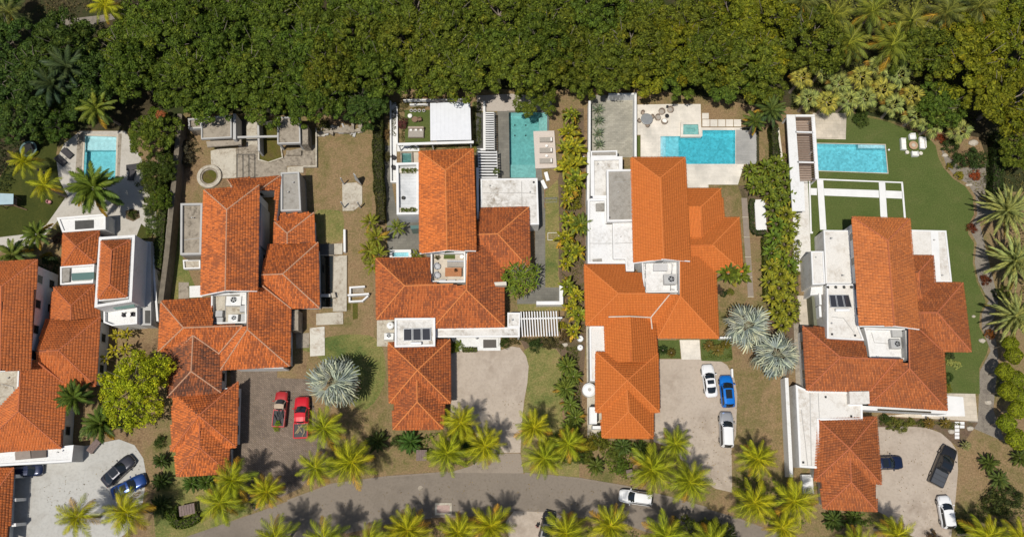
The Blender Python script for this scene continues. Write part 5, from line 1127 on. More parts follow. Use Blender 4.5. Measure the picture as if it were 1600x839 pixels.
# ------------------------------------------------------------------ villa with white tower (far left)
h = house('red tiled villa with a white walled tower, cut by the left edge', 60, 560)
n1, n2 = (2.6, 447.8, MR), (1.3, 579, MR)
roof(h, 'main_roof', [[(-48, 412, ME), (-54, 582, ME), n2, n1], [(59, 405.9, ME), (-48, 412, ME), n1], [(45.9, 579, ME), (59, 405.9, ME), n1, n2]], T0, [((59, 405.9, ME), n1), ((-48, 412, ME), n1), (n1, n2)], C_RED)
walls(h, PP([(-48, 412), (59, 405.9), (45.9, 579), (-54, 582)], ME), 0, ME - .15, M_WHITE, .6, 'wall', True, ((.9, 2.3), (4.0, 5.4)))
k1, k2, k3, k4 = (119.3, 385, 5.0), (111.4, 478, 5.1), (91.8, 547.5, 5.4), (29.3, 642.5, 5.4)
roof(h, 'wing_roof', [[(99, 365, w), (97, 416, w), k1], [(156, 361, w), (99, 365, w), k1], [(149.5, 411, w), (156, 361, w), k1], [(97, 416, w), (149.5, 411, w), k1],
     [(84, 449, w), (78, 498, w), (111.4, 500, 5.1), k2], [(148, 445, w), (84, 449, w), k2], [(157, 494, w), (148, 445, w), k2, (111.4, 500, 5.1)],
     [(70, 500, w), (56.4, 549, 5.4), k3, (157, 495.5, w)], [(157, 495.5, w), k3, (150, 603, w)], [(60, 600, w), (56.4, 549, 5.35), k3, (150, 603, w)],
     [(106, 562, w), (96.4, 699.7, w), k4, (33, 562, 5.4)], [(96.4, 699.7, w), (-40, 708, w), k4], [(-40, 708, w), (-38, 640, w), (0, 636, 5.0), (33, 600, 5.4), k4]], T0,
     [(q, k1) for q in ((99, 365, w), (156, 361, w), (149.5, 411, w), (97, 416, w))] + [((148, 445, w), k2), ((84, 449, w), k2), (k2, (111.4, 500, 5.1)), ((157, 495.5, w), k3), ((150, 603, w), k3), (k3, (56.4, 550, 5.2)), ((96.4, 699.7, w), k4), ((-40, 708, w), k4), (k4, (33, 580, 5.4)), ((59.9, 566.6, 5.25), (99.8, 598, w + .1))], C_RED)
for px in ([(99, 365), (156, 361), (149.5, 411), (97, 416)], [(84, 449), (148, 445), (157, 500), (80, 500)], [(80, 500), (157, 496), (150, 603), (70, 600)], [(-30, 590), (103, 598), (96.4, 699.7), (-40, 705)]): walls(h, PP(px, w), 0, w - .1, M_WHITE, .4)
terrace(h, [(97, 418), (150, 414), (148, 443), (97, 446)], 3.2, M_WHITE, .5); block(h, 'glass_roof', [(112, 427), (147, 425), (147, 436), (112, 438)], 3.2, 3.75, M_GREENGL); block(h, 'grey_hatch', [(97, 420), (109, 419), (108, 440), (97, 441)], 3.2, 3.6, M_ROOFG)
deckroof(h, [(90, 341), (166, 335), (166, 359), (99, 364)], 2.9, M_WHITE, .25, .3); block(h, 'glass_roof', [(117, 345), (146, 343.5), (146, 357), (117, 359)], 2.9, 3.0, M_DARK)
terrace(h, [(-8, 580), (34, 577), (31, 633), (-8, 637)], 3.6, M_CONCL, .6); deckroof(h, [(-20, 710), (116, 695), (113, 721), (-20, 729)], 2.9, M_WHITE, .2, .3)
block(h, 'tower_wall', [(160, 376.5), (206, 373.5), (200.5, 466), (153.5, 470.5)], 0, 6.6, M_WHITE)
parapet(h, PP([(154.7, 370.5), (211, 367), (205.8, 471.4), (147.4, 480.6)], 6.8), 0, 6.8, .4, M_WHITE, 'tower_parapet')
t1, t2 = (175, 391.5, 8.0), (171.7, 444, 8.0)
roof(h, 'tower_roof', [[(158.6, 377, 6.75), (153.4, 467, 6.75), t2, t1], [(204, 375, 6.75), (158.6, 377, 6.75), t1], [(198, 463.6, 6.75), (204, 375, 6.75), t1, t2], [(153.4, 467, 6.75), (198, 463.6, 6.75), t2]], T0, [((158.6, 377, 6.75), t1), ((204, 375, 6.75), t1), ((153.4, 467, 6.75), t2), ((198, 463.6, 6.75), t2), (t1, t2)], C_RED)
terrace(h, [(165, 484), (217, 478), (217, 507), (178, 510), (165, 505)], 3.2, M_WHITE, .6); block(h, 'glass_canopy', [(170, 478), (209, 474), (211, 480), (182, 484)], 5.2, 5.3, M_GREENGL)
block(h, 'lower_wing', [(208, 374), (236, 378), (236, 508), (218, 508), (207, 470)], 0, 2.6, M_GREYW); block(h, 'lower_window', [(226.5, 485), (234.8, 485), (234.8, 505), (226.5, 505)], 2.4, 2.63, M_DARK)
roof(h, 'carport_roof', [[(-40, 732, 2.9), (-40, 850, 2.9), (-15, 850, 4.0), (-12, 775, 4.0)], [(22, 731, 2.9), (-40, 732, 2.9), (-12, 775, 4.0)], [(12, 850, 2.9), (22, 731, 2.9), (-12, 775, 4.0), (-15, 850, 4.0)]], T0, [((22, 731, 2.9), (-12, 775, 4.0))], C_RED)
for v in (742, 779, 818): block(h, 'pier', [(13, v), (25, v - 1), (25, v + 4), (13, v + 5)], 0, 2.5, M_WHITE)
block(h, 'wall', [(-30, 735), (6, 735), (2, 850), (-30, 850)], 0, 2.7, M_WHITE)
block(h, 'roof_hatch', [(23, 706), (47, 703.5), (48, 716), (24, 718.5)], 3.0, 3.25, plain('taupe_hatch', (.26, .215, .18), .8, .12, 2)); block(h, 'roof_hatch', [(48.5, 703.5), (72, 701), (72, 714), (49, 716)], 3.0, 3.25, plain('brown_hatch', (.13, .105, .09), .8, .12, 2))
HOUSES['v0'] = h

def vents(h, spots, z, mat=None):
    for u, v in spots:
        c = P(u, v, z + .3); MB().lathe((c.x, c.y, z), [(.07, 0), (.07, .3), (.11, .3), (.11, .38), (.02, .42)], 8).build('vent_pipe', [mat or M_GREYW], h)
def conduit(h, pts, z): MB().tube([P(u, v, z + .06) for u, v in pts], .045, 5).build('conduit', [M_GREYW], h)
def drains(h, spots, z):
    for u, v in spots: c = P(u, v, z); MB().box((c.x, c.y, z + .015), (.3, .3, .03)).build('drain', [M_TRIM], h)
vents(HOUSES['v2'], [(765, 290), (828, 300), (640, 503), (800, 500)], 3.22); conduit(HOUSES['v2'], [(755, 302), (815, 301.5), (838, 303)], 3.2); conduit(HOUSES['v2'], [(815, 284), (815.5, 322)], 3.2); drains(HOUSES['v2'], [(756, 345), (834, 285)], 3.2)
vents(HOUSES['v3'], [(934, 256), (955, 290), (970, 370)], 3.35); conduit(HOUSES['v3'], [(960, 285), (985, 284), (986, 330)], 4.2); drains(HOUSES['v3'], [(952, 340), (924, 308)], 4.2); vents(HOUSES['v3'], [(966, 300)], 4.2)
vents(HOUSES['v4'], [(1300, 372), (1318, 430), (1300, 505), (1275, 402)], 4.5); conduit(HOUSES['v4'], [(1252, 640), (1258, 690), (1262, 727)], 3.0); conduit(HOUSES['v4'], [(1300, 495), (1318, 497), (1335, 520)], 4.4); drains(HOUSES['v4'], [(1300, 522), (1336, 524)], 4.4); drains(HOUSES['v4'], [(1255, 722), (1290, 620), (1330, 650)], 3.0); vents(HOUSES['v4'], [(1460, 375), (1473, 430)], 3.2); conduit(HOUSES['v4'], [(1362, 520), (1366, 535), (1390, 537)], 3.4)
vents(HOUSES['v1'], [(300, 340), (450, 300), (458, 285)], 3.9); conduit(HOUSES['v1'], [(288, 375), (312, 372)], 3.6); conduit(HOUSES['v1'], [(352, 463), (352, 503), (360, 504)], 3.3)
vents(HOUSES['v0'], [(12, 590), (26, 622), (90, 706)], 3.6); conduit(HOUSES['v0'], [(2, 600), (20, 604), (28, 628)], 3.6)
# ------------------------------------------------------------------ pergolas, canopies, garden walls
def frame_thing(name, label, cat, u, v): c = P(u, v, 0); return thing(name, label, cat, (c.x, c.y, 0))
def beam(t, a, b, z, w, h, mat, name='beam'):
    a, b = P(*a, z), P(*b, z); d = b - a; c = (a + b) / 2
    return MB().box((c.x, c.y, z - h / 2), (d.length, w, h), math.atan2(d.y, d.x)).build(name, [mat], t)
def posts(t, pts, z, w, mat, name='post', z0=0.0):
    for u, v in pts: q = P(u, v, z); MB().box((q.x, q.y, (z + z0) / 2 - .02), (w, w, z - z0 - .04)).build(name, [mat], t)
t = frame_thing('slat_pergola', 'white slatted pergola over the walkway between the orange roof and the turquoise pool', 'pergola', 762, 228)
slats(t, P(758.5, 176.5, 2.6), P(771.5, 176.5, 2.6), P(758.5, 233, 2.6), P(772, 233, 2.6), 17, .17, .1, M_CLEAN)
slats(t, P(746.5, 238, 2.6), P(776.5, 238, 2.6), P(747.5, 277.5, 2.6), P(778, 277.5, 2.6), 10, .2, .1, M_CLEAN)
beam(t, (771.8, 175), (772.6, 235), 2.5, .1, .14, M_GREYW); beam(t, (758.6, 175), (758.8, 235), 2.5, .1, .14, M_GREYW); beam(t, (747, 236), (748, 279), 2.5, .1, .14, M_GREYW); beam(t, (776, 236), (777.5, 279), 2.5, .1, .14, M_GREYW)
posts(t, [(771.8, 176), (772.4, 206), (776.5, 237), (777.5, 278), (758.6, 176), (747.5, 278)], 2.4, .12, M_GREYW)
t = frame_thing('entrance_pergola', 'small white pergola of fourteen slats at the front walkway end', 'pergola', 842, 505)
slats(t, P(814, 487, 2.7), P(816.5, 526, 2.7), P(869, 486, 2.7), P(871.5, 525, 2.7), 14, .16, .14, M_CLEAN)
beam(t, (811.5, 498), (878.5, 496.5), 2.55, .22, .2, M_CLEAN); posts(t, [(876, 496.6), (814, 498), (845, 497)], 2.35, .2, M_CLEAN)
t = frame_thing('pavilion', 'white ribbed metal roof pavilion over the walled garden turf', 'pavilion', 704, 190)
q = PP([(672, 161.5), (734.5, 159.7), (736.4, 218.7), (672.5, 219.8)], 3.2); MB().prism(q, 3.05, 3.2).build('roof_sheet', [plain('white_roof_sheet', (.66, .67, .69), .45, .05)], t)
for i in range(10):
    s = (i + .5) / 10; a, b = q[0].lerp(q[1], s), q[3].lerp(q[2], s); MB().box(((a.x + b.x) / 2, (a.y + b.y) / 2, 3.22), ((b - a).length - .1, .05, .02), math.atan2(b.y - a.y, b.x - a.x)).build('roof_rib', [MATS['white_roof_sheet']], t)
posts(t, [(674, 218), (735, 217), (674, 164), (733, 162)], 3.05, .16, M_CLEAN); beam(t, (621, 225.5), (740, 222), 2.9, .38, .22, M_CLEAN); posts(t, [(623, 225.4), (675, 224), (735, 222.2)], 2.7, .16, M_CLEAN)
t = frame_thing('long_pergola', 'white framed pergola with brown slats along the left of the lawn pool', 'pergola', 1253, 230); zp = 2.8
MB().prism(PP([(1229, 179.5), (1242.5, 179.5), (1250, 284), (1256, 284), (1258, 330), (1238, 330)], zp), zp - .25, zp).build('roof_slab', [M_WHITE], t)
beam(t, (1243, 181), (1273, 181), zp, .35, .22, M_CLEAN); beam(t, (1270.5, 183), (1276.8, 280), zp, .55, .22, M_CLEAN); beam(t, (1243, 206.3), (1270, 207), zp, .28, .2, M_CLEAN); beam(t, (1246, 253.3), (1273, 254), zp, .28, .2, M_CLEAN)
slats(t, P(1243, 184, zp - .06), P(1270, 184, zp - .06), P(1249, 283, zp - .06), P(1275, 283, zp - .06), 38, .055, .12, M_WOOD); posts(t, [(1271, 183), (1276, 279), (1273.5, 232)], zp - .25, .2, M_CLEAN); posts(t, [(1231, 182), (1240, 328), (1235, 255)], zp - .25, .2, M_CLEAN)
def gwall(label, pts, z, t_, mat, name='garden_wall', cat='wall', z0=0.0):
    ps = PP(pts, z); c = mid(ps); o = thing(name, label, cat, (c.x, c.y, 0))
    for i, (a, b) in enumerate(zip(ps[:-1], ps[1:])):
        d = (b - a).normalized(); n = Vector((-d.y, d.x, 0)) * t_ / 2; e = d * t_ / 2 if i else d * 0
        MB().prism([a + n + e, b + n + d * t_ / 2, b - n + d * t_ / 2, a - n + e], z0, z + .002 * i).build('wall_run', [mat], o)
    return o
gwall('tall weathered grey boundary wall between the leftmost villa and its old neighbour', [(281, 178), (271, 290), (260, 400), (251, 470)], 2.4, .75, plain('mossy_wall', (.16, .135, .10), .95, .3, 1.2))
gwall('pale ledge wall running beside the tall grey boundary wall', [(268, 290), (258, 395), (253, 440)], 1.2, .3, M_CONCL)
gwall('L-shaped white garden wall round the paved corner below the palm lawn', [(877, 446), (877, 473.2), (841, 473.4)], 1.5, .55, M_CLEAN)
gwall('tall white wall between the stone yard and the bright pool terrace', [(993, 144.5), (993, 246)], 2.0, .35, M_CLEAN); gwall('white back wall of the grey stone yard under the trees', [(951, 147.5), (991, 147)], 2.0, .3, M_WHITE)
gwall('long white side wall of the stone yard with agaves', [(921.3, 158), (921, 236)], 2.0, .35, M_WHITE); gwall('white lower side wall beside the upper terraces of the bright orange villa', [(920, 238), (919, 312)], 2.6, .4, M_WHITE)
gwall('low white planter wall along the slatted walkway', [(756.5, 158), (756.8, 233.5), (746.5, 234)], .7, .35, M_CLEAN)
gwall('thin white wall left of the walled garden paths', [(610, 158), (611, 284), (621, 284)], .6, .22, M_CLEAN); gwall('thin white wall beside the pavilion turf planting', [(620, 166), (620.5, 224)], .6, .22, M_CLEAN)
gwall('white rear wall with pots behind the ribbed pavilion', [(630, 156.3), (728, 155.3)], .9, .2, M_WHITE); gwall('short white planter wall above the grey daybed', [(640, 163.5), (668, 163)], .6, .22, M_CLEAN)
gwall('white boundary wall beside the white flat roofs at the dry front lawn', [(1229, 590), (1236.5, 742)], 2.0, .5, M_WHITE); gwall('thin white wall in the shrubs left of the long pergola', [(1216, 200), (1222, 250)], 1.6, .3, M_CREAM)
gwall('white free-standing wall slab on the brown yard', [(538, 358.5), (538.3, 392)], .8, .32, M_CLEAN); gwall('white low wall with a dark end cap crossing the brown yard', [(543, 461), (575, 459)], 1.0, .26, M_CLEAN)
gwall('bracket shaped white low wall on the brown yard', [(570, 447.5), (547, 449), (547, 458)], .7, .24, M_CLEAN); gwall('angled white low wall below the dark capped one', [(546, 464), (546, 471), (566, 470), (574, 463)], .7, .24, M_CLEAN)
gwall('thin pale wall beside the pool terrace of the leftmost villa', [(236, 378), (240, 420), (246, 500)], 1.8, .3, M_WHITE); gwall('thin white strip wall before the front planting of the bright orange villa', [(1125, 527.6), (1141, 527.2)], 1.2, .3, M_CLEAN)
gwall('pale low edging wall round the concrete yard of the old villa', [(494, 200), (494, 260), (475, 260)], .5, .22, M_CONCL); gwall('ruined stone footing at the top of the brown yard', [(497, 208), (520, 205), (545, 206), (566, 203)], .5, .4, M_CONC)
gwall('low white wall at the end of the dry lawn path', [(1144, 576), (1144.5, 588)], .8, .25, M_CLEAN)
# ------------------------------------------------------------------ old villa: concrete pavilions, ring basin, yard slabs
t = frame_thing('concrete_pavilion', 'weathered flat concrete pavilion at the left of the old rear court', 'pavilion', 335, 205)
deckroof(t, [(315, 185), (362.5, 181), (362.5, 216), (315, 218.5)], 2.8, M_CONC, .22, .2, M_GREYW, 2.55); deckroof(t, [(295, 187), (316, 186), (316.5, 202), (296, 203)], 2.2, M_CONC, .35, .25, M_GREYW)
walls(t, PP([(318, 186), (362, 183), (362, 212), (318, 214)], 2.5), 0, 2.5, M_CONC, .25, win=False)
MB().prism(PP([(322, 221), (377, 218.5), (377, 226), (324, 230)], 2.0), 1.7, 2.0).build('canopy', [M_CONC], t)
MB().prism(PP([(364, 178), (368.5, 178), (368.5, 218), (364, 218)], 3), 0, 3).build('fin_wall', [M_GREYW], t)
t = frame_thing('concrete_pavilion', 'weathered flat concrete pavilion with open front at the right of the old rear court', 'pavilion', 455, 215)
deckroof(t, [(434, 184), (469, 184), (470, 225), (434, 226)], 3.0, M_CONC, .25, .2, M_GREYW, 2.7); MB().prism(PP([(471, 196), (481, 196), (481.5, 226), (471, 226)], 2.6), 0, 2.6).build('side_room', [M_CONC], t)
walls(t, PP([(436, 185), (468, 185), (468, 204), (436, 204)], 2.6), 0, 2.65, M_GREYW, .1, win=False); posts(t, [(436, 223), (467.5, 222.5)], 2.7, .3, M_GREYW)
q = P(459, 239, .4); MB().bbox((q.x, q.y, .25), (2.4, .8, .5), .05).build('bar_counter', [M_CONC], t)
t = frame_thing('concrete_beam', 'long concrete beam spanning the mossy basin between two old pavilions', 'beam', 400, 215); beam(t, (369.5, 214.5), (433, 213), 2.6, .3, .25, M_GREYW); beam(t, (402, 193), (433, 191), 2.6, .5, .2, M_CONC, 'cross_beam'); posts(t, [(402.5, 214)], 2.35, .3, M_GREYW)
t = frame_thing('screen_wall', 'grey concrete screen wall standing left of the mossy basin', 'wall', 405, 225); wall_line(t, 'wall_run', (403, 190), (404.5, 236), 2.2, .3, M_GREYW)
q = ccw(PP([(406, 193), (433, 192), (441, 247), (420, 254), (406, 250)], .0)); t = frame_thing('mossy_basin', 'dry basin with mossy olive floor between the concrete pavilions', 'basin', 420, 225)
MB().prism(q, -.02, .03).build('moss_floor', [ground_mat('moss', [(.10, .075, .03), (.12, .095, .03), (.10, .095, .02), (.08, .085, .02)], .5, 5)], t); MB().ring(offset(q, .2), offset(q, .004), 0, .3).build('rim', [M_CONCL], t)
slab('concrete_court', [(329, 236), (345, 232), (369, 232), (369, 278), (340, 279), (330, 262)], .06, M_CONCL); slab('concrete_court', [(369.5, 232), (392, 226), (405, 226), (405, 251), (420, 255), (442, 248.5), (450, 236), (493, 226), (493, 259.5), (448, 259.5), (448, 275), (398, 278), (369.5, 278)], .06, M_CONC)
slab('recess_shade', [(369, 187), (384, 187), (384, 213), (369, 213)], .05, M_DARK); slab('pale_passage', [(385, 191), (402, 190), (402, 229), (392, 226), (385, 230)], .075, M_CONCL); slab('step_joints', [(369.8, 241), (399, 241), (399, 278), (369.8, 278)], .072, M_DARK)  # recess slab is flat, the void's shade is put into its dark colour
pieces('court_steps', 'three broad concrete steps with dark joints in the old rear court', 'steps', [[(371.2 + 9.3 * i, 242), (379 + 9.3 * i, 242), (379 + 9.3 * i, 277), (371.2 + 9.3 * i, 277.5)] for i in range(3)], .18, M_CONC, part='step', thick=.115); slab('pale_landing', [(449, 261), (474, 260), (474, 270), (449, 271)], .1, M_CONCL)
t = frame_thing('ring_basin', 'round concrete ring basin with mossy floor on the old court lawn', 'fountain', 326.5, 276); c = P(326.5, 275.5, .45)
MB().lathe((c.x, c.y, 0), [(1.42, 0), (1.42, .45), (1.9, .45), (1.92, 0)][::-1], 36, capt=False, capb=False).build('ring', [M_CONCL], t)
MB().lathe((c.x, c.y, 0), [(1.40, .0), (1.40, .1)], 30).build('moss_floor', [MATS['moss']], t); MB().lathe((c.x, c.y, 0), [(1.41, .1), (1.41, .3), (1.15, .3), (1.13, .1)][::-1], 30, capt=False, capb=False).build('inner_ledge', [M_CONC], t)
t = frame_thing('carport_base', 'stained concrete pad with four corner posts and a wedge fin on the brown yard', 'concrete pad', 550, 308)
MB().prism(PP([(534.7, 286.7), (557, 285.4), (565.8, 291.5), (565.8, 319), (552.5, 329.2), (535.3, 329.6)], .1), 0, .1).build('pad', [M_CONCL], t)
for u, v in ((538, 288.5), (538.5, 325), (563.5, 325)): q = P(u, v, 0); MB().box((q.x, q.y, 1.4), (.16, .16, 2.8)).build('post', [M_GREYW], t)
q = P(563.5, 290, 0); MB().add([(q.x - .9, q.y + .9, 0), (q.x + .25, q.y - .1, 0), (q.x + .25, q.y + .1, 0), (q.x - .8, q.y + 1.05, 0), (q.x - .5, q.y + .55, 3.6), (q.x - .1, q.y + .2, 3.6), (q.x - .1, q.y + .3, 3.6), (q.x - .42, q.y + .66, 3.6)], [[3, 2, 1, 0], [4, 5, 6, 7], [0, 1, 5, 4], [1, 2, 6, 5], [2, 3, 7, 6], [3, 0, 4, 7]]).build('fin', [M_GREYW], t)
rg = random.Random(9); t = frame_thing('rubble_heap', 'broken concrete and block rubble along the upper edge of the brown yard', 'rubble', 530, 203)
for i in range(26): c = P(498 + rg.random() * 70, 196 + rg.random() * 16, .15); MB().box((c.x, c.y, .1 + .12 * rg.random()), (rg.uniform(.3, 1.3), rg.uniform(.2, .45), rg.uniform(.15, .35)), rg.choice((0, .1, 1.5, 1.6, rg.uniform(0, 3)))).build('block', [rg.choice((M_CONC, M_CONCL, M_GREYW))], t)
for px, hh in (([(523, 200), (552, 199), (552, 204), (523, 205)], .45), ([(549, 188), (553, 188), (553, 207), (549, 207)], .6), ([(561, 186), (566, 186), (566, 206), (561, 206)], .5), ([(516, 202), (521, 205), (520, 211), (515, 208)], .7)): MB().prism(PP(px, hh), 0, hh).build('wall_stub', [M_CONC], t)
slab('stained_terrace', [(522, 400), (542, 399), (541.5, 486), (520, 486)], .3, M_CONCL); slab('stained_terrace', [(522, 381), (535, 380), (535, 397), (522, 398)], .3, M_CONCL); slab('slate_terrace', [(500, 381), (521.5, 381), (521.5, 397), (500, 398)], .28, M_DARK)
slab('stained_terrace', [(494, 490), (536, 487), (536, 506), (494, 508)], .12, M_CONCL); slab('stained_terrace', [(484, 512.5), (507, 510), (507.5, 555), (484.5, 556.5)], .12, stained('white_slab', (.58, .55, .48), (.3, .22, .15), .5, .4)); slab('stained_terrace', [(462, 521), (483, 520), (483, 543), (463, 544)], .06, M_CONC)
t = frame_thing('shaded_basin', 'sunken water channel along the old villa wall, darkened for deep shadow', 'basin', 512, 440); q = ccw(PP([(500.5, 400), (521, 400), (520, 480), (499.5, 480)], .02)); MB().prism(q, -.05, .02).build('shade_dark_water', [glass_mat('shadowed_water', (.012, .016, .012), .05)], t); MB().ring(offset(q, .15), offset(q, .003), 0, .25).build('rim', [M_CONC], t)  # near-black water colour includes the deep shadow of the wing
t = frame_thing('stone_block', 'small grey concrete block beside the dark sunken channel', 'block', 521, 461); q = P(521, 461, .9); MB().bbox((q.x, q.y, .65), (.6, .8, .7), .08, .3).build('block', [M_CONCL], t); q2 = P(508, 461.5, .6); MB().box((q2.x - .2, q2.y, .5), (2.0, .45, .2)).build('bridge_beam', [M_GREYW], t)
t = frame_thing('concrete_hopper', 'patched concrete floor between bracket shaped white walls', 'floor slab', 560, 458); MB().prism(PP([(549, 451), (568, 450), (569, 457), (549, 457.5)], .04), 0, .05).build('floor_patch', [M_CONC], t)
pieces('yard_mats', 'olive mat strips with a dark grate below the bracket walls', 'mats', [[(542, 474), (548, 474), (548, 484), (542, 484)], [(551, 474), (559, 473), (559, 498), (551, 499)]], .03, MATS['moss'], part='mat')
t = frame_thing('pool_fitting', 'four dark round fittings on the floor of the turquoise pool', 'pool fittings', 812, 205)
for u, v in ((804.5, 196), (821.5, 196), (804.5, 212), (821.5, 212)): c = P(u, v, -1.37); MB().lathe((c.x, c.y, -1.395), [(.13, 0), (.13, .03)], 10).build('fitting', [M_TRIM], t)
# spas and plunge pools
def spa(label, px, z, rim, tile, w=.25, inner=None):
    p = ccw(PP(px, z)); c = mid(p); t = thing('plunge_pool', label, 'pool', (c.x, c.y, 0)); MB().ring(p, offset(p, -w), 0.02, z).build('rim', [rim], t)
    q = offset(p, -w - .002); MB().prism(q, .015, .075).build('basin', [tile], t); MB().prism(q, .082, z - .1).build('water', [MATS_WATER(ABS, .5)], t)
    if inner: MB().ring(offset(p, -w - .02), offset(p, -w - inner), .08, z * .55).build('bench', [tile], t)
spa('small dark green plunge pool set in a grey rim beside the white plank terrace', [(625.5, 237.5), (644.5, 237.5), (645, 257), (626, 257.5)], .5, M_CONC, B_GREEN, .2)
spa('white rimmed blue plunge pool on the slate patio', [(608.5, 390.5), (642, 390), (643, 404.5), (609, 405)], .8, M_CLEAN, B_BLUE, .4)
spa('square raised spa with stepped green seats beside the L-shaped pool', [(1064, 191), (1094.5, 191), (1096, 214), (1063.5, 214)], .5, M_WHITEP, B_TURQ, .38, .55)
# ------------------------------------------------------------------ furniture
d_ = M_FABD
lounger('upper of two dark loungers side by side on the left pool patio', 104.5, 239.5, 140, d_, .05, 2.0, .95, frame=M_TRIM, head=.04); lounger('lower of two dark loungers side by side on the left pool patio', 94, 251, 140, d_, .05, 2.0, .95, frame=M_TRIM, head=.04)
lounger('dark lounger lying level on the patio right of the light blue pool', 207, 261, 8, d_, .05, 2.0, .95, frame=M_TRIM, head=.04); lounger('dark lounger standing upright to the house below the level one', 205, 274, 85, d_, .05, 1.7, .95, frame=M_TRIM, head=.04)
for lb, v in (('top grey lounger on the pale platform beside the turquoise pool', 218.5), ('middle grey lounger on the pale platform beside the turquoise pool', 235), ('bottom grey lounger on the pale platform beside the turquoise pool', 251.5)):
    lounger(lb, 853, v, 0, M_FABG, .35, 2.0, .8, 'loungers on the pale platform', .22, M_WOOD, M_FABW)
for lb, v in (('upper small round side table between the grey loungers', 228), ('lower small round side table between the grey loungers', 243.5)): round_table(lb, 854, v, .22, .4, M_FABW, .35, 'side_table')
lounger('upper white sun lounger tilted on the lawn edge by the pool', 854.5, 276, 105, M_PVC, 0, 1.45, .55, head=.15, frame=M_PVC); lounger('lower white sun lounger tilted on the lawn edge by the flat roof', 850, 288.5, 115, M_PVC, .02, 1.45, .55, head=.15, frame=M_PVC)
def goal(label, px, h, n):
    p = PP(px, .05); c = mid(p); t = thing('goal_frame', label, 'goal frame', (c.x, c.y, 0)); m = MB()
    for i in range(4): m.tube([p[i], p[(i + 1) % 4]], .035, 6)
    if h:
        q = [p[0] + Vector((0, 0, h)), p[1] + Vector((0, 0, h))]; m.tube([p[0], q[0], q[1], p[1]], .035, 6); m.tube([q[0], p[3]], .025, 6); m.tube([q[1], p[2]], .025, 6)
    m.build('tube', [M_PVC if not h else M_METAL], t)
    g = MB()
    for i in range(1, 6): g.tube([p[0].lerp(p[1], i / 6), p[3].lerp(p[2], i / 6)], .008, 4)
    for i in range(1, 3): g.tube([p[0].lerp(p[3], i / 3), p[1].lerp(p[2], i / 3)], .008, 4)
    g.build('net', [M_METAL], t)
goal('grey frame with two rails standing on the narrow lawn', [(851, 311), (870, 310.5), (870, 316), (851, 316.5)], .5, 0); goal('thin white rectangular frame lying on the narrow lawn', [(856, 364), (873, 363.5), (873.5, 375), (856, 375)], 0, 0)
# walled garden
t = frame_thing('daybed', 'grey canvas daybed with three white cushions on the garden turf', 'daybed', 650, 207); c = P(650, 207, .6)
MB().bbox((c.x, c.y, .3), (2.5, 1.6, .36), .06).build('base', [M_FABT], t); MB().bbox((c.x, c.y - .2, .55), (2.4, 1.2, .14), .05).build('mattress', [M_FABG], t); MB().bbox((c.x, c.y + .7, .75), (2.5, .35, .55), .08).build('backrest', [M_FABT], t)
for i in (-1, 0, 1): MB().bbox((c.x + i * .8, c.y + .35, .72), (.42, .3, .2), .07).build('cushion', [M_FABW], t)
round_table('small brown round table on the garden turf', 648, 186.5, .5, .5, M_WOOD); t = frame_thing('pouf', 'white round pouf on the garden turf', 'pouf', 640.5, 181); c = P(640.5, 181, .3); MB().lathe((c.x, c.y, 0), [(.3, .02), (.38, .15), (.36, .32), (.2, .42), (.02, .44)], 14).build('cushion', [M_FABW], t)
chair('brown folding chair beside the small round table', 655.5, 187, 200, M_WOOD, 0, .55, False); chair('dark woven chair on the white path by the green plunge pool', 615.5, 246, 20, M_FABD, .0, .7); chair('dark woven chair on the white path below the green plunge pool', 615.5, 261.5, 20, M_FABD, .0, .7)
for i, (lb, u) in enumerate((('leftmost', 642.5), ('second', 648.5), ('third', 655), ('rightmost', 662))):
    t = frame_thing('planter_pot', '%s of four small white pots in the row left of the ribbed pavilion' % lb, 'pot', u, 173); c = P(u, 173, .4); MB().lathe((c.x, c.y, 0), [(.16, 0), (.25, .4), (.2, .4), (.15, .1)], 10, capt=False).build('pot', [M_CLEAN], t); MB().lathe((c.x, c.y, 0), [(.18, .33), (.02, .36)], 10).build('soil', [M_TWIG], t)
slab('white_path', [(611.5, 160), (619, 160), (620, 283), (612, 283)], .03, M_WHITE); slab('white_path', [(620.5, 227), (655, 226), (655, 236.5), (620.5, 237)], .035, M_WHITE); slab('beige_patio', [(645.5, 238), (655, 238), (655, 257), (645.5, 257.5)], .04, M_TRAV)
# roof terrace of the centre villa
zt = 3.3
t = frame_thing('dining_table', 'orange wooden dining table with a plant centrepiece on the roof terrace', 'table', 708.5, 425); t.location.z = zt; BASE[t.name].z = zt; c = P(708.5, 425, zt + .75)
for i in range(6): MB().box((c.x - .02, c.y + (i - 2.5) * .22, zt + .73), (2.4, .21, .05)).build('table_plank', [plain('orange_wood', (.38, .155, .06), .5, .2, 4)], t)
for sx in (-1, 1):
    for sy in (-1, 1): MB().box((c.x + sx * 1.05, c.y + sy * .5, zt + .35), (.1, .1, .7)).build('leg', [M_WOOD], t)
t = frame_thing('corner_sofa', 'pale grey curved sofa behind the orange dining table', 'sofa', 712, 411.5); t.location.z = zt; BASE[t.name].z = zt; c = P(712, 411.5, zt + .5)
MB().bbox((c.x, c.y - .1, zt + .25), (2.5, .75, .36), .06).build('seat', [M_FABG], t); MB().bbox((c.x, c.y + .32, zt + .5), (2.5, .22, .5), .06).build('backrest', [plain('pale_grey_fabric', (.46, .46, .47), .9, .06)], t); MB().bbox((c.x + 1.35, c.y + .05, zt + .4), (.24, .95, .44), .06).build('armrest', [MATS['pale_grey_fabric']], t)
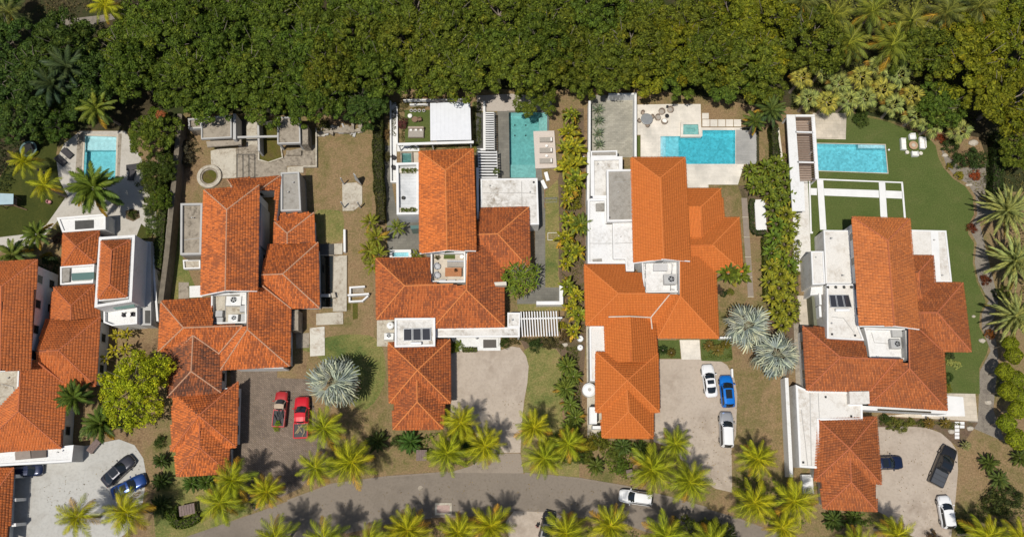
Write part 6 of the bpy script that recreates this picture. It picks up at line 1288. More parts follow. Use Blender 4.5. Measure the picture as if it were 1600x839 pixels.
for i, u in enumerate((691.5, 706.5, 721)): 
    t = frame_thing('bench_seat', '%s pale cushioned stool along the lower edge of the roof terrace' % ('left', 'middle', 'right')[i], 'stool', u, 440); t.location.z = zt; BASE[t.name].z = zt; c = P(u, 439, zt + .45); MB().bbox((c.x, c.y, zt + .22), (1.0, .5, .4), .06).build('cushion', [MATS['pale_grey_fabric']], t); MB().box((c.x, c.y, zt + .012), (.9, .42, .02)).build('plinth', [M_TRIM], t)
chair('upper grey barrel chair at the left of the roof terrace', 683.5, 416, 0, MATS['pale_grey_fabric'], zt, .95); chair('lower grey barrel chair at the left of the roof terrace', 683.5, 430, 0, MATS['pale_grey_fabric'], zt, .95)
t = frame_thing('turf_mat', 'small green turf mat at the top of the roof terrace', 'mat', 702, 400); t.location.z = zt; BASE[t.name].z = zt; MB().prism(PP([(694, 395.5), (711, 395.5), (711, 404.5), (693, 404.5)], zt + .03), zt, zt + .03).build('mat', [M_TURF], t)
round_table('small pale round table by the sofa on the roof terrace', 721.5, 401, .3, .5, M_FABW, zt)
t = frame_thing('door_mat', 'dark grey mat on the white front steps of the centre villa', 'mat', 765, 537); MB().prism(PP([(755, 530.5), (775.3, 530.5), (775.5, 543), (755, 543.5)], .27), .242, .27).build('mat', [plain('grey_mat', (.10, .09, .08), .95, .15, 8)], t)
t = frame_thing('terrace_pot', 'lone dark pot on the pale plank terrace', 'pot', 630, 309); c = P(630, 309, 3.6); MB().lathe((c.x, c.y, 3.2), [(.2, 0), (.3, .3), (.24, .5), (.2, .45), (.1, .3)], 12).build('pot', [M_DARK], t); t.location.z = 3.2; 
for o in t.children: o.location.z = -3.2
# bright villa pool furniture
round_table('grey round dining table on the white pool terrace', 1010.7, 186, .95, .72, M_METAL, .05)
for lb, u, v, a in (('above left of', 1004.5, 176, 300), ('right of', 1019, 182.5, 200), ('below', 1012, 195.5, 95), ('left of', 999.5, 188.5, 10)): chair('taupe dining chair %s the grey round table' % lb, u, v, a, M_FABT, .05, .58)
for lb, u, v, a in (('top centre lounge chair of the taupe cluster, beside the wall of trees', 1034, 174.5, 250), ('rightmost lounge chair of the taupe cluster', 1047.3, 171.5, 210), ('leftmost lounge chair of the taupe cluster', 1028.5, 183.5, 330), ('lowest lounge chair of the taupe cluster, with a white cushion', 1038.4, 189, 80)):
    t = chair(lb, u, v, a, M_FABT, .05, .95)
    MB().lathe((0, 0, .4), [(.36, 0), (.38, .06), (.3, .1)], 14).build('cushion', [M_FABW if 'white' in lb else M_FABG], t)
for lb, u, v, r in (('small black side table amid the taupe lounge chairs', 1042.3, 181, .33), ('tiny black side table above the taupe lounge chairs', 1043, 166.5, .22)): round_table(lb, u, v, r, .42, M_TRIM, .05, 'side_table', drum=True)
t = frame_thing('garden_platform', 'white rectangular platform framed by a low hedge beside the side path', 'platform', 1188, 336); MB().prism(PP([(1178.7, 312.4), (1195, 311.5), (1198, 359), (1181.6, 360)], .35), 0, .35).build('top', [M_CLEAN], t)
# right villa lawn set
def sofa(label, u, v, deg, L, mat=M_FABW, arm=True):
    c = P(u, v, .45); t = thing('garden_sofa' if L > 1.3 else 'garden_armchair', label, 'sofa' if L > 1.3 else 'armchair', (c.x, c.y, 0), None, R(deg))
    MB().bbox((0, 0, .22), (.85, L, .3), .03).build('base', [M_PVC], t)
    k = max(1, int(L / .7))
    for i in range(k): MB().bbox((.06, (i - (k - 1) / 2) * L * .96 / k, .43), (.7, L * .93 / k, .12), .04).build('seat_cushion', [mat], t)
    MB().bbox((-.38, 0, .55), (.16, L, .5), .04).build('backrest', [mat], t)
    for s in (-1, 1): MB().bbox((.02, s * (L / 2 + .05), .32), (.85, .1, .5), .03).build('armrest', [M_PVC], t)
sofa('white garden sofa left of the tan fire table', 1411.8, 225, -4, 1.75); sofa('white garden sofa right of the tan fire table', 1441.5, 223.5, 176, 1.75); sofa('white garden armchair above the tan fire table', 1426, 213.5, -88, .8); sofa('white garden armchair below the tan fire table', 1430, 240.5, 90, .8)
round_table('tan round fire table amid the white garden sofas', 1427.5, 227, .7, .42, plain('tan_stone', (.42, .27, .17), .8, .15, 3), 0, 'fire_table', 'table', drum=True, ring=M_STONE)
round_table('left white round side table beside the lower armchair', 1417.8, 238, .3, .45, plain('off_white_stone', (.62, .58, .5), .7, .1), 0, 'side_table', drum=True); round_table('right white round side table beside the lower armchair', 1439, 239.5, .3, .45, MATS['off_white_stone'], 0, 'side_table', drum=True)
t = frame_thing('float_ball', 'small white ball on the turf right of the lawn pool', 'ball', 1388.8, 234.5); c = P(1388.8, 234.5, .15); MB().lathe((c.x, c.y, 0), [(.02, .0), (.13, .06), (.17, .17), (.13, .28), (.02, .33)], 12).build('ball', [M_PVC], t, True)
# ------------------------------------------------------------------ roof plant: solar heaters, air conditioners, tanks
solar('solar water heater with three collectors on the stained white roof of the centre villa', [(630, 513.5), (673, 512.5), (673.5, 531.5), (630, 532.5)], 3.9, 3, ((642, 536.5), (658, 536.3)))
solar('solar water heater with three collectors on the white roof of the lawn villa', [(1295, 460.8), (1326.5, 460.8), (1331.5, 480), (1297.5, 480)], 4.4, 3, ((1306, 484.5), (1327, 484.3)))
A_W = plain('white_casing', (.66, .66, .64), .5, .06); A_G = plain('grey_casing', (.40, .40, .39), .5, .1)
ac_unit('large pale condenser with a fan at the top of the old villa terrace', 365, 470, 3.3, 1.4, 2.2, 1.0, 90, A_W); ac_unit('square condenser with a fan at the bottom of the old villa terrace', 364, 497, 3.3, 1.4, 1.1, .9, 0, A_W)
for lb, u, v, w_, d2 in (('upper left dark cabinet on the old villa terrace', 342, 490, 1.0, .9), ('lower left dark cabinet on the old villa terrace', 342.5, 501, 1.0, 1.0), ('upper right white cabinet on the old villa terrace', 379, 464, .9, .8), ('middle right white cabinet on the old villa terrace', 379, 472, .9, .7), ('grey cabinet right on the old villa terrace', 380, 482, 1.0, 1.0), ('low grey cabinet at the lower right of the old villa terrace', 381, 497, .9, 1.3)):
    ac_unit(lb, u, v, 3.3, w_, d2, .75, 0, A_W if 'white' in lb else A_G, False)
ac_unit('big square condenser with a round fan on the white terrace of the bright villa', 1047, 436, 3.4, 1.75, 1.5, .95, 0, A_G)
for lb, v in (('upper', 415), ('middle', 428.5), ('lower', 446.5)):
    t = frame_thing('pipe_bracket', '%s dark pipe bracket along the left edge of the bright villa terrace' % lb, 'bracket', 1009, v); c = P(1008.5, v, 3.8); m = MB(); m.tube([(c.x, c.y + .6, 3.45), (c.x, c.y + .6, 3.75), (c.x, c.y - .5, 3.75), (c.x, c.y - .5, 3.45)], .06, 6); m.tube([(c.x, c.y, 3.75), (c.x - .4, c.y + .1, 3.6)], .05, 6); m.build('pipe', [M_METAL], t)
t = frame_thing('duct_hose', 'grey curved duct hose leading to the big condenser', 'duct', 1050, 418); m = MB(); m.tube([P(1048.5, 410, 3.7), P(1050.5, 414, 3.75), P(1050, 422, 3.75), P(1049, 428, 3.9)], .08, 7); m.build('hose', [M_ALU], t)
t = frame_thing('pipe_bracket', 'bent black pipe below the big condenser', 'bracket', 1050, 451); m = MB(); m.tube([P(1048, 446, 3.5), P(1048, 452, 3.6), P(1054, 452.5, 3.6)], .05, 6); m.tube([P(1048, 452, 3.6), P(1047, 457, 3.5)], .05, 6); m.build('pipe', [M_TRIM], t)
ac_unit('square dark fan condenser on the terrace of the lawn villa', 1400.5, 537, 3.4, 1.5, 1.3, .9, 0, A_G); ac_unit('grey pipe cabinet above the dark fan condenser', 1402, 520, 3.4, 1.4, 1.2, .6, 0, A_G, False)
for i, u in enumerate((1368.5, 1382, 1399)): ac_unit('%s slim white wall unit along the lower parapet of the lawn villa terrace' % ('left', 'middle', 'right')[i], u, 560, 3.4, .9, .35, .6, 0, A_W, False)
for i, u in enumerate((1294, 1306.5, 1319.5, 1331)):
    t = frame_thing('roof_pot', '%s of four small dark pots in the row above the right hand solar panels' % ('first', 'second', 'third', 'fourth')[i], 'pot', u, 448.5); c = P(u, 448.5, 4.7); t.location.z = 4.4; BASE[t.name].z = 4.4; MB().lathe((c.x, c.y, 4.4), [(.13, 0), (.22, .2), (.15, .32), (.12, .25)], 10).build('pot', [M_DARK], t)
ac_unit('white air conditioner in the narrow yard of the centre villa', 607.5, 525.5, .03, 1.0, 1.4, .9, 90, A_W, True)
ac_unit('flat white unit in the narrow yard left of the terracotta garage', 1262.5, 756, .03, 1.5, 2.6, .9, 0, A_W, False)
def tank(label, u, v, r, h, z=0.0, mat=M_PVC):
    c = P(u, v, z + h); t = thing('water_tank', label, 'water tank', (c.x, c.y, z)); MB().lathe((c.x, c.y, z), [(r, 0), (r, h * .85), (r * .75, h * .97), (r * .25, h)], 24).build('tank_body', [mat], t, False); MB().lathe((c.x, c.y, z), [(r * .25, h + .001), (r * .25, h + .06), (r * .05, h + .08)], 12).build('lid', [M_GREYW], t)
tank('round white water tank in the narrow yard of the centre villa', 609.5, 507.8, .55, 1.3); tank('big round white water tank beside the bright orange garage', 921, 608.5, 1.0, 1.6); tank('upper of two small white drums in the shrub border', 907, 528.5, .45, .9); tank('lower of two small white drums in the shrub border', 906.8, 542.5, .42, .9); tank('small round tank in the alley beside the white wall', 911.5, 247.5, .42, .9, 0, A_W)
# ------------------------------------------------------------------ street things
t = frame_thing('manhole_cover', 'round pale manhole cover in the middle of the road', 'manhole cover', 657, 762.5); c = P(657, 762.5, .02); MB().lathe((c.x, c.y, 0), [(.36, .0), (.36, .022), (.3, .024)], 20).build('cover', [M_CONC], t)
t = frame_thing('drain_slab', 'square pale framed drain slab with a faded pink centre at the road edge', 'drain cover', 693, 795); q = ccw(PP([(679.5, 785.5), (705.8, 785.5), (706, 804), (679.5, 804.5)], .1)); MB().ring(q, offset(q, -.3), 0, .1).build('frame', [M_CONCL], t); MB().prism(offset(q, -.302), 0, .07).build('lid', [stained('pink_concrete', (.40, .29, .25), (.33, .2, .18), .6, .6)], t)
def timber_box(label, u, v, w_, d2, h, deg=0):
    c = P(u, v, h); t = thing('timber_shelter', label, 'shelter', (c.x, c.y, 0), None, R(deg)); k = 6
    for i in range(k): MB().box(((i - (k - 1) / 2) * w_ / k, 0, h), (w_ / k * .9, d2, .05)).build('roof_board', [plain('weathered_boards', (.19, .14, .125), .9, .25, 4)], t)
    for sx in (-1, 1):
        for sy in (-1, 1): MB().box((sx * w_ * .42, sy * d2 * .42, h / 2 - .02), (.12, .12, h - .05)).build('post', [M_WOOD], t)
    MB().box((0, d2 * .3, h * .4), (w_ * .8, .06, h * .7)).build('back_board', [M_WOOD], t)
timber_box('small brown timber shelter on the front lawn near the road', 658.5, 711, 1.5, 1.5, 1.2); timber_box('grey brown boarded shelter behind the crescent hedge at the roadside', 292, 796, 2.2, 1.4, 1.2, 12); timber_box('small brown timber shelter among shrubs in front of the bright orange garage', 984, 739, .9, 1.0, 1.1, 10)
timber_box('boarded bench frame beside the parked grey sedan', 146, 697, 1.0, 2.0, .6, -35)
person('person in a pink shirt standing on the driveway across the road', 839, 822, plain('pink_shirt', (.55, .25, .24), .9), plain('dark_trousers', (.06, .06, .07), .9), plain('skin', (.45, .28, .2), .6), plain('dark_hair', (.03, .02, .015), .7), 60)
t = frame_thing('playhouse', 'pale blue roofed play tower at the left edge of the dark lawn', 'playhouse', 8, 311); q = ccw(PP([(-6, 302), (21, 303), (20.5, 319), (-6, 320)], 2.4)); MB().prism(q, 2.3, 2.4).build('roof', [plain('pale_blue_sheet', (.34, .45, .48), .5, .1)], t); MB().prism(offset(q, -.25), 1.0, 1.1).build('deck', [M_WOOD], t)
for p_ in offset(q, -.15): MB().box((p_.x, p_.y, 1.14), (.1, .1, 2.28)).build('post', [M_WOOD], t)
a, b = P(21, 321, .9), P(42, 328, .1); MB().tube([a, b], .07, 6).build('slide_rail', [M_WOOD], t)
t = frame_thing('trampoline', 'round dark trampoline in shade at the left of the dark lawn', 'trampoline', 44, 232); c = P(44, 233, .8); MB().lathe((c.x, c.y, 0), [(1.35, .72), (1.35, .78), (1.05, .78), (1.05, .72)][::-1], 28, capt=False, capb=False).build('rim', [plain('teal_pad', (.10, .16, .15), .6, .1)], t); MB().lathe((c.x, c.y, 0), [(1.04, .73), (1.04, .75)], 24).build('jump_mat', [M_BLACK], t)
for k in range(6): MB().tube([(c.x + 1.2 * math.cos(k * 1.047), c.y + 1.2 * math.sin(k * 1.047), 0), (c.x + 1.2 * math.cos(k * 1.047), c.y + 1.2 * math.sin(k * 1.047), .72)], .03, 5).build('leg', [M_METAL], t)
chair('small pink plastic toy chair on the dark lawn', 76.5, 315.5, 30, plain('pink_plastic', (.55, .27, .27), .4, .05), 0, .6)
chair('left dark chair on the balcony of the white tower', 192, 492, 200, M_FABD, 3.2, .55, True); chair('right dark chair on the balcony of the white tower', 209, 491, 340, M_FABD, 3.2, .55, True); round_table('small cream round table between the two balcony chairs', 200.5, 491.5, .35, .5, M_FABW, 3.2)
# stones
for i, (u, v, s, lb) in enumerate(((1521, 223, .75, 'flat pale boulder at the top of the pebble bed'), (1476.6, 242.6, .5, 'pale boulder on the turf edge of the pebble bed'), (1512, 289, .3, 'small white stone on the turf edge'), (1517, 288.5, .3, 'small white stone right of its twin on the turf edge'), (1535, 532, .5, 'pale boulder on the pebble bed edge beside the clipped balls'), (1545, 628, .5, 'pale boulder in the taupe gravel'), (1487, 674, .5, 'flat beige boulder left of the stepping slabs'), (1516, 669, .55, 'flat beige boulder right of the stepping slabs'), (1522, 494, .3, 'white stone on the turf beside the date palm shade'), (883, 538, .45, 'pale boulder in the front planting bed'))):
    c = P(u, v, .15); t = thing('boulder', lb, 'stone', (c.x, c.y, 0)); rg = random.Random(i); m = MB(); n = 9; rings = []
    for z, k in ((-.05, 1), (.12, 1.02), (.3, .75), (.38, .35)): rings.append([(c.x + s * k * math.cos(6.283 * j / n) * (.8 + .35 * rg.random()), c.y + s * .7 * k * math.sin(6.283 * j / n) * (.8 + .35 * rg.random()), z * s * 1.6) for j in range(n)])
    m.add([p for r_ in rings for p in r_], [[a * n + j, a * n + (j + 1) % n, (a + 1) * n + (j + 1) % n, (a + 1) * n + j] for a in range(3) for j in range(n)] + [list(range(3 * n, 4 * n))]); m.build('rock', [M_STONE], t)
# ------------------------------------------------------------------ vehicles
car('parked_car', 'dark grey sedan parked beside the blue saloon on the pale forecourt', 'sedan', 184.5, 735, 45, car_paint('dark_grey_paint', (.045, .045, .055), .4), 1.06, (.1, .9, .75))
car('parked_car', 'dark blue saloon with a bright bonnet on the pale forecourt', 'sedan', 200.5, 760, 27, car_paint('deep_blue_paint', (.012, .05, .20), .35), 1.04, (.1, .8, .6))
car('parked_car', 'white sedan with black sunroof at the top of the bright villa drive', 'sedan', 1108.5, 594.5, 95, car_paint('white_car_paint', (.72, .72, .72), 0), 1.0, (.35, .85, .7))
car('parked_car', 'bright blue hatchback beside the white sedan', 'hatch', 1136, 611, 92, car_paint('bright_blue_paint', (.005, .17, .62), .25), 1.1, (.35, .95, .62))
car('parked_car', 'silver grey estate car with a white roof below the bright blue hatchback', 'suv', 1135, 671, 88, car_paint('silver_paint', (.42, .42, .42), .4), 1.04, None, True, roof_mat=car_paint('white_car_paint', (.72, .72, .72), 0))
car('parked_car', 'white sport utility car driving along the road', 'suv', 993.5, 777, 172, car_paint('white_car_paint', (.72, .72, .72), 0), .98, None, True)
car('parked_car', 'black pickup truck with a covered bed parked aslant', 'pickup', 1473.5, 727.5, 61, car_paint('black_paint', (.018, .018, .02), .2), 1.08, (.2, .8, .85), False, 'cover', bedmat=plain('black_cover', (.06, .065, .075), .6, .1))
car('parked_car', 'small white hatchback at the lower right drive', 'hatch', 1478.5, 799.5, 93, car_paint('white_car_paint', (.72, .72, .72), 0), 1.05)
car('parked_car', 'dark navy car nosing out of the terracotta garage', 'sedan', 1385, 723, 2, car_paint('navy_paint', (.012, .02, .055), .3), 1.0, (.2, .85, .8))
pk = car('parked_car', 'old red pickup with a tan board on its cab roof', 'pickup', 438, 639, 88, car_paint('faded_red_paint', (.40, .022, .022), .05, .35), .93, None, False, 'open', roof_mat=plain('tan_board', (.42, .33, .24), .9, .1), cab=(-.02, .24, .01, .12))
car('parked_car', 'shiny red pickup with scrap in its open bed beside the silver palm', 'pickup', 471.5, 652, 92, car_paint('bright_red_paint', (.55, .012, .02), .05), 1.08, None, False, 'open', cab=(-.13, .24, -.1, .09))
car('parked_car', 'small black car half hidden under the palm on the driveway across the road', 'hatch', 855, 822, 76, car_paint('black_paint', (.018, .018, .02), .2), 1.0, (.2, .9, .7))
car('parked_car', 'dark car almost hidden beneath the white front roof at lower left', 'hatch', 44, 735, 5, car_paint('navy_paint', (.012, .02, .055), .3), .95)
rg = random.Random(5)
for lb, u, v, cols in (('jumble of scrap timber lying in the bed of the shiny red pickup', 471.5, 671, [(.22, .14, .09), (.30, .24, .14), (.12, .08, .07), (.42, .39, .34)]), ('red crate and dark tools lying in the bed of the old red pickup', 436.5, 650, [(.45, .03, .02), (.05, .05, .05), (.3, .3, .3)])):
    c = P(u, v, 1.2); t = thing('scrap_load', lb, 'load', (c.x, c.y, 1.06), None, R(90))
    for i in range(16): MB().box((rg.uniform(-.8, .8), rg.uniform(-.65, .65), .06 + rg.random() * .3), (rg.uniform(.4, 1.2), rg.uniform(.05, .16), rg.uniform(.04, .16)), rg.uniform(-.7, .7)).build('board', [plain('scrap_%d' % (rg.randrange(len(cols)) + 10 * len(cols)), cols[rg.randrange(len(cols))], .9, .2, 5)], t)
# ------------------------------------------------------------------ woodland behind the gardens
CROWNS = [crown_mesh('tree_crown', 100 + i, 5.0, 3.4, 118, 88, .42, .5, (.5, .98), .97, .85, .3) for i in range(6)]
TRUNKS = [trunk_mesh('tree_trunk', 200 + i, 5.2, .22, 4.2, 7) for i in range(3)]
SMALL = [crown_mesh('small_crown', 120 + i, 2.6, 2.2, 70, 55, .26, .5, (.4, .8), .92, .9, .3) for i in range(3)]
STRUNK = [trunk_mesh('small_trunk', 230 + i, 2.6, .12, 2.2, 5) for i in range(2)]
SHR = [crown_mesh('shrub_foliage', 140 + i, 1.0, .9, 36, 40, .15, .5, (.2, .42), .9, 1, .25) for i in range(4)]
def ball_mesh(name, seed, r, n, leaf):
    rng = np.random.default_rng(seed); d = unit(rng.normal(size=(n, 3))); lump = 1 + .05 * np.sin(d[:, 0] * 5 + 1) + .05 * np.cos(d[:, 1] * 6)
    C = d * (r * lump * rng.uniform(.86, 1.03, n))[:, None]; V, F, UV = leaf_quads(C, unit(d + rng.normal(size=(n, 3)) * .45), leaf, .55, rng, uvy=np.clip(rng.normal(.45, .15, n), 0, 1)); return np_mesh(name, V, F, UV, M_LEAF)
BALLS = [ball_mesh('ball_foliage', 160 + i, 1.15, 2600, .2) for i in range(2)]
G1, G2, G3, G4 = (.092, .132, .019), (.122, .146, .019), (.064, .104, .022), (.172, .184, .016)
def wood_tree(label, u, v, z, s, col, sz=None, grp='canopy trees of the woodland'):
    i = rnd.randrange(6); return tree('canopy_tree', label, u, v, z, CROWNS[i], TRUNKS[i % 3], s, col, grp, 'tree', sz, base_z=0.0)
for me in CROWNS:   # crowns sit on the trunks
    me.transform(Matrix.Translation((0, 0, 4.6)))
for me in SMALL: me.transform(Matrix.Translation((0, 0, 2.0)))
rows = {
 'back': (14, [-25, 222, 290, 350, 425, 498, 570, 640, 715, 785, 860, 930, 1005, 1080, 1150, 1215, 1560, 1635]),
 'middle': (66, [8, 92, 190, 262, 335, 405, 480, 552, 628, 700, 770, 845, 915, 990, 1060, 1135, 1200, 1272, 1450, 1600]),
 'front': (114, [-22, 52, 130, 205, 300, 372, 445, 520, 592, 662, 735, 808, 880, 955, 1028, 1100, 1175])}
HN = {}
for rn_, (v0, us) in rows.items():
    for i, u in enumerate(us):
        v = v0 + rnd.uniform(-9, 9); uu = u + rnd.uniform(-9, 9)
        if rn_ == 'front': v -= 24 if u > 760 else 15 if u > 560 else 6 if u > 280 else 0
        col = G3 if u < 180 else (G1 if u < 520 else G2 if rnd.random() < .65 else G1)
        if u > 1000: col = G2 if rnd.random() < .5 else G4
        tone = 'dark green' if col == G3 else 'mid green' if col == G1 else 'olive green' if col == G2 else 'yellowish green'
        wood_tree('%s canopy tree, %s from the left in the %s row of the woodland' % (tone, ordinal(i), rn_), uu, v, 7.6, rnd.uniform(.92, 1.12), col, rnd.uniform(.9, 1.25))
wood_tree('broad dark canopy tree overhanging the old concrete pavilions on the left', 318, 142, 7.4, .86, G1); wood_tree('canopy tree hanging over the gap between the two concrete pavilions', 402, 146, 7.4, .82, G1)
wood_tree('canopy tree reaching over the top of the brown yard', 492, 146, 7.4, .95, G1); wood_tree('canopy tree just above the walled garden corner', 565, 150, 7.4, .74, G3)
wood_tree('canopy tree overhanging the upper end of the turquoise pool', 838, 138, 7.4, .62, G2); wood_tree('canopy tree shading the grey stone yard corner', 922, 106, 7.2, .7, G2)
wood_tree('dark tree shading the left side garden above the trampoline', 16, 176, 7.0, .9, G3); wood_tree('bright green tree left of the light blue pool', 66, 180, 6.6, .62, (.06, .105, .018)); wood_tree('dark tree above the light blue pool', 112, 140, 7.2, .75, G3)
wood_tree('bushy tree right of the light blue pool with an orange flowering tip', 232, 200, 6.0, .74, G1, .7); wood_tree('low bushy tree beside the boundary wall right of the pool patio', 244, 262, 4.6, .56, (.06, .085, .015), .6); wood_tree('lower bushy tree along the boundary wall above the lean shrubs', 246, 305, 4.2, .38, G1, .5)
wood_tree('very broad yellow-green tree in the upper right corner', 1515, 85, 8.0, 1.25, G4, 1.2); wood_tree('yellow-green tree right of the fan palms at the far right edge', 1575, 150, 8.0, 1.2, G4, 1.2); wood_tree('olive tree at the far right below the corner', 1605, 230, 6.0, .6, G2, .7); wood_tree('dark bushy tree behind the fan palm thicket', 1475, 160, 6.5, .72, G1, .9)
tree('roadside_tree', 'dark leafy tree on the bottom edge at the road bend, between coconut palms', 1085, 842, 5.0, SMALL[0], STRUNK[0], 1.15, (.06, .08, .018), None, 'tree'); tree('roadside_tree', 'second dark leafy tree on the bottom edge right of the road bend', 1132, 846, 4.6, SMALL[2], STRUNK[1], 1.0, (.05, .065, .018), None, 'tree')
wood_tree('dark tree over the left end of the dry grass above the bright pool terrace', 1070, 102, 7.4, .8, G1); wood_tree('dark tree above the stepping slabs of the bright pool terrace', 1148, 112, 7.0, .74, G1); wood_tree('dark tree at the right end of the dry grass above the stone deck', 1200, 118, 7.0, .7, G2)
t = shrub('orange flowering shrub amid the dark trees beside the boundary wall', 250, 178, 6.0, SHR[0], .75, (.42, .14, .06), None, 'flowering_shrub', base_z=5.4)
# trees and scrub past the top of the photograph, a mass nobody could count
rngm = np.random.default_rng(77); k = 26000
Cx = rngm.uniform(-110, 110, k); Cy = rngm.uniform(79, 130, k); Cz = 6.5 + 1.5 * np.sin(Cx * .5 + 2 * np.sin(Cy * .4)) + 1.2 * np.sin(Cy * .7 + Cx * .13) + rngm.normal(0, .4, k)
V_, F_, U_ = leaf_quads(np.stack([Cx, Cy, Cz], 1), unit(rngm.normal(size=(k, 3)) * .6 + np.array([0, 0, 1.])), 1.1, .6, rngm); o = link('far_woodland', np_mesh('far_woodland', V_, F_, U_, M_LEAF)); o.color = (*G2, 1); tag(o, 'woodland going on beyond the row of trees', None, None, 'stuff')
def cover(name, label, px, n, leaf, h, col, asp=.5, hole=None):
    """Low leafy ground cover over a bed: clumps of small leaves, kept inside the outline."""
    p = ccw(PP(px, 0)); x0, x1 = min(q.x for q in p), max(q.x for q in p); y0, y1 = min(q.y for q in p), max(q.y for q in p)
    A = prng.uniform(x0, x1, n * 2); B = prng.uniform(y0, y1, n * 2); ins = np.zeros(len(A), bool); m = len(p)
    for i in range(m):
        a, b = p[i], p[(i + 1) % m]; cond = ((a.y > B) != (b.y > B)); ins ^= cond & (A < (b.x - a.x) * (B - a.y) / (b.y - a.y + 1e-9) + a.x)
    A, B = A[ins][:n], B[ins][:n]; k = len(A); cl = np.sin(A * 2.1 + np.sin(B * 1.7) * 2) * np.cos(B * 2.3 + 1) ; keep = cl > -.35; A, B, cl = A[keep], B[keep], cl[keep]; k = len(A)
    Z = (h * (.35 + .5 * (cl + .35)) * prng.uniform(.3, 1.1, k)) + .03
    V, F, U = leaf_quads(np.stack([A, B, Z], 1), unit(prng.normal(size=(k, 3)) * .55 + np.array([0, 0, 1.])), leaf, asp, prng, uvy=np.clip(prng.normal(.5, .2, k), 0, 1)); c = mid(p)
    o = link(name, np_mesh(name, V - np.array([c.x, c.y, 0]), F, U, M_LEAF)); o.location = (c.x, c.y, 0); o.color = (*col, 1); return tag(o, label, None, None, 'stuff')
# ------------------------------------------------------------------ palms along the street and in the gardens
Y1, Y2, Y3 = (.32, .31, .016), (.27, .29, .018), (.17, .21, .02)
for lb, u, v, z, n, col, s, og in (
 ('coconut palm at the bottom left corner of the pale forecourt', 122, 808, 6.5, 18, Y1, .85, 4), ('coconut palm hanging over the blue saloon', 200, 800, 6.8, 22, Y1, 1.0, 7), ('coconut palm by the road in front of the old garage, lowest of three', 345, 785, 6.0, 18, Y2, .9, 5),
 ('coconut palm at the corner of the old garage', 364, 751, 6.0, 18, Y2, .88, 3), ('orange edged coconut palm at the brick drive mouth', 418, 768, 6.0, 22, Y1, .72, 9),
 ('left coconut palm in the group between brick drive and road', 493, 731, 6.5, 17, Y2, .8, 3), ('coconut palm with long spread fronds at the roadside of the brown yard', 549, 722, 7.0, 18, Y1, 1.0, 3), ('coconut palm just below the round silver palm', 507, 669, 6.5, 17, Y2, .9, 4),
 ('coconut palm touching the drive corner of the centre garage', 720, 661, 5.8, 18, Y1, .82, 2), ('coconut palm below the centre garage corner by the road', 698, 708, 6.2, 17, Y2, .95, 1), ('coconut palm left of the centre drive mouth', 758, 697, 6.2, 20, Y1, .92, 3),
 ('topmost coconut palm of the trio right of the centre drive', 834, 668, 5.8, 18, Y1, .78, 4), ('coconut palm of the trio right of the centre drive nearest the road', 850, 716, 5.8, 18, Y2, .82, 3), ('rightmost coconut palm of the trio right of the centre drive', 888, 694, 5.8, 18, Y2, .78, 6),
 ('leftmost bottom edge coconut palm across the road', 432, 842, 7, 18, Y2, .95, 3), ('second bottom edge coconut palm across the road, left of the drain slab', 508, 842, 7, 18, Y2, .9, 3), ('coconut palm below the pale drain slab', 638, 828, 6.5, 20, Y1, .98, 6), ('low coconut palm between drain slab and its right neighbour', 716, 832, 5.5, 18, Y1, .85, 4), ('coconut palm left of the driveway across the road', 766, 822, 6.5, 20, Y1, .92, 6), ('bottom edge coconut palm left of its drain slab neighbour', 578, 850, 6.5, 18, Y2, .9, 4),
 ('coconut palm hanging over the small black car', 884, 834, 6.5, 18, Y1, .95, 2), ('coconut palm on the bottom edge below the white road car', 953, 822, 6.5, 18, Y1, .92, 3), ('dark coconut palm on the bottom edge at the road bend', 1040, 838, 7.5, 20, Y2, .95, 3), ('bottom edge coconut palm right of the road bend', 1110, 848, 7.0, 18, Y2, .95, 3),
 ('coconut palm left of the bright villa drive, nearest the road', 1018, 734, 6.8, 19, Y2, .98, 3), ('coconut palm at the mouth of the bright villa drive', 1077, 753, 6.8, 19, Y2, .98, 2), ('small coconut palm at the corner of the bright garage', 1055, 694, 5.0, 18, Y2, .72, 1),
 ('coconut palm right of the estate car', 1182, 717, 6.0, 20, Y1, .85, 4), ('coconut palm at the roadside corner of the dry front lawn', 1178, 785, 6.5, 17, Y1, .95, 2), ('coconut palm below the terracotta garage wall', 1240, 783, 6.5, 17, Y1, 1.0, 3), ('coconut palm touching the bottom edge below the terracotta garage', 1222, 824, 6.5, 18, Y1, .8, 3),
 ('coconut palm left of the bottom right drive', 1402, 836, 6.5, 18, Y1, .8, 4), ('coconut palm on the bottom edge right of the small white hatchback', 1540, 838, 6.0, 20, Y1, .9, 3), ('coconut palm at the bottom right corner', 1592, 842, 6.0, 18, Y1, .85, 3), ('low coconut palm on the bottom edge left of the terracotta garage', 1338, 850, 6.0, 18, Y2, .8, 3)):
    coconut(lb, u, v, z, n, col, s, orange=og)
GP = 'garden palms'
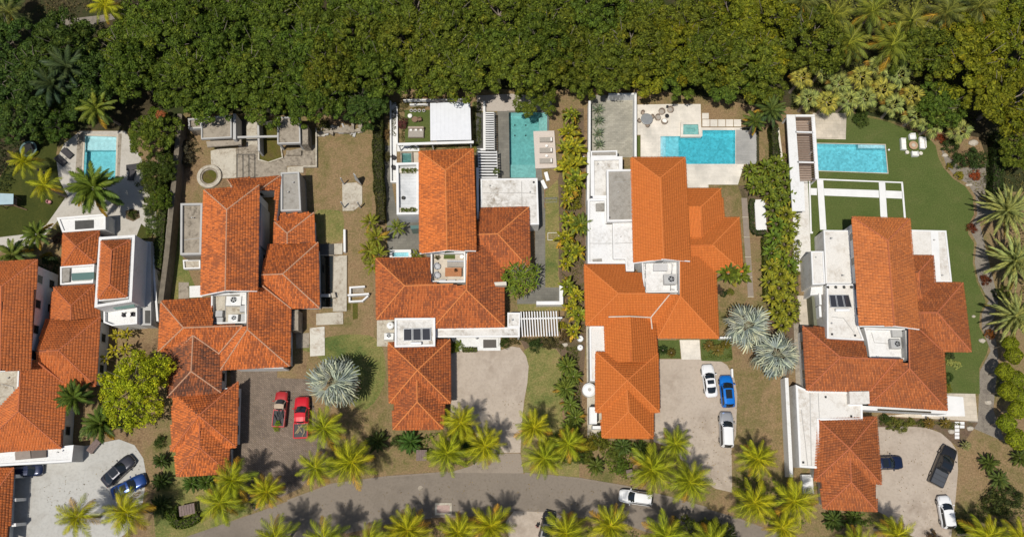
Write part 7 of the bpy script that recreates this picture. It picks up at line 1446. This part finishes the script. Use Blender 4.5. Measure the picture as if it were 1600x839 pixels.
for lb, u, v, z, n, col, s, fr, og in (
 ('big green palm over the lower end of the light blue pool', 147, 295, 6.5, 24, (.12, .165, .025), 1.12, FR_DENSE, 3), ('yellow palm beside the dark lawn trampoline', 38, 253, 6.0, 14, Y1, .72, FRONDS, 2), ('leaning yellow palm on the dark lawn', 70, 290, 6.0, 13, Y1, .72, FRONDS, 2),
 ('yellow-green palm at the top of the light blue pool', 150, 170, 6.5, 18, (.16, .19, .03), .85, FR_DENSE, 2), ('blue-green palm amid the dark trees on the left', 105, 105, 8.8, 20, (.06, .085, .035), 1.0, FR_DENSE, 0), ('second blue-green palm in the dark trees, left of the pool', 82, 132, 8.2, 18, (.055, .08, .032), .9, FR_DENSE, 0),
 ('green palm at the roof corner of the leftmost villa', 116, 621, 5.0, 20, (.085, .125, .022), .72, FR_DENSE, 1), ('green palm over the boarded bench frame', 158, 662, 5.0, 20, (.085, .125, .022), .75, FR_DENSE, 1), ('pale green palm behind the leftmost tiled roof', 20, 398, 4.8, 18, (.15, .18, .04), .8, FR_DENSE, 2), ('green palm between the white patio and the leftmost roof', 58, 366, 4.2, 18, (.13, .17, .03), .66, FR_DENSE, 3),
 ('long frond palm at the top left edge', 15, 20, 7.5, 16, (.13, .14, .04), .8, FRONDS, 2), ('yellow frond palm beside the woodland path', 165, 10, 8.0, 16, Y1, .8, FRONDS, 2),
 ('tall palm with long fronds behind the fan palm thicket', 1392, 72, 8.0, 18, (.19, .21, .03), 1.1, FRONDS, 4), ('palm with yellow fronds left of its tall thicket neighbour', 1325, 70, 8.0, 18, (.18, .20, .03), 1.0, FRONDS, 4), ('palm at the top edge near the right corner', 1478, 22, 8.0, 18, (.16, .17, .04), 1.0, FRONDS, 3), ('palm at the top edge right of its near twin', 1528, 12, 8.0, 18, (.16, .17, .04), .95, FRONDS, 3), ('palm at the top edge above the stone deck', 1252, 6, 8.5, 16, (.14, .15, .04), .95, FRONDS, 2),
 ('palm with loose fronds at the top edge left of the tall thicket palm', 1300, 28, 8.0, 17, (.20, .21, .035), 1.05, FRONDS, 3), ('palm with loose fronds at the top edge right of the tall thicket palm', 1420, 38, 8.0, 17, (.20, .20, .035), 1.1, FRONDS, 4), ('small palm in the scrub behind the fan palms', 1362, 20, 7.5, 15, (.18, .20, .03), .95, FRONDS, 3),
 ('shaggy green palm between the bright pool terrace and the long pergola', 1205, 172, 5.5, 22, (.085, .115, .028), .72, FR_DENSE, 1), ('palm drooping over the end of the bright pool terrace', 1180, 190, 4.5, 14, (.10, .13, .025), .55, FR_DENSE, 2)):
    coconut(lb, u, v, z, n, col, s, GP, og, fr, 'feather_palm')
for lb, u, v, z, s in (('upper of three large date palms along the right edge', 1572, 330, 4.6, 1.05), ('middle of three large date palms along the right edge', 1585, 408, 4.6, 1.1), ('lowest of three large date palms along the right edge', 1586, 494, 4.6, 1.0)):
    c = P(u, v, z); t = thing('date_palm', lb, 'palm tree', (c.x, c.y, 0), 'date palms on the right edge', 0.0); link('trunk', stem_mesh('palm_trunk', z, .32), t); rosette(t, 'frond', FR_DATE, 52, z, (1.3, -.2), (.27, .29, .105), (.9 * s, 1.08 * s), (.24, .19, .05), 3, .12, .3)
for lb, u, v, z, s, n in (('round silver fan palm beside the shiny red pickup', 523, 598, 5.6, 1.26, 32), ('upper left of two silver fan palms by the dry front lawn', 1167, 509, 4.6, 1.16, 30), ('lower right of two silver fan palms by the dry front lawn', 1212, 556, 4.6, 1.18, 30)):
    fan_palm(lb, u, v, z, n, (.30, .325, .285), s, 'silver fan palms', FAN_SIL, (1.2, -.35), 'silver_palm', (.32, .24, .16), 2, .28, .9)
fp = [(1252, 122), (1285, 108), (1310, 132), (1262, 155), (1292, 160), (1325, 158), (1345, 120), (1350, 155), (1378, 140), (1405, 118), (1395, 165), (1425, 150), (1430, 182), (1455, 195), (1462, 168), (1488, 182), (1500, 205), (1372, 105)]
for i, (u, v) in enumerate(sorted(fp)): fan_palm('pale green fan palm, %s from the left in the thicket above the artificial lawn' % ordinal(i), u, v, 3.8 + (175 - v) * .02, 15, ((.29, .32, .10) if i % 3 else (.36, .33, .07)), 1.0, 'fan palms in the thicket', FAN_GRN, (1.1, -.45), old=(.34, .2, .04), old_n=2)
# crown of strappy leaves over the wing roof; broad fan palm at the bright roof
t = thing('strap_leaf_tree', 'bushy tree with strappy bright green leaves beside the centre villa wing', 'tree', tuple(P(812, 441, 0)), None, 0.0); link('trunk', trunk_mesh('small_trunk', 5, 3.2, .14, 2.2, 7), t)
for i in range(30):
    a = i * 2.4; r_ = 2.7 * math.sqrt((i + .5) / 30); cz = 4.3 - .16 * r_ * r_
    for j in range(11):
        o = link('leaf', STRAP[(i + j) % 3], t); o.location = (r_ * math.cos(a), r_ * math.sin(a), cz); o.rotation_euler = Euler((rnd.uniform(-.4, .4), -rnd.uniform(-.2, .9), j * .571 + rnd.random()), 'XYZ'); sc = rnd.uniform(.75, 1.15); o.scale = (sc,) * 3; o.color = (*jit((.14, .19, .022), .25), 1)
FAN_BIG = [blade_mesh('broad_blade', 70 + i, 2.6, .75, .5 + .2 * i) for i in range(3)]
clump_plant('broad_leaf_palm', 'broad leaved palm fanned against the bright orange wing roof', 'palm tree', 1138, 427, 3.5, 'blade', FAN_BIG, 22, (.13, .165, .022), (1.15, -.1), (.65, 1.0), None, (.2, .17, .03), 3, (.16, M_TRUNK), .2)
clump_plant('broad_leaf_palm', 'second smaller broad leaved palm right of the fanned one', 'palm tree', 1158, 428, 3.2, 'blade', FAN_BIG, 16, (.15, .18, .022), (1.15, -.1), (.6, .85), None, None, 0, (.14, M_TRUNK), .2)
# banana and heliconia rows
BN = [(893, 180, .6), (888, 208, .85), (895, 232, 1.0), (884, 232, .7), (896, 258, 1.0), (886, 262, .8), (899, 282, .95), (890, 296, .6), (885, 313, .5), (888, 345, .65), (882, 372, .7), (900, 352, .8), (890, 392, .75), (902, 392, .65), (884, 412, .55), (886, 448, .7), (900, 462, .6), (892, 482, .6), (904, 492, .7), (896, 518, .55)]
for i, (u, v, s) in enumerate(BN): clump_plant('banana_plant', 'yellow-green banana plant, %s from top in the border right of the turquoise pool' % ordinal(i), 'plant', u, v, 2.2, 'leaf', BLADES, 14, ((.25, .235, .02) if i % 3 else (.18, .20, .022)), (1.25, -.05), (1.05 * s, 1.5 * s), 'banana plants in the long border', (.36, .22, .03), 2, (.09, M_TRUNK), .15)
HL = [(1172, 268), (1196, 262), (1212, 255), (1225, 268), (1190, 285), (1208, 282), (1228, 292), (1178, 292), (1200, 302), (1220, 312), (1234, 308), (1208, 328), (1228, 335), (1214, 350), (1232, 360), (1210, 372), (1226, 382), (1206, 395), (1222, 404), (1204, 418), (1220, 428), (1234, 415), (1202, 440), (1218, 450), (1232, 442), (1208, 465), (1226, 470), (1215, 488), (1234, 490), (1222, 508)]
for i, (u, v) in enumerate(sorted(HL, key=lambda q: q[1])): clump_plant('heliconia_clump', '%s heliconia clump, %s from top in the row left of the white terraces' % ('green' if v < 330 else 'yellowish' if v > 420 else 'bright green', ordinal(i)), 'plant', u, v, 2.3, 'leaf', BLADE_S, 18, ((.12, .15, .02) if v < 330 else (.20, .20, .022) if v > 420 or i % 4 == 0 else (.10, .15, .02) if i % 2 else (.15, .175, .02)), (1.2, -.05), (.8, 1.2), 'heliconia clumps in the dense row', (.34, .28, .03), 1, (.07, M_TRUNK), .35)
for i, (u, v, s) in enumerate(((578, 348, .8), (588, 372, .95), (578, 392, .9), (592, 398, .8), (582, 415, .7))): clump_plant('cane_palm', 'yellowish cane palm, %s from the top beside the slate patio' % ordinal(i), 'palm tree', u, v, 2.6, 'frond', FR_ARECA, 14, (.19, .20, .025), (1.25, .15), (.8 * s, s), 'cane palms by the slate patio', (.3, .2, .03), 2, (.08, M_TRUNK), .2)
clump_plant('cane_palm', 'green cane palm against the white terrace wall on the slate path', 'palm tree', 620, 356, 2.2, 'frond', FR_ARECA, 14, (.15, .18, .03), (1.25, .2), (.6, .75), None, None, 0, (.08, M_TRUNK), .15); clump_plant('cane_palm', 'tiny cane palm in the corner right of the blue plunge pool', 'palm tree', 651, 399, 1.5, 'frond', FR_ARECA, 9, (.17, .19, .025), (1.25, .2), (.45, .6), None, None, 0, (.06, M_TRUNK), .1)
clump_plant('cane_palm', 'green cane palm left of the white upper terraces', 'palm tree', 908, 352, 2.6, 'frond', FR_ARECA, 16, (.12, .16, .03), (1.2, 0), (.8, 1.0), None, None, 0, (.08, M_TRUNK), .2)
for i, (u, v, s, lb) in enumerate(((183, 524, .75, 'upper left'), (197, 522, .7, 'upper right'), (178, 547, .75, 'middle left'), (195, 545, .7, 'middle right'), (166, 560, .6, 'lower left'))): clump_plant('banana_plant', '%s yellow banana plant below the white tower balcony' % lb, 'plant', u, v, 2.2, 'leaf', BLADES, 9, (.27, .235, .02), (1.2, .1), (.65 * s, .9 * s), 'banana plants below the tower', None, 0, (.09, M_TRUNK), .15)
for i, (u, v, s) in enumerate(((886, 572, 1.05), (884, 607, 1.1), (896, 588, .8), (891, 632, .9), (899, 652, .9), (889, 668, .8))): clump_plant('cycad', 'green feathery cycad, %s from the top in the border beside the front lawn' % ordinal(i), 'plant', u, v, 1.3, 'frond', FR_CYC, 24, (.12, .155, .03), (1.2, .05), (1.0 * s, 1.3 * s), 'cycads in the border', (.3, .18, .03), 2, (.12, M_TRUNK), .1)
for lb, u, v, s, col in (('upper left cycad on the right front lawn', 1545, 724, 1.1, (.075, .10, .022)), ('lower right cycad on the right front lawn', 1561, 749, 1.05, (.085, .115, .03)), ('cycad at the right edge above the bottom bushes', 1594, 715, 1.0, (.075, .10, .022)), ('big round cycad below the centre garage', 641, 690, 1.35, (.05, .10, .022)), ('left cycad below the terracotta garage', 1302, 812, 1.15, (.075, .11, .028)), ('right cycad below the terracotta garage', 1335, 808, .95, (.085, .12, .028)), ('small cycad at the roadside of the orange croton bed', 931, 728, .95, (.09, .115, .025)), ('left cycad below the bright orange garage', 972, 697, 1.0, (.075, .11, .028)), ('right cycad below the bright orange garage', 1000, 702, 1.0, (.085, .12, .03)), ('spiky plant behind the old garage front', 300, 755, 1.0, (.06, .10, .02)), ('second spiky plant behind the old garage front', 322, 753, 1.0, (.06, .10, .02)), ('small cycad in the left small front lawn square', 1036, 547, .55, (.03, .05, .015)), ('bronze cycad in the left small front lawn square', 1049, 551, .5, (.10, .08, .02)), ('left bronze cycad in the right small front lawn', 1108, 540, .6, (.15, .11, .03)), ('middle bronze cycad in the right small front lawn', 1122, 547, .65, (.16, .13, .035)), ('right cycad in the right small front lawn', 1134, 538, .55, (.12, .10, .02)), ('pale spiky yucca by the stepping slabs', 1509, 696, .55, (.22, .22, .10)), ('left bronze spiky plant in the driveway bed', 1452, 661, .6, (.16, .11, .03)), ('right bronze spiky plant in the driveway bed', 1478, 661, .55, (.16, .12, .03)), ('dark spiky plant on the left verge of the old garage', 252, 720, .9, (.05, .075, .02)), ('second dark spiky plant on the left verge of the old garage', 252, 752, 1.0, (.05, .075, .02)), ('dark palm-like bush at the road corner left of the crescent hedge', 252, 790, 1.2, (.045, .065, .02)), ('shaded spiky palm at the left edge of the centre front lawn', 590, 690, 1.2, (.05, .07, .02))):
    clump_plant('cycad', lb, 'plant', u, v, 1.0, 'frond', FR_CYC, 26, col, (1.2, .05), (.85 * s, 1.1 * s), None, None, 0, (.12, M_TRUNK), .08)
for lb, v in (('top agave', 172), ('second agave from the top', 189.5), ('third agave from the top', 209.5), ('bottom agave', 226)): clump_plant('agave', '%s in the row along the grey stone yard wall' % lb, 'plant', 934.7, v, .35, 'leaf', AGAVE, 26, (.19, .23, .17), (1.25, .15), (.85, 1.05), 'agaves in the stone yard', None, 0, (.1, M_TRUNK), .06)
# broadleaf garden trees and shrubs
BIGY = crown_mesh('garden_crown', 300, 5.2, 4.2, 190, 70, .34, .5, (.45, 1.0), .93, .9, .3); BIGY.transform(Matrix.Translation((0, 0, 3.4)))
tree('garden_tree', 'large yellow-green tree between the leftmost villa and the old red tiles', 208, 606, 6.0, BIGY, TRUNKS[0], 1.0, (.37, .39, .02), None, 'tree')
tree('garden_tree', 'reddish twiggy small tree at the corner of the old villa wing', 262, 553, 3.8, SMALL[1], STRUNK[0], .42, (.13, .06, .035), None, 'tree'); tree('garden_tree', 'thin reddish small tree over the old garage roof valley', 284, 626, 3.9, SMALL[2], STRUNK[1], .42, (.12, .065, .035), None, 'tree')
for i, (u, v, s) in enumerate(((1579, 537, .95), (1584, 555, 1.05), (1570, 580, 1.05), (1589, 593, 1.05), (1575, 611, 1.1), (1597, 620, 1.0), (1590, 640, 1.05), (1573, 661, 1.1), (1589, 686, 1.2))):
    c = P(u, v, 4.0); t = thing('clipped_tree', 'clipped ball tree, %s from the top in the right edge group' % ordinal(i), 'tree', (c.x, c.y, 0), 'clipped ball trees on the right edge', 0.0); MB().tube([(0, 0, -.1), (0, 0, 3.2)], [.1, .08], 7).build('trunk', [M_BARK], t); o = link('crown', BALLS[i % 2], t); o.location = (0, 0, 4.0); o.scale = (s, s, s * .95); o.color = (*jit((.22, .25, .018)), 1)
for lb, u, v, s, col in (('dark green rounded shrub nearest the fan palms on the pebble bed', 1486, 226, 1.25, (.045, .075, .02)), ('dark green rounded shrub left on the pebble bed', 1499, 250, 1.35, (.05, .08, .02)), ('largest dark green rounded shrub on the pebble bed', 1528, 245, 1.75, (.05, .08, .022)), ('olive shrub beside the dark hedge column', 1549, 280, .9, (.06, .08, .022)), ('red leaved plant below the rounded shrubs', 1525, 273, .85, (.27, .06, .02)), ('red leaved plant under the fan palms', 1470, 217, .8, (.2, .05, .02)), ('red leaved plant in the shade of the upper date palm', 1519, 357, .8, (.15, .04, .02)), ('red leaved plant in the shade of the middle date palm', 1540, 437, .85, (.15, .045, .02)), ('red leaved plant in the shade of the lowest date palm', 1548, 522, .8, (.22, .08, .02)),
  ('yellow ground shrub on the turf edge of the pebble bed', 1500, 274, .75, (.26, .24, .03)), ('yellowish low shrub left of it on the turf edge', 1484, 260, .6, (.2, .18, .03)), ('green mound shrub below the fan palms at the stone deck', 1348, 184, 1.4, (.055, .085, .02)), ('small green shrub between two date palms', 1572, 455, .95, (.10, .12, .02)), ('dark shrub between two date palms', 1560, 458, .8, (.03, .045, .015)), ('pale yellow flowering shrub left by the turf at the villa wall', 1485, 566, .55, (.36, .36, .12)), ('pale yellow flowering shrub right by the turf at the villa wall', 1495.5, 570, .6, (.36, .36, .12)), ('dark green shrub in the wall bed by the turf', 1481, 590, .8, (.05, .08, .02)), ('yellow-green shrub at the lower end of the wall bed', 1482, 606, .7, (.16, .17, .03)), ('dark shrub at the top of the wall bed', 1484, 553, .8, (.06, .08, .035)),
  ('dark bush at the left end of the driveway bed', 1384, 656, .85, (.05, .075, .02)), ('yellowish bush left in the driveway bed', 1396, 662, 1.0, (.14, .15, .035)), ('yellowish bush second in the driveway bed', 1410, 664, .95, (.15, .16, .04)), ('small yellowish bush third in the driveway bed', 1424, 660, .65, (.15, .15, .03)), ('olive bush right in the driveway bed', 1440, 661, .6, (.10, .11, .03)), ('dark olive bush with twigs at the bottom right', 1560, 788, 1.9, (.055, .07, .02)), ('dark bush right of the twiggy one at the bottom right', 1583, 775, 1.5, (.05, .065, .02)), ('dark bush on the bottom edge beside the small hatchback', 1505, 822, 1.3, (.045, .075, .018)),
  ('dark red bush on the bottom edge at the lower right', 1462, 842, 1.2, (.10, .06, .03)), ('yellow bush beside the bright villa wing', 1142, 456, .6, (.17, .17, .03)), ('dark round bush beside the bright villa wing', 1131, 457, .65, (.03, .05, .015)), ('grey leafless shrub under the bright wing roof corner', 1124, 452, .75, (.10, .07, .06)), ('orange croton bush beside the white tanks', 903, 652, 1.0, (.22, .15, .02)), ('orange croton bush at the alley corner of the bright garage', 904, 700, 1.3, (.26, .16, .02)), ('yellow croton bush right of the orange one', 921, 690, 1.3, (.19, .17, .02)), ('green croton bush below the bright garage corner', 938, 690, 1.4, (.12, .13, .02)), ('green bush left of the small roadside cycad', 918, 716, 1.0, (.10, .12, .02)), ('tall green bush beside the small shelter of the bright villa', 970, 728, 1.2, (.09, .13, .02)), ('green bush above the small shelter of the bright villa', 962, 705, 1.2, (.10, .13, .025)),
  ('green bush in the bed below the entrance pergola, left', 790, 534, .9, (.06, .085, .02)), ('dark green bush in the bed below the entrance pergola, middle', 838, 540, 1.05, (.05, .075, .02)), ('brownish bush in the bed below the entrance pergola, right', 856, 533, 1.1, (.10, .085, .035)), ('yellow flowering bush at the right end of the entrance pergola', 878, 510, .75, (.28, .25, .02)), ('brown bush right of the yellow flowering one', 884, 525, 1.0, (.12, .085, .04)), ('bright green bush beside the garage at the front steps', 710, 543, .8, (.14, .18, .025)), ('second bright green bush beside the garage at the front steps', 718, 538, .7, (.14, .18, .025)),
  ('dark bush in shade left of the centre front lawn', 620, 690, .9, (.06, .09, .025)), ('dark green bush between two coconut palms at the centre drive', 733, 702, 1.3, (.05, .09, .022)), ('dark green bush under the rightmost palm of the centre trio', 905, 715, 1.1, (.06, .09, .02)), ('round green bush at the lower left of the road corner', 264, 802, 1.2, (.07, .10, .02)), ('small green bush on the verge left of the old garage', 250, 690, .9, (.06, .09, .02)),
  ('white flowering bush above the bench frame at the leftmost villa', 132, 678, .9, (.28, .32, .14)), ('dark red bush by the patio of the leftmost villa', 90, 372, .9, (.10, .055, .045)), ('yellow bush at the leftmost roof edge', 72, 402, .9, (.27, .2, .02)), ('dark bush in shade between the leftmost roofs', 74, 415, 1.6, (.035, .05, .018)), ('small round hedge bush in the planter ring below the light blue pool', 206, 335, .8, (.06, .08, .02)), ('dark bush in the corner right of the planter ring', 232, 328, .9, (.04, .06, .02)), ('large green bush at the wall right of the dark patio loungers', 228, 290, 1.5, (.09, .11, .025)), ('bushy shrub between the boundary wall and the planter ring', 238, 350, 1.3, (.09, .12, .025)), ('dense green shrub right of the dark patio loungers', 226, 262, 1.5, (.085, .115, .025)), ('flowering shrub at the lower end of the boundary wall bushes', 233, 318, 1.3, (.11, .13, .035)), ('green shrub at the white patio edge near the pale green palm', 40, 385, 1.1, (.10, .13, .025)), ('green bush beside the thin pale wall, upper', 242, 392, 1.0, (.12, .14, .025)), ('green bush beside the thin pale wall, lower', 242, 430, 1.0, (.12, .14, .025)), ('yellow-green bush beside the thin pale wall at the tower', 241, 470, 1.1, (.14, .15, .025)), ('dry grey bush on the slope left of the old court lawn', 288, 230, 1.3, (.09, .075, .05)), ('second dry grey bush on the slope left of the old court lawn', 292, 250, 1.1, (.10, .08, .05)),
  ('dark shrub at the left of the centre front path near the slate paving', 604, 245, .8, (.08, .075, .03)), ('brown dried shrub near the stone circle left of the white paths', 602, 208, .9, (.15, .10, .05)), ('dark red shrub in the bed beside the thin garden wall', 629, 192, .9, (.14, .05, .05)), ('yellow-green shrub left of the free-standing wall slab hedge', 572, 405, .8, (.2, .19, .03)), ('lime green weed bush behind the old red pickup', 433, 668, .55, (.22, .30, .02)), ('low dark bush at the top of the brown yard', 505, 196, 1.0, (.06, .07, .02))):
    shrub(lb, u, v, s * .7, SHR[rnd.randrange(4)], s, col)
for i, (u, v, lb) in enumerate(((630, 266, 'upper planter, leftmost'), (637.5, 266, 'upper planter, second'), (644.5, 266, 'upper planter, third'), (651, 265.5, 'upper planter, rightmost'), (629, 328, 'lower planter, leftmost'), (636, 328, 'lower planter, second'), (643, 328, 'lower planter, third'), (650, 327.5, 'lower planter, rightmost'))): shrub('small green shrub on the pale plank terrace: %s' % lb, u, v, 4.0, SHR[i % 4], .42, (.12, .15, .03), 'shrubs in the terrace planters', base_z=3.65)
shrub('small plant in the middle of the orange dining table', 712, 422, 4.25, SHR[0], .28, (.10, .05, .03), None, 'table_plant', 'plant', base_z=4.06); shrub('leafy potted plant in the top left corner of the roof terrace', 683, 401, 3.8, SHR[1], .4, (.10, .09, .04), None, 'potted_plant', 'plant', base_z=3.3)
shrub('vine tuft at the lower right end of the slatted pergola', 775, 268, 2.7, SHR[2], .5, (.12, .15, .03), None, 'climbing_plant', 'plant', base_z=2.5); shrub('yellow vine tuft at the roof corner by the slatted pergola', 741, 234, 2.7, SHR[3], .5, (.18, .18, .03), None, 'climbing_plant', 'plant', base_z=2.5); shrub('lime green weeds heaped at the tail of the old red pickup', 434, 661, 1.4, SHR[2], .42, (.24, .34, .02), None, 'green_cuttings', 'plant', base_z=1.1)
# hedges
hedge('tall dark hedge along the left boundary of the centre villa', [(590, 152), (590, 250), (592, 300)], 1.5, 2.0, (.055, .065, .018)); hedge('lower part of the boundary hedge left of the slate path', [(594, 300), (594, 345)], 1.3, 1.7, (.07, .07, .022))
hedge('dark clipped hedge column beside the pebble bed at the right edge', [(1562, 208), (1560, 250), (1558, 312)], 1.5, 2.0, (.035, .06, .015)); hedge('dark hedge strip hugging the old boundary wall on its left', [(262, 210), (256, 300), (246, 420)], 1.2, 1.6, (.06, .085, .02)); hedge('crescent clipped hedge round the boarded roadside shelter', [(268, 797), (269, 812), (280, 820), (297, 815), (310, 805)], 1.1, 1.1, (.075, .11, .016))
hedge('low clipped hedge framing the white platform', [(1177, 311), (1174, 318), (1176, 358), (1182, 364), (1197, 363)], .7, .7, (.045, .07, .02)); hedge('thin hedge rim along the grey pool deck', [(1160, 201.5), (1184, 202), (1184.5, 258), (1172, 259)], .35, .35, (.04, .06, .018), leaf=.14); hedge('low hedge strip between the garage and the front steps', [(722, 546), (745, 546)], .6, .5, (.10, .12, .03)); hedge('tall hedge strip in shade left of the long pergola', [(1209, 195), (1213, 245)], 1.1, 1.8, (.05, .065, .018)); hedge('hedge edging the terracotta front beside the bright villa dry lawn', [(1196, 370), (1200, 470)], .8, 1.3, (.10, .12, .022))
# ground cover
cover('ground_cover', 'low plants covering the long border beside the front lawn', [(874, 545), (905, 540), (908, 700), (884, 690), (880, 600)], 2600, .22, .5, (.09, .10, .025)); cover('ground_cover', 'mixed low plants in the border right of the narrow lawn', [(876, 300), (905, 240), (914, 520), (884, 520), (876, 440)], 2600, .22, .5, (.13, .13, .03)); cover('ground_cover', 'mixed low plants in the bed below the entrance pergola', [(784, 528), (880, 528), (880, 545), (830, 540), (800, 538)], 1500, .2, .4, (.09, .08, .03))
cover('ground_cover', 'low plants of the garden bed right of the ribbed pavilion', [(739, 160), (752, 160), (752, 230), (740, 230)], 1200, .18, .45, (.07, .085, .025)); cover('ground_cover', 'low plants between the thin white garden walls', [(611, 158), (632, 160), (632, 222), (622, 222), (612, 215)], 1200, .18, .5, (.09, .085, .03)); cover('ground_cover', 'low planting behind the ribbed pavilion', [(632, 157), (672, 158), (672, 171), (632, 171)], 900, .18, .45, (.11, .10, .03)); cover('ground_cover', 'planted strip under the long white beam', [(625, 227.5), (735, 225), (735, 234), (657, 235), (625, 233)], 800, .18, .4, (.10, .11, .03))
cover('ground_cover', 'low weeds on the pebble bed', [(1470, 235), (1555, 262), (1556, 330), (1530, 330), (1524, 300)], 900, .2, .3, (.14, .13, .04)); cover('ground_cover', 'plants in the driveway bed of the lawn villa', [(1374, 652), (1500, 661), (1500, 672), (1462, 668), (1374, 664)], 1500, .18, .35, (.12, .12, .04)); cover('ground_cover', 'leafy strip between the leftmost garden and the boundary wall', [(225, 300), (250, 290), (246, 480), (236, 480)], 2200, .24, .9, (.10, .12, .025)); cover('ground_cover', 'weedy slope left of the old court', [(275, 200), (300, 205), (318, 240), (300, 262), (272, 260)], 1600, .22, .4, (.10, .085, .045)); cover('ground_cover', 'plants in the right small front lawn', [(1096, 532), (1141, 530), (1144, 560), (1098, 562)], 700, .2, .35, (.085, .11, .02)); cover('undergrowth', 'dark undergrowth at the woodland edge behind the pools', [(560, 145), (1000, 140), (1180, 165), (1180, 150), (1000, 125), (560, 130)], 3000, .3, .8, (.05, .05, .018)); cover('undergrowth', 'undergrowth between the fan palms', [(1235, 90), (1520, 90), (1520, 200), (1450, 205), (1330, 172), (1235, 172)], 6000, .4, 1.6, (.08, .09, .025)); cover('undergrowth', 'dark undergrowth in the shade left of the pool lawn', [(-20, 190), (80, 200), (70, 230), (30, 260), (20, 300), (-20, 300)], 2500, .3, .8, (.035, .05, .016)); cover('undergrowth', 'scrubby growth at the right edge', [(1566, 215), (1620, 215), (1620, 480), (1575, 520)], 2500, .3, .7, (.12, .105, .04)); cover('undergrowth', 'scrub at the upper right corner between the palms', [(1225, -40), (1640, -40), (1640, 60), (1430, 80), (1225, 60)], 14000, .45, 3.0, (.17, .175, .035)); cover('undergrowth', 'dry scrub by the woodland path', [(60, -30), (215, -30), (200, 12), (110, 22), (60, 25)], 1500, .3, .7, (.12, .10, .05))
for nm, px, n in (('the centre driveway', [(704, 640), (818, 600), (816, 735), (704, 735)], 260), ('the brick driveway', [(380, 600), (500, 620), (505, 720), (400, 790)], 300), ('the road', [(420, 800), (700, 745), (1000, 770), (1140, 806), (1000, 815), (700, 800), (500, 835)], 420), ('the bright villa drive', [(1040, 650), (1150, 650), (1140, 760), (1080, 735)], 240), ('the pale forecourt', [(60, 760), (220, 700), (220, 790), (100, 830)], 200), ('the right hand drive', [(1375, 680), (1490, 700), (1485, 830), (1420, 830)], 220)): cover('fallen_leaves', 'dry fallen leaves scattered on ' + nm, px, n, .2, .02, (.17, .12, .05), .45)
cover('undergrowth', 'leafy filling between the heliconia clumps', [(1165, 262), (1230, 240), (1246, 320), (1246, 505), (1212, 515), (1196, 420), (1200, 320), (1165, 300)], 5200, .5, 2.0, (.15, .165, .02), .3); cover('undergrowth', 'leafy filling between the banana plants', [(878, 175), (904, 175), (908, 330), (884, 330)], 1500, .5, 1.4, (.17, .165, .02), .3)
for lb, px, n, hh, col in (('in front of the bright orange garage', [(908, 690), (1010, 688), (1030, 720), (990, 750), (955, 745), (935, 700), (910, 720)], 2200, .9, (.12, .17, .02)), ('under the palms left of the centre drive', [(640, 682), (735, 668), (770, 712), (735, 728), (690, 722), (650, 700)], 1500, .7, (.09, .14, .02)), ('under the trio of palms right of the centre drive', [(838, 690), (900, 660), (908, 725), (870, 728), (846, 705)], 1300, .7, (.10, .14, .02)), ('under the palms beside the brick drive', [(345, 765), (395, 742), (440, 760), (430, 785), (360, 805)], 1300, .7, (.10, .14, .02)), ('under the palms by the dry front lawn', [(1150, 735), (1200, 740), (1270, 790), (1250, 830), (1190, 815), (1150, 790)], 1700, .7, (.10, .14, .022)), ('along the far side of the road', [(545, 838), (700, 815), (790, 815), (780, 860), (540, 870)], 2600, .8, (.10, .13, .022)), ('on the far side of the road bend', [(880, 815), (975, 822), (1060, 856), (1030, 890), (870, 870)], 2200, .8, (.09, .12, .022)), ('at the foot of the terracotta garage', [(1284, 800), (1360, 803), (1365, 822), (1290, 826)], 900, .5, (.10, .15, .025)), ('in the bed left of the lower right corner', [(1500, 800), (1570, 760), (1620, 780), (1620, 860), (1490, 860)], 1800, .8, (.07, .10, .02))): cover('ground_cover', 'leafy low growth ' + lb, px, n, .24, hh, col)
cover('dry_tufts', 'dry grass tufts scattered over the brown yard', [(480, 215), (580, 212), (584, 540), (600, 560), (600, 740), (520, 750), (480, 560), (502, 480)], 3500, .16, .1, (.17, .13, .055), .25); cover('dry_tufts', 'dry grass tufts on the dry front lawn beside the estate car', [(1150, 580), (1226, 592), (1232, 740), (1150, 790)], 1500, .16, .1, (.18, .14, .055), .25); cover('dry_tufts', 'dry tufts on the right front lawn', [(1500, 700), (1600, 700), (1600, 830), (1490, 830)], 1500, .16, .1, (.17, .14, .055), .25)
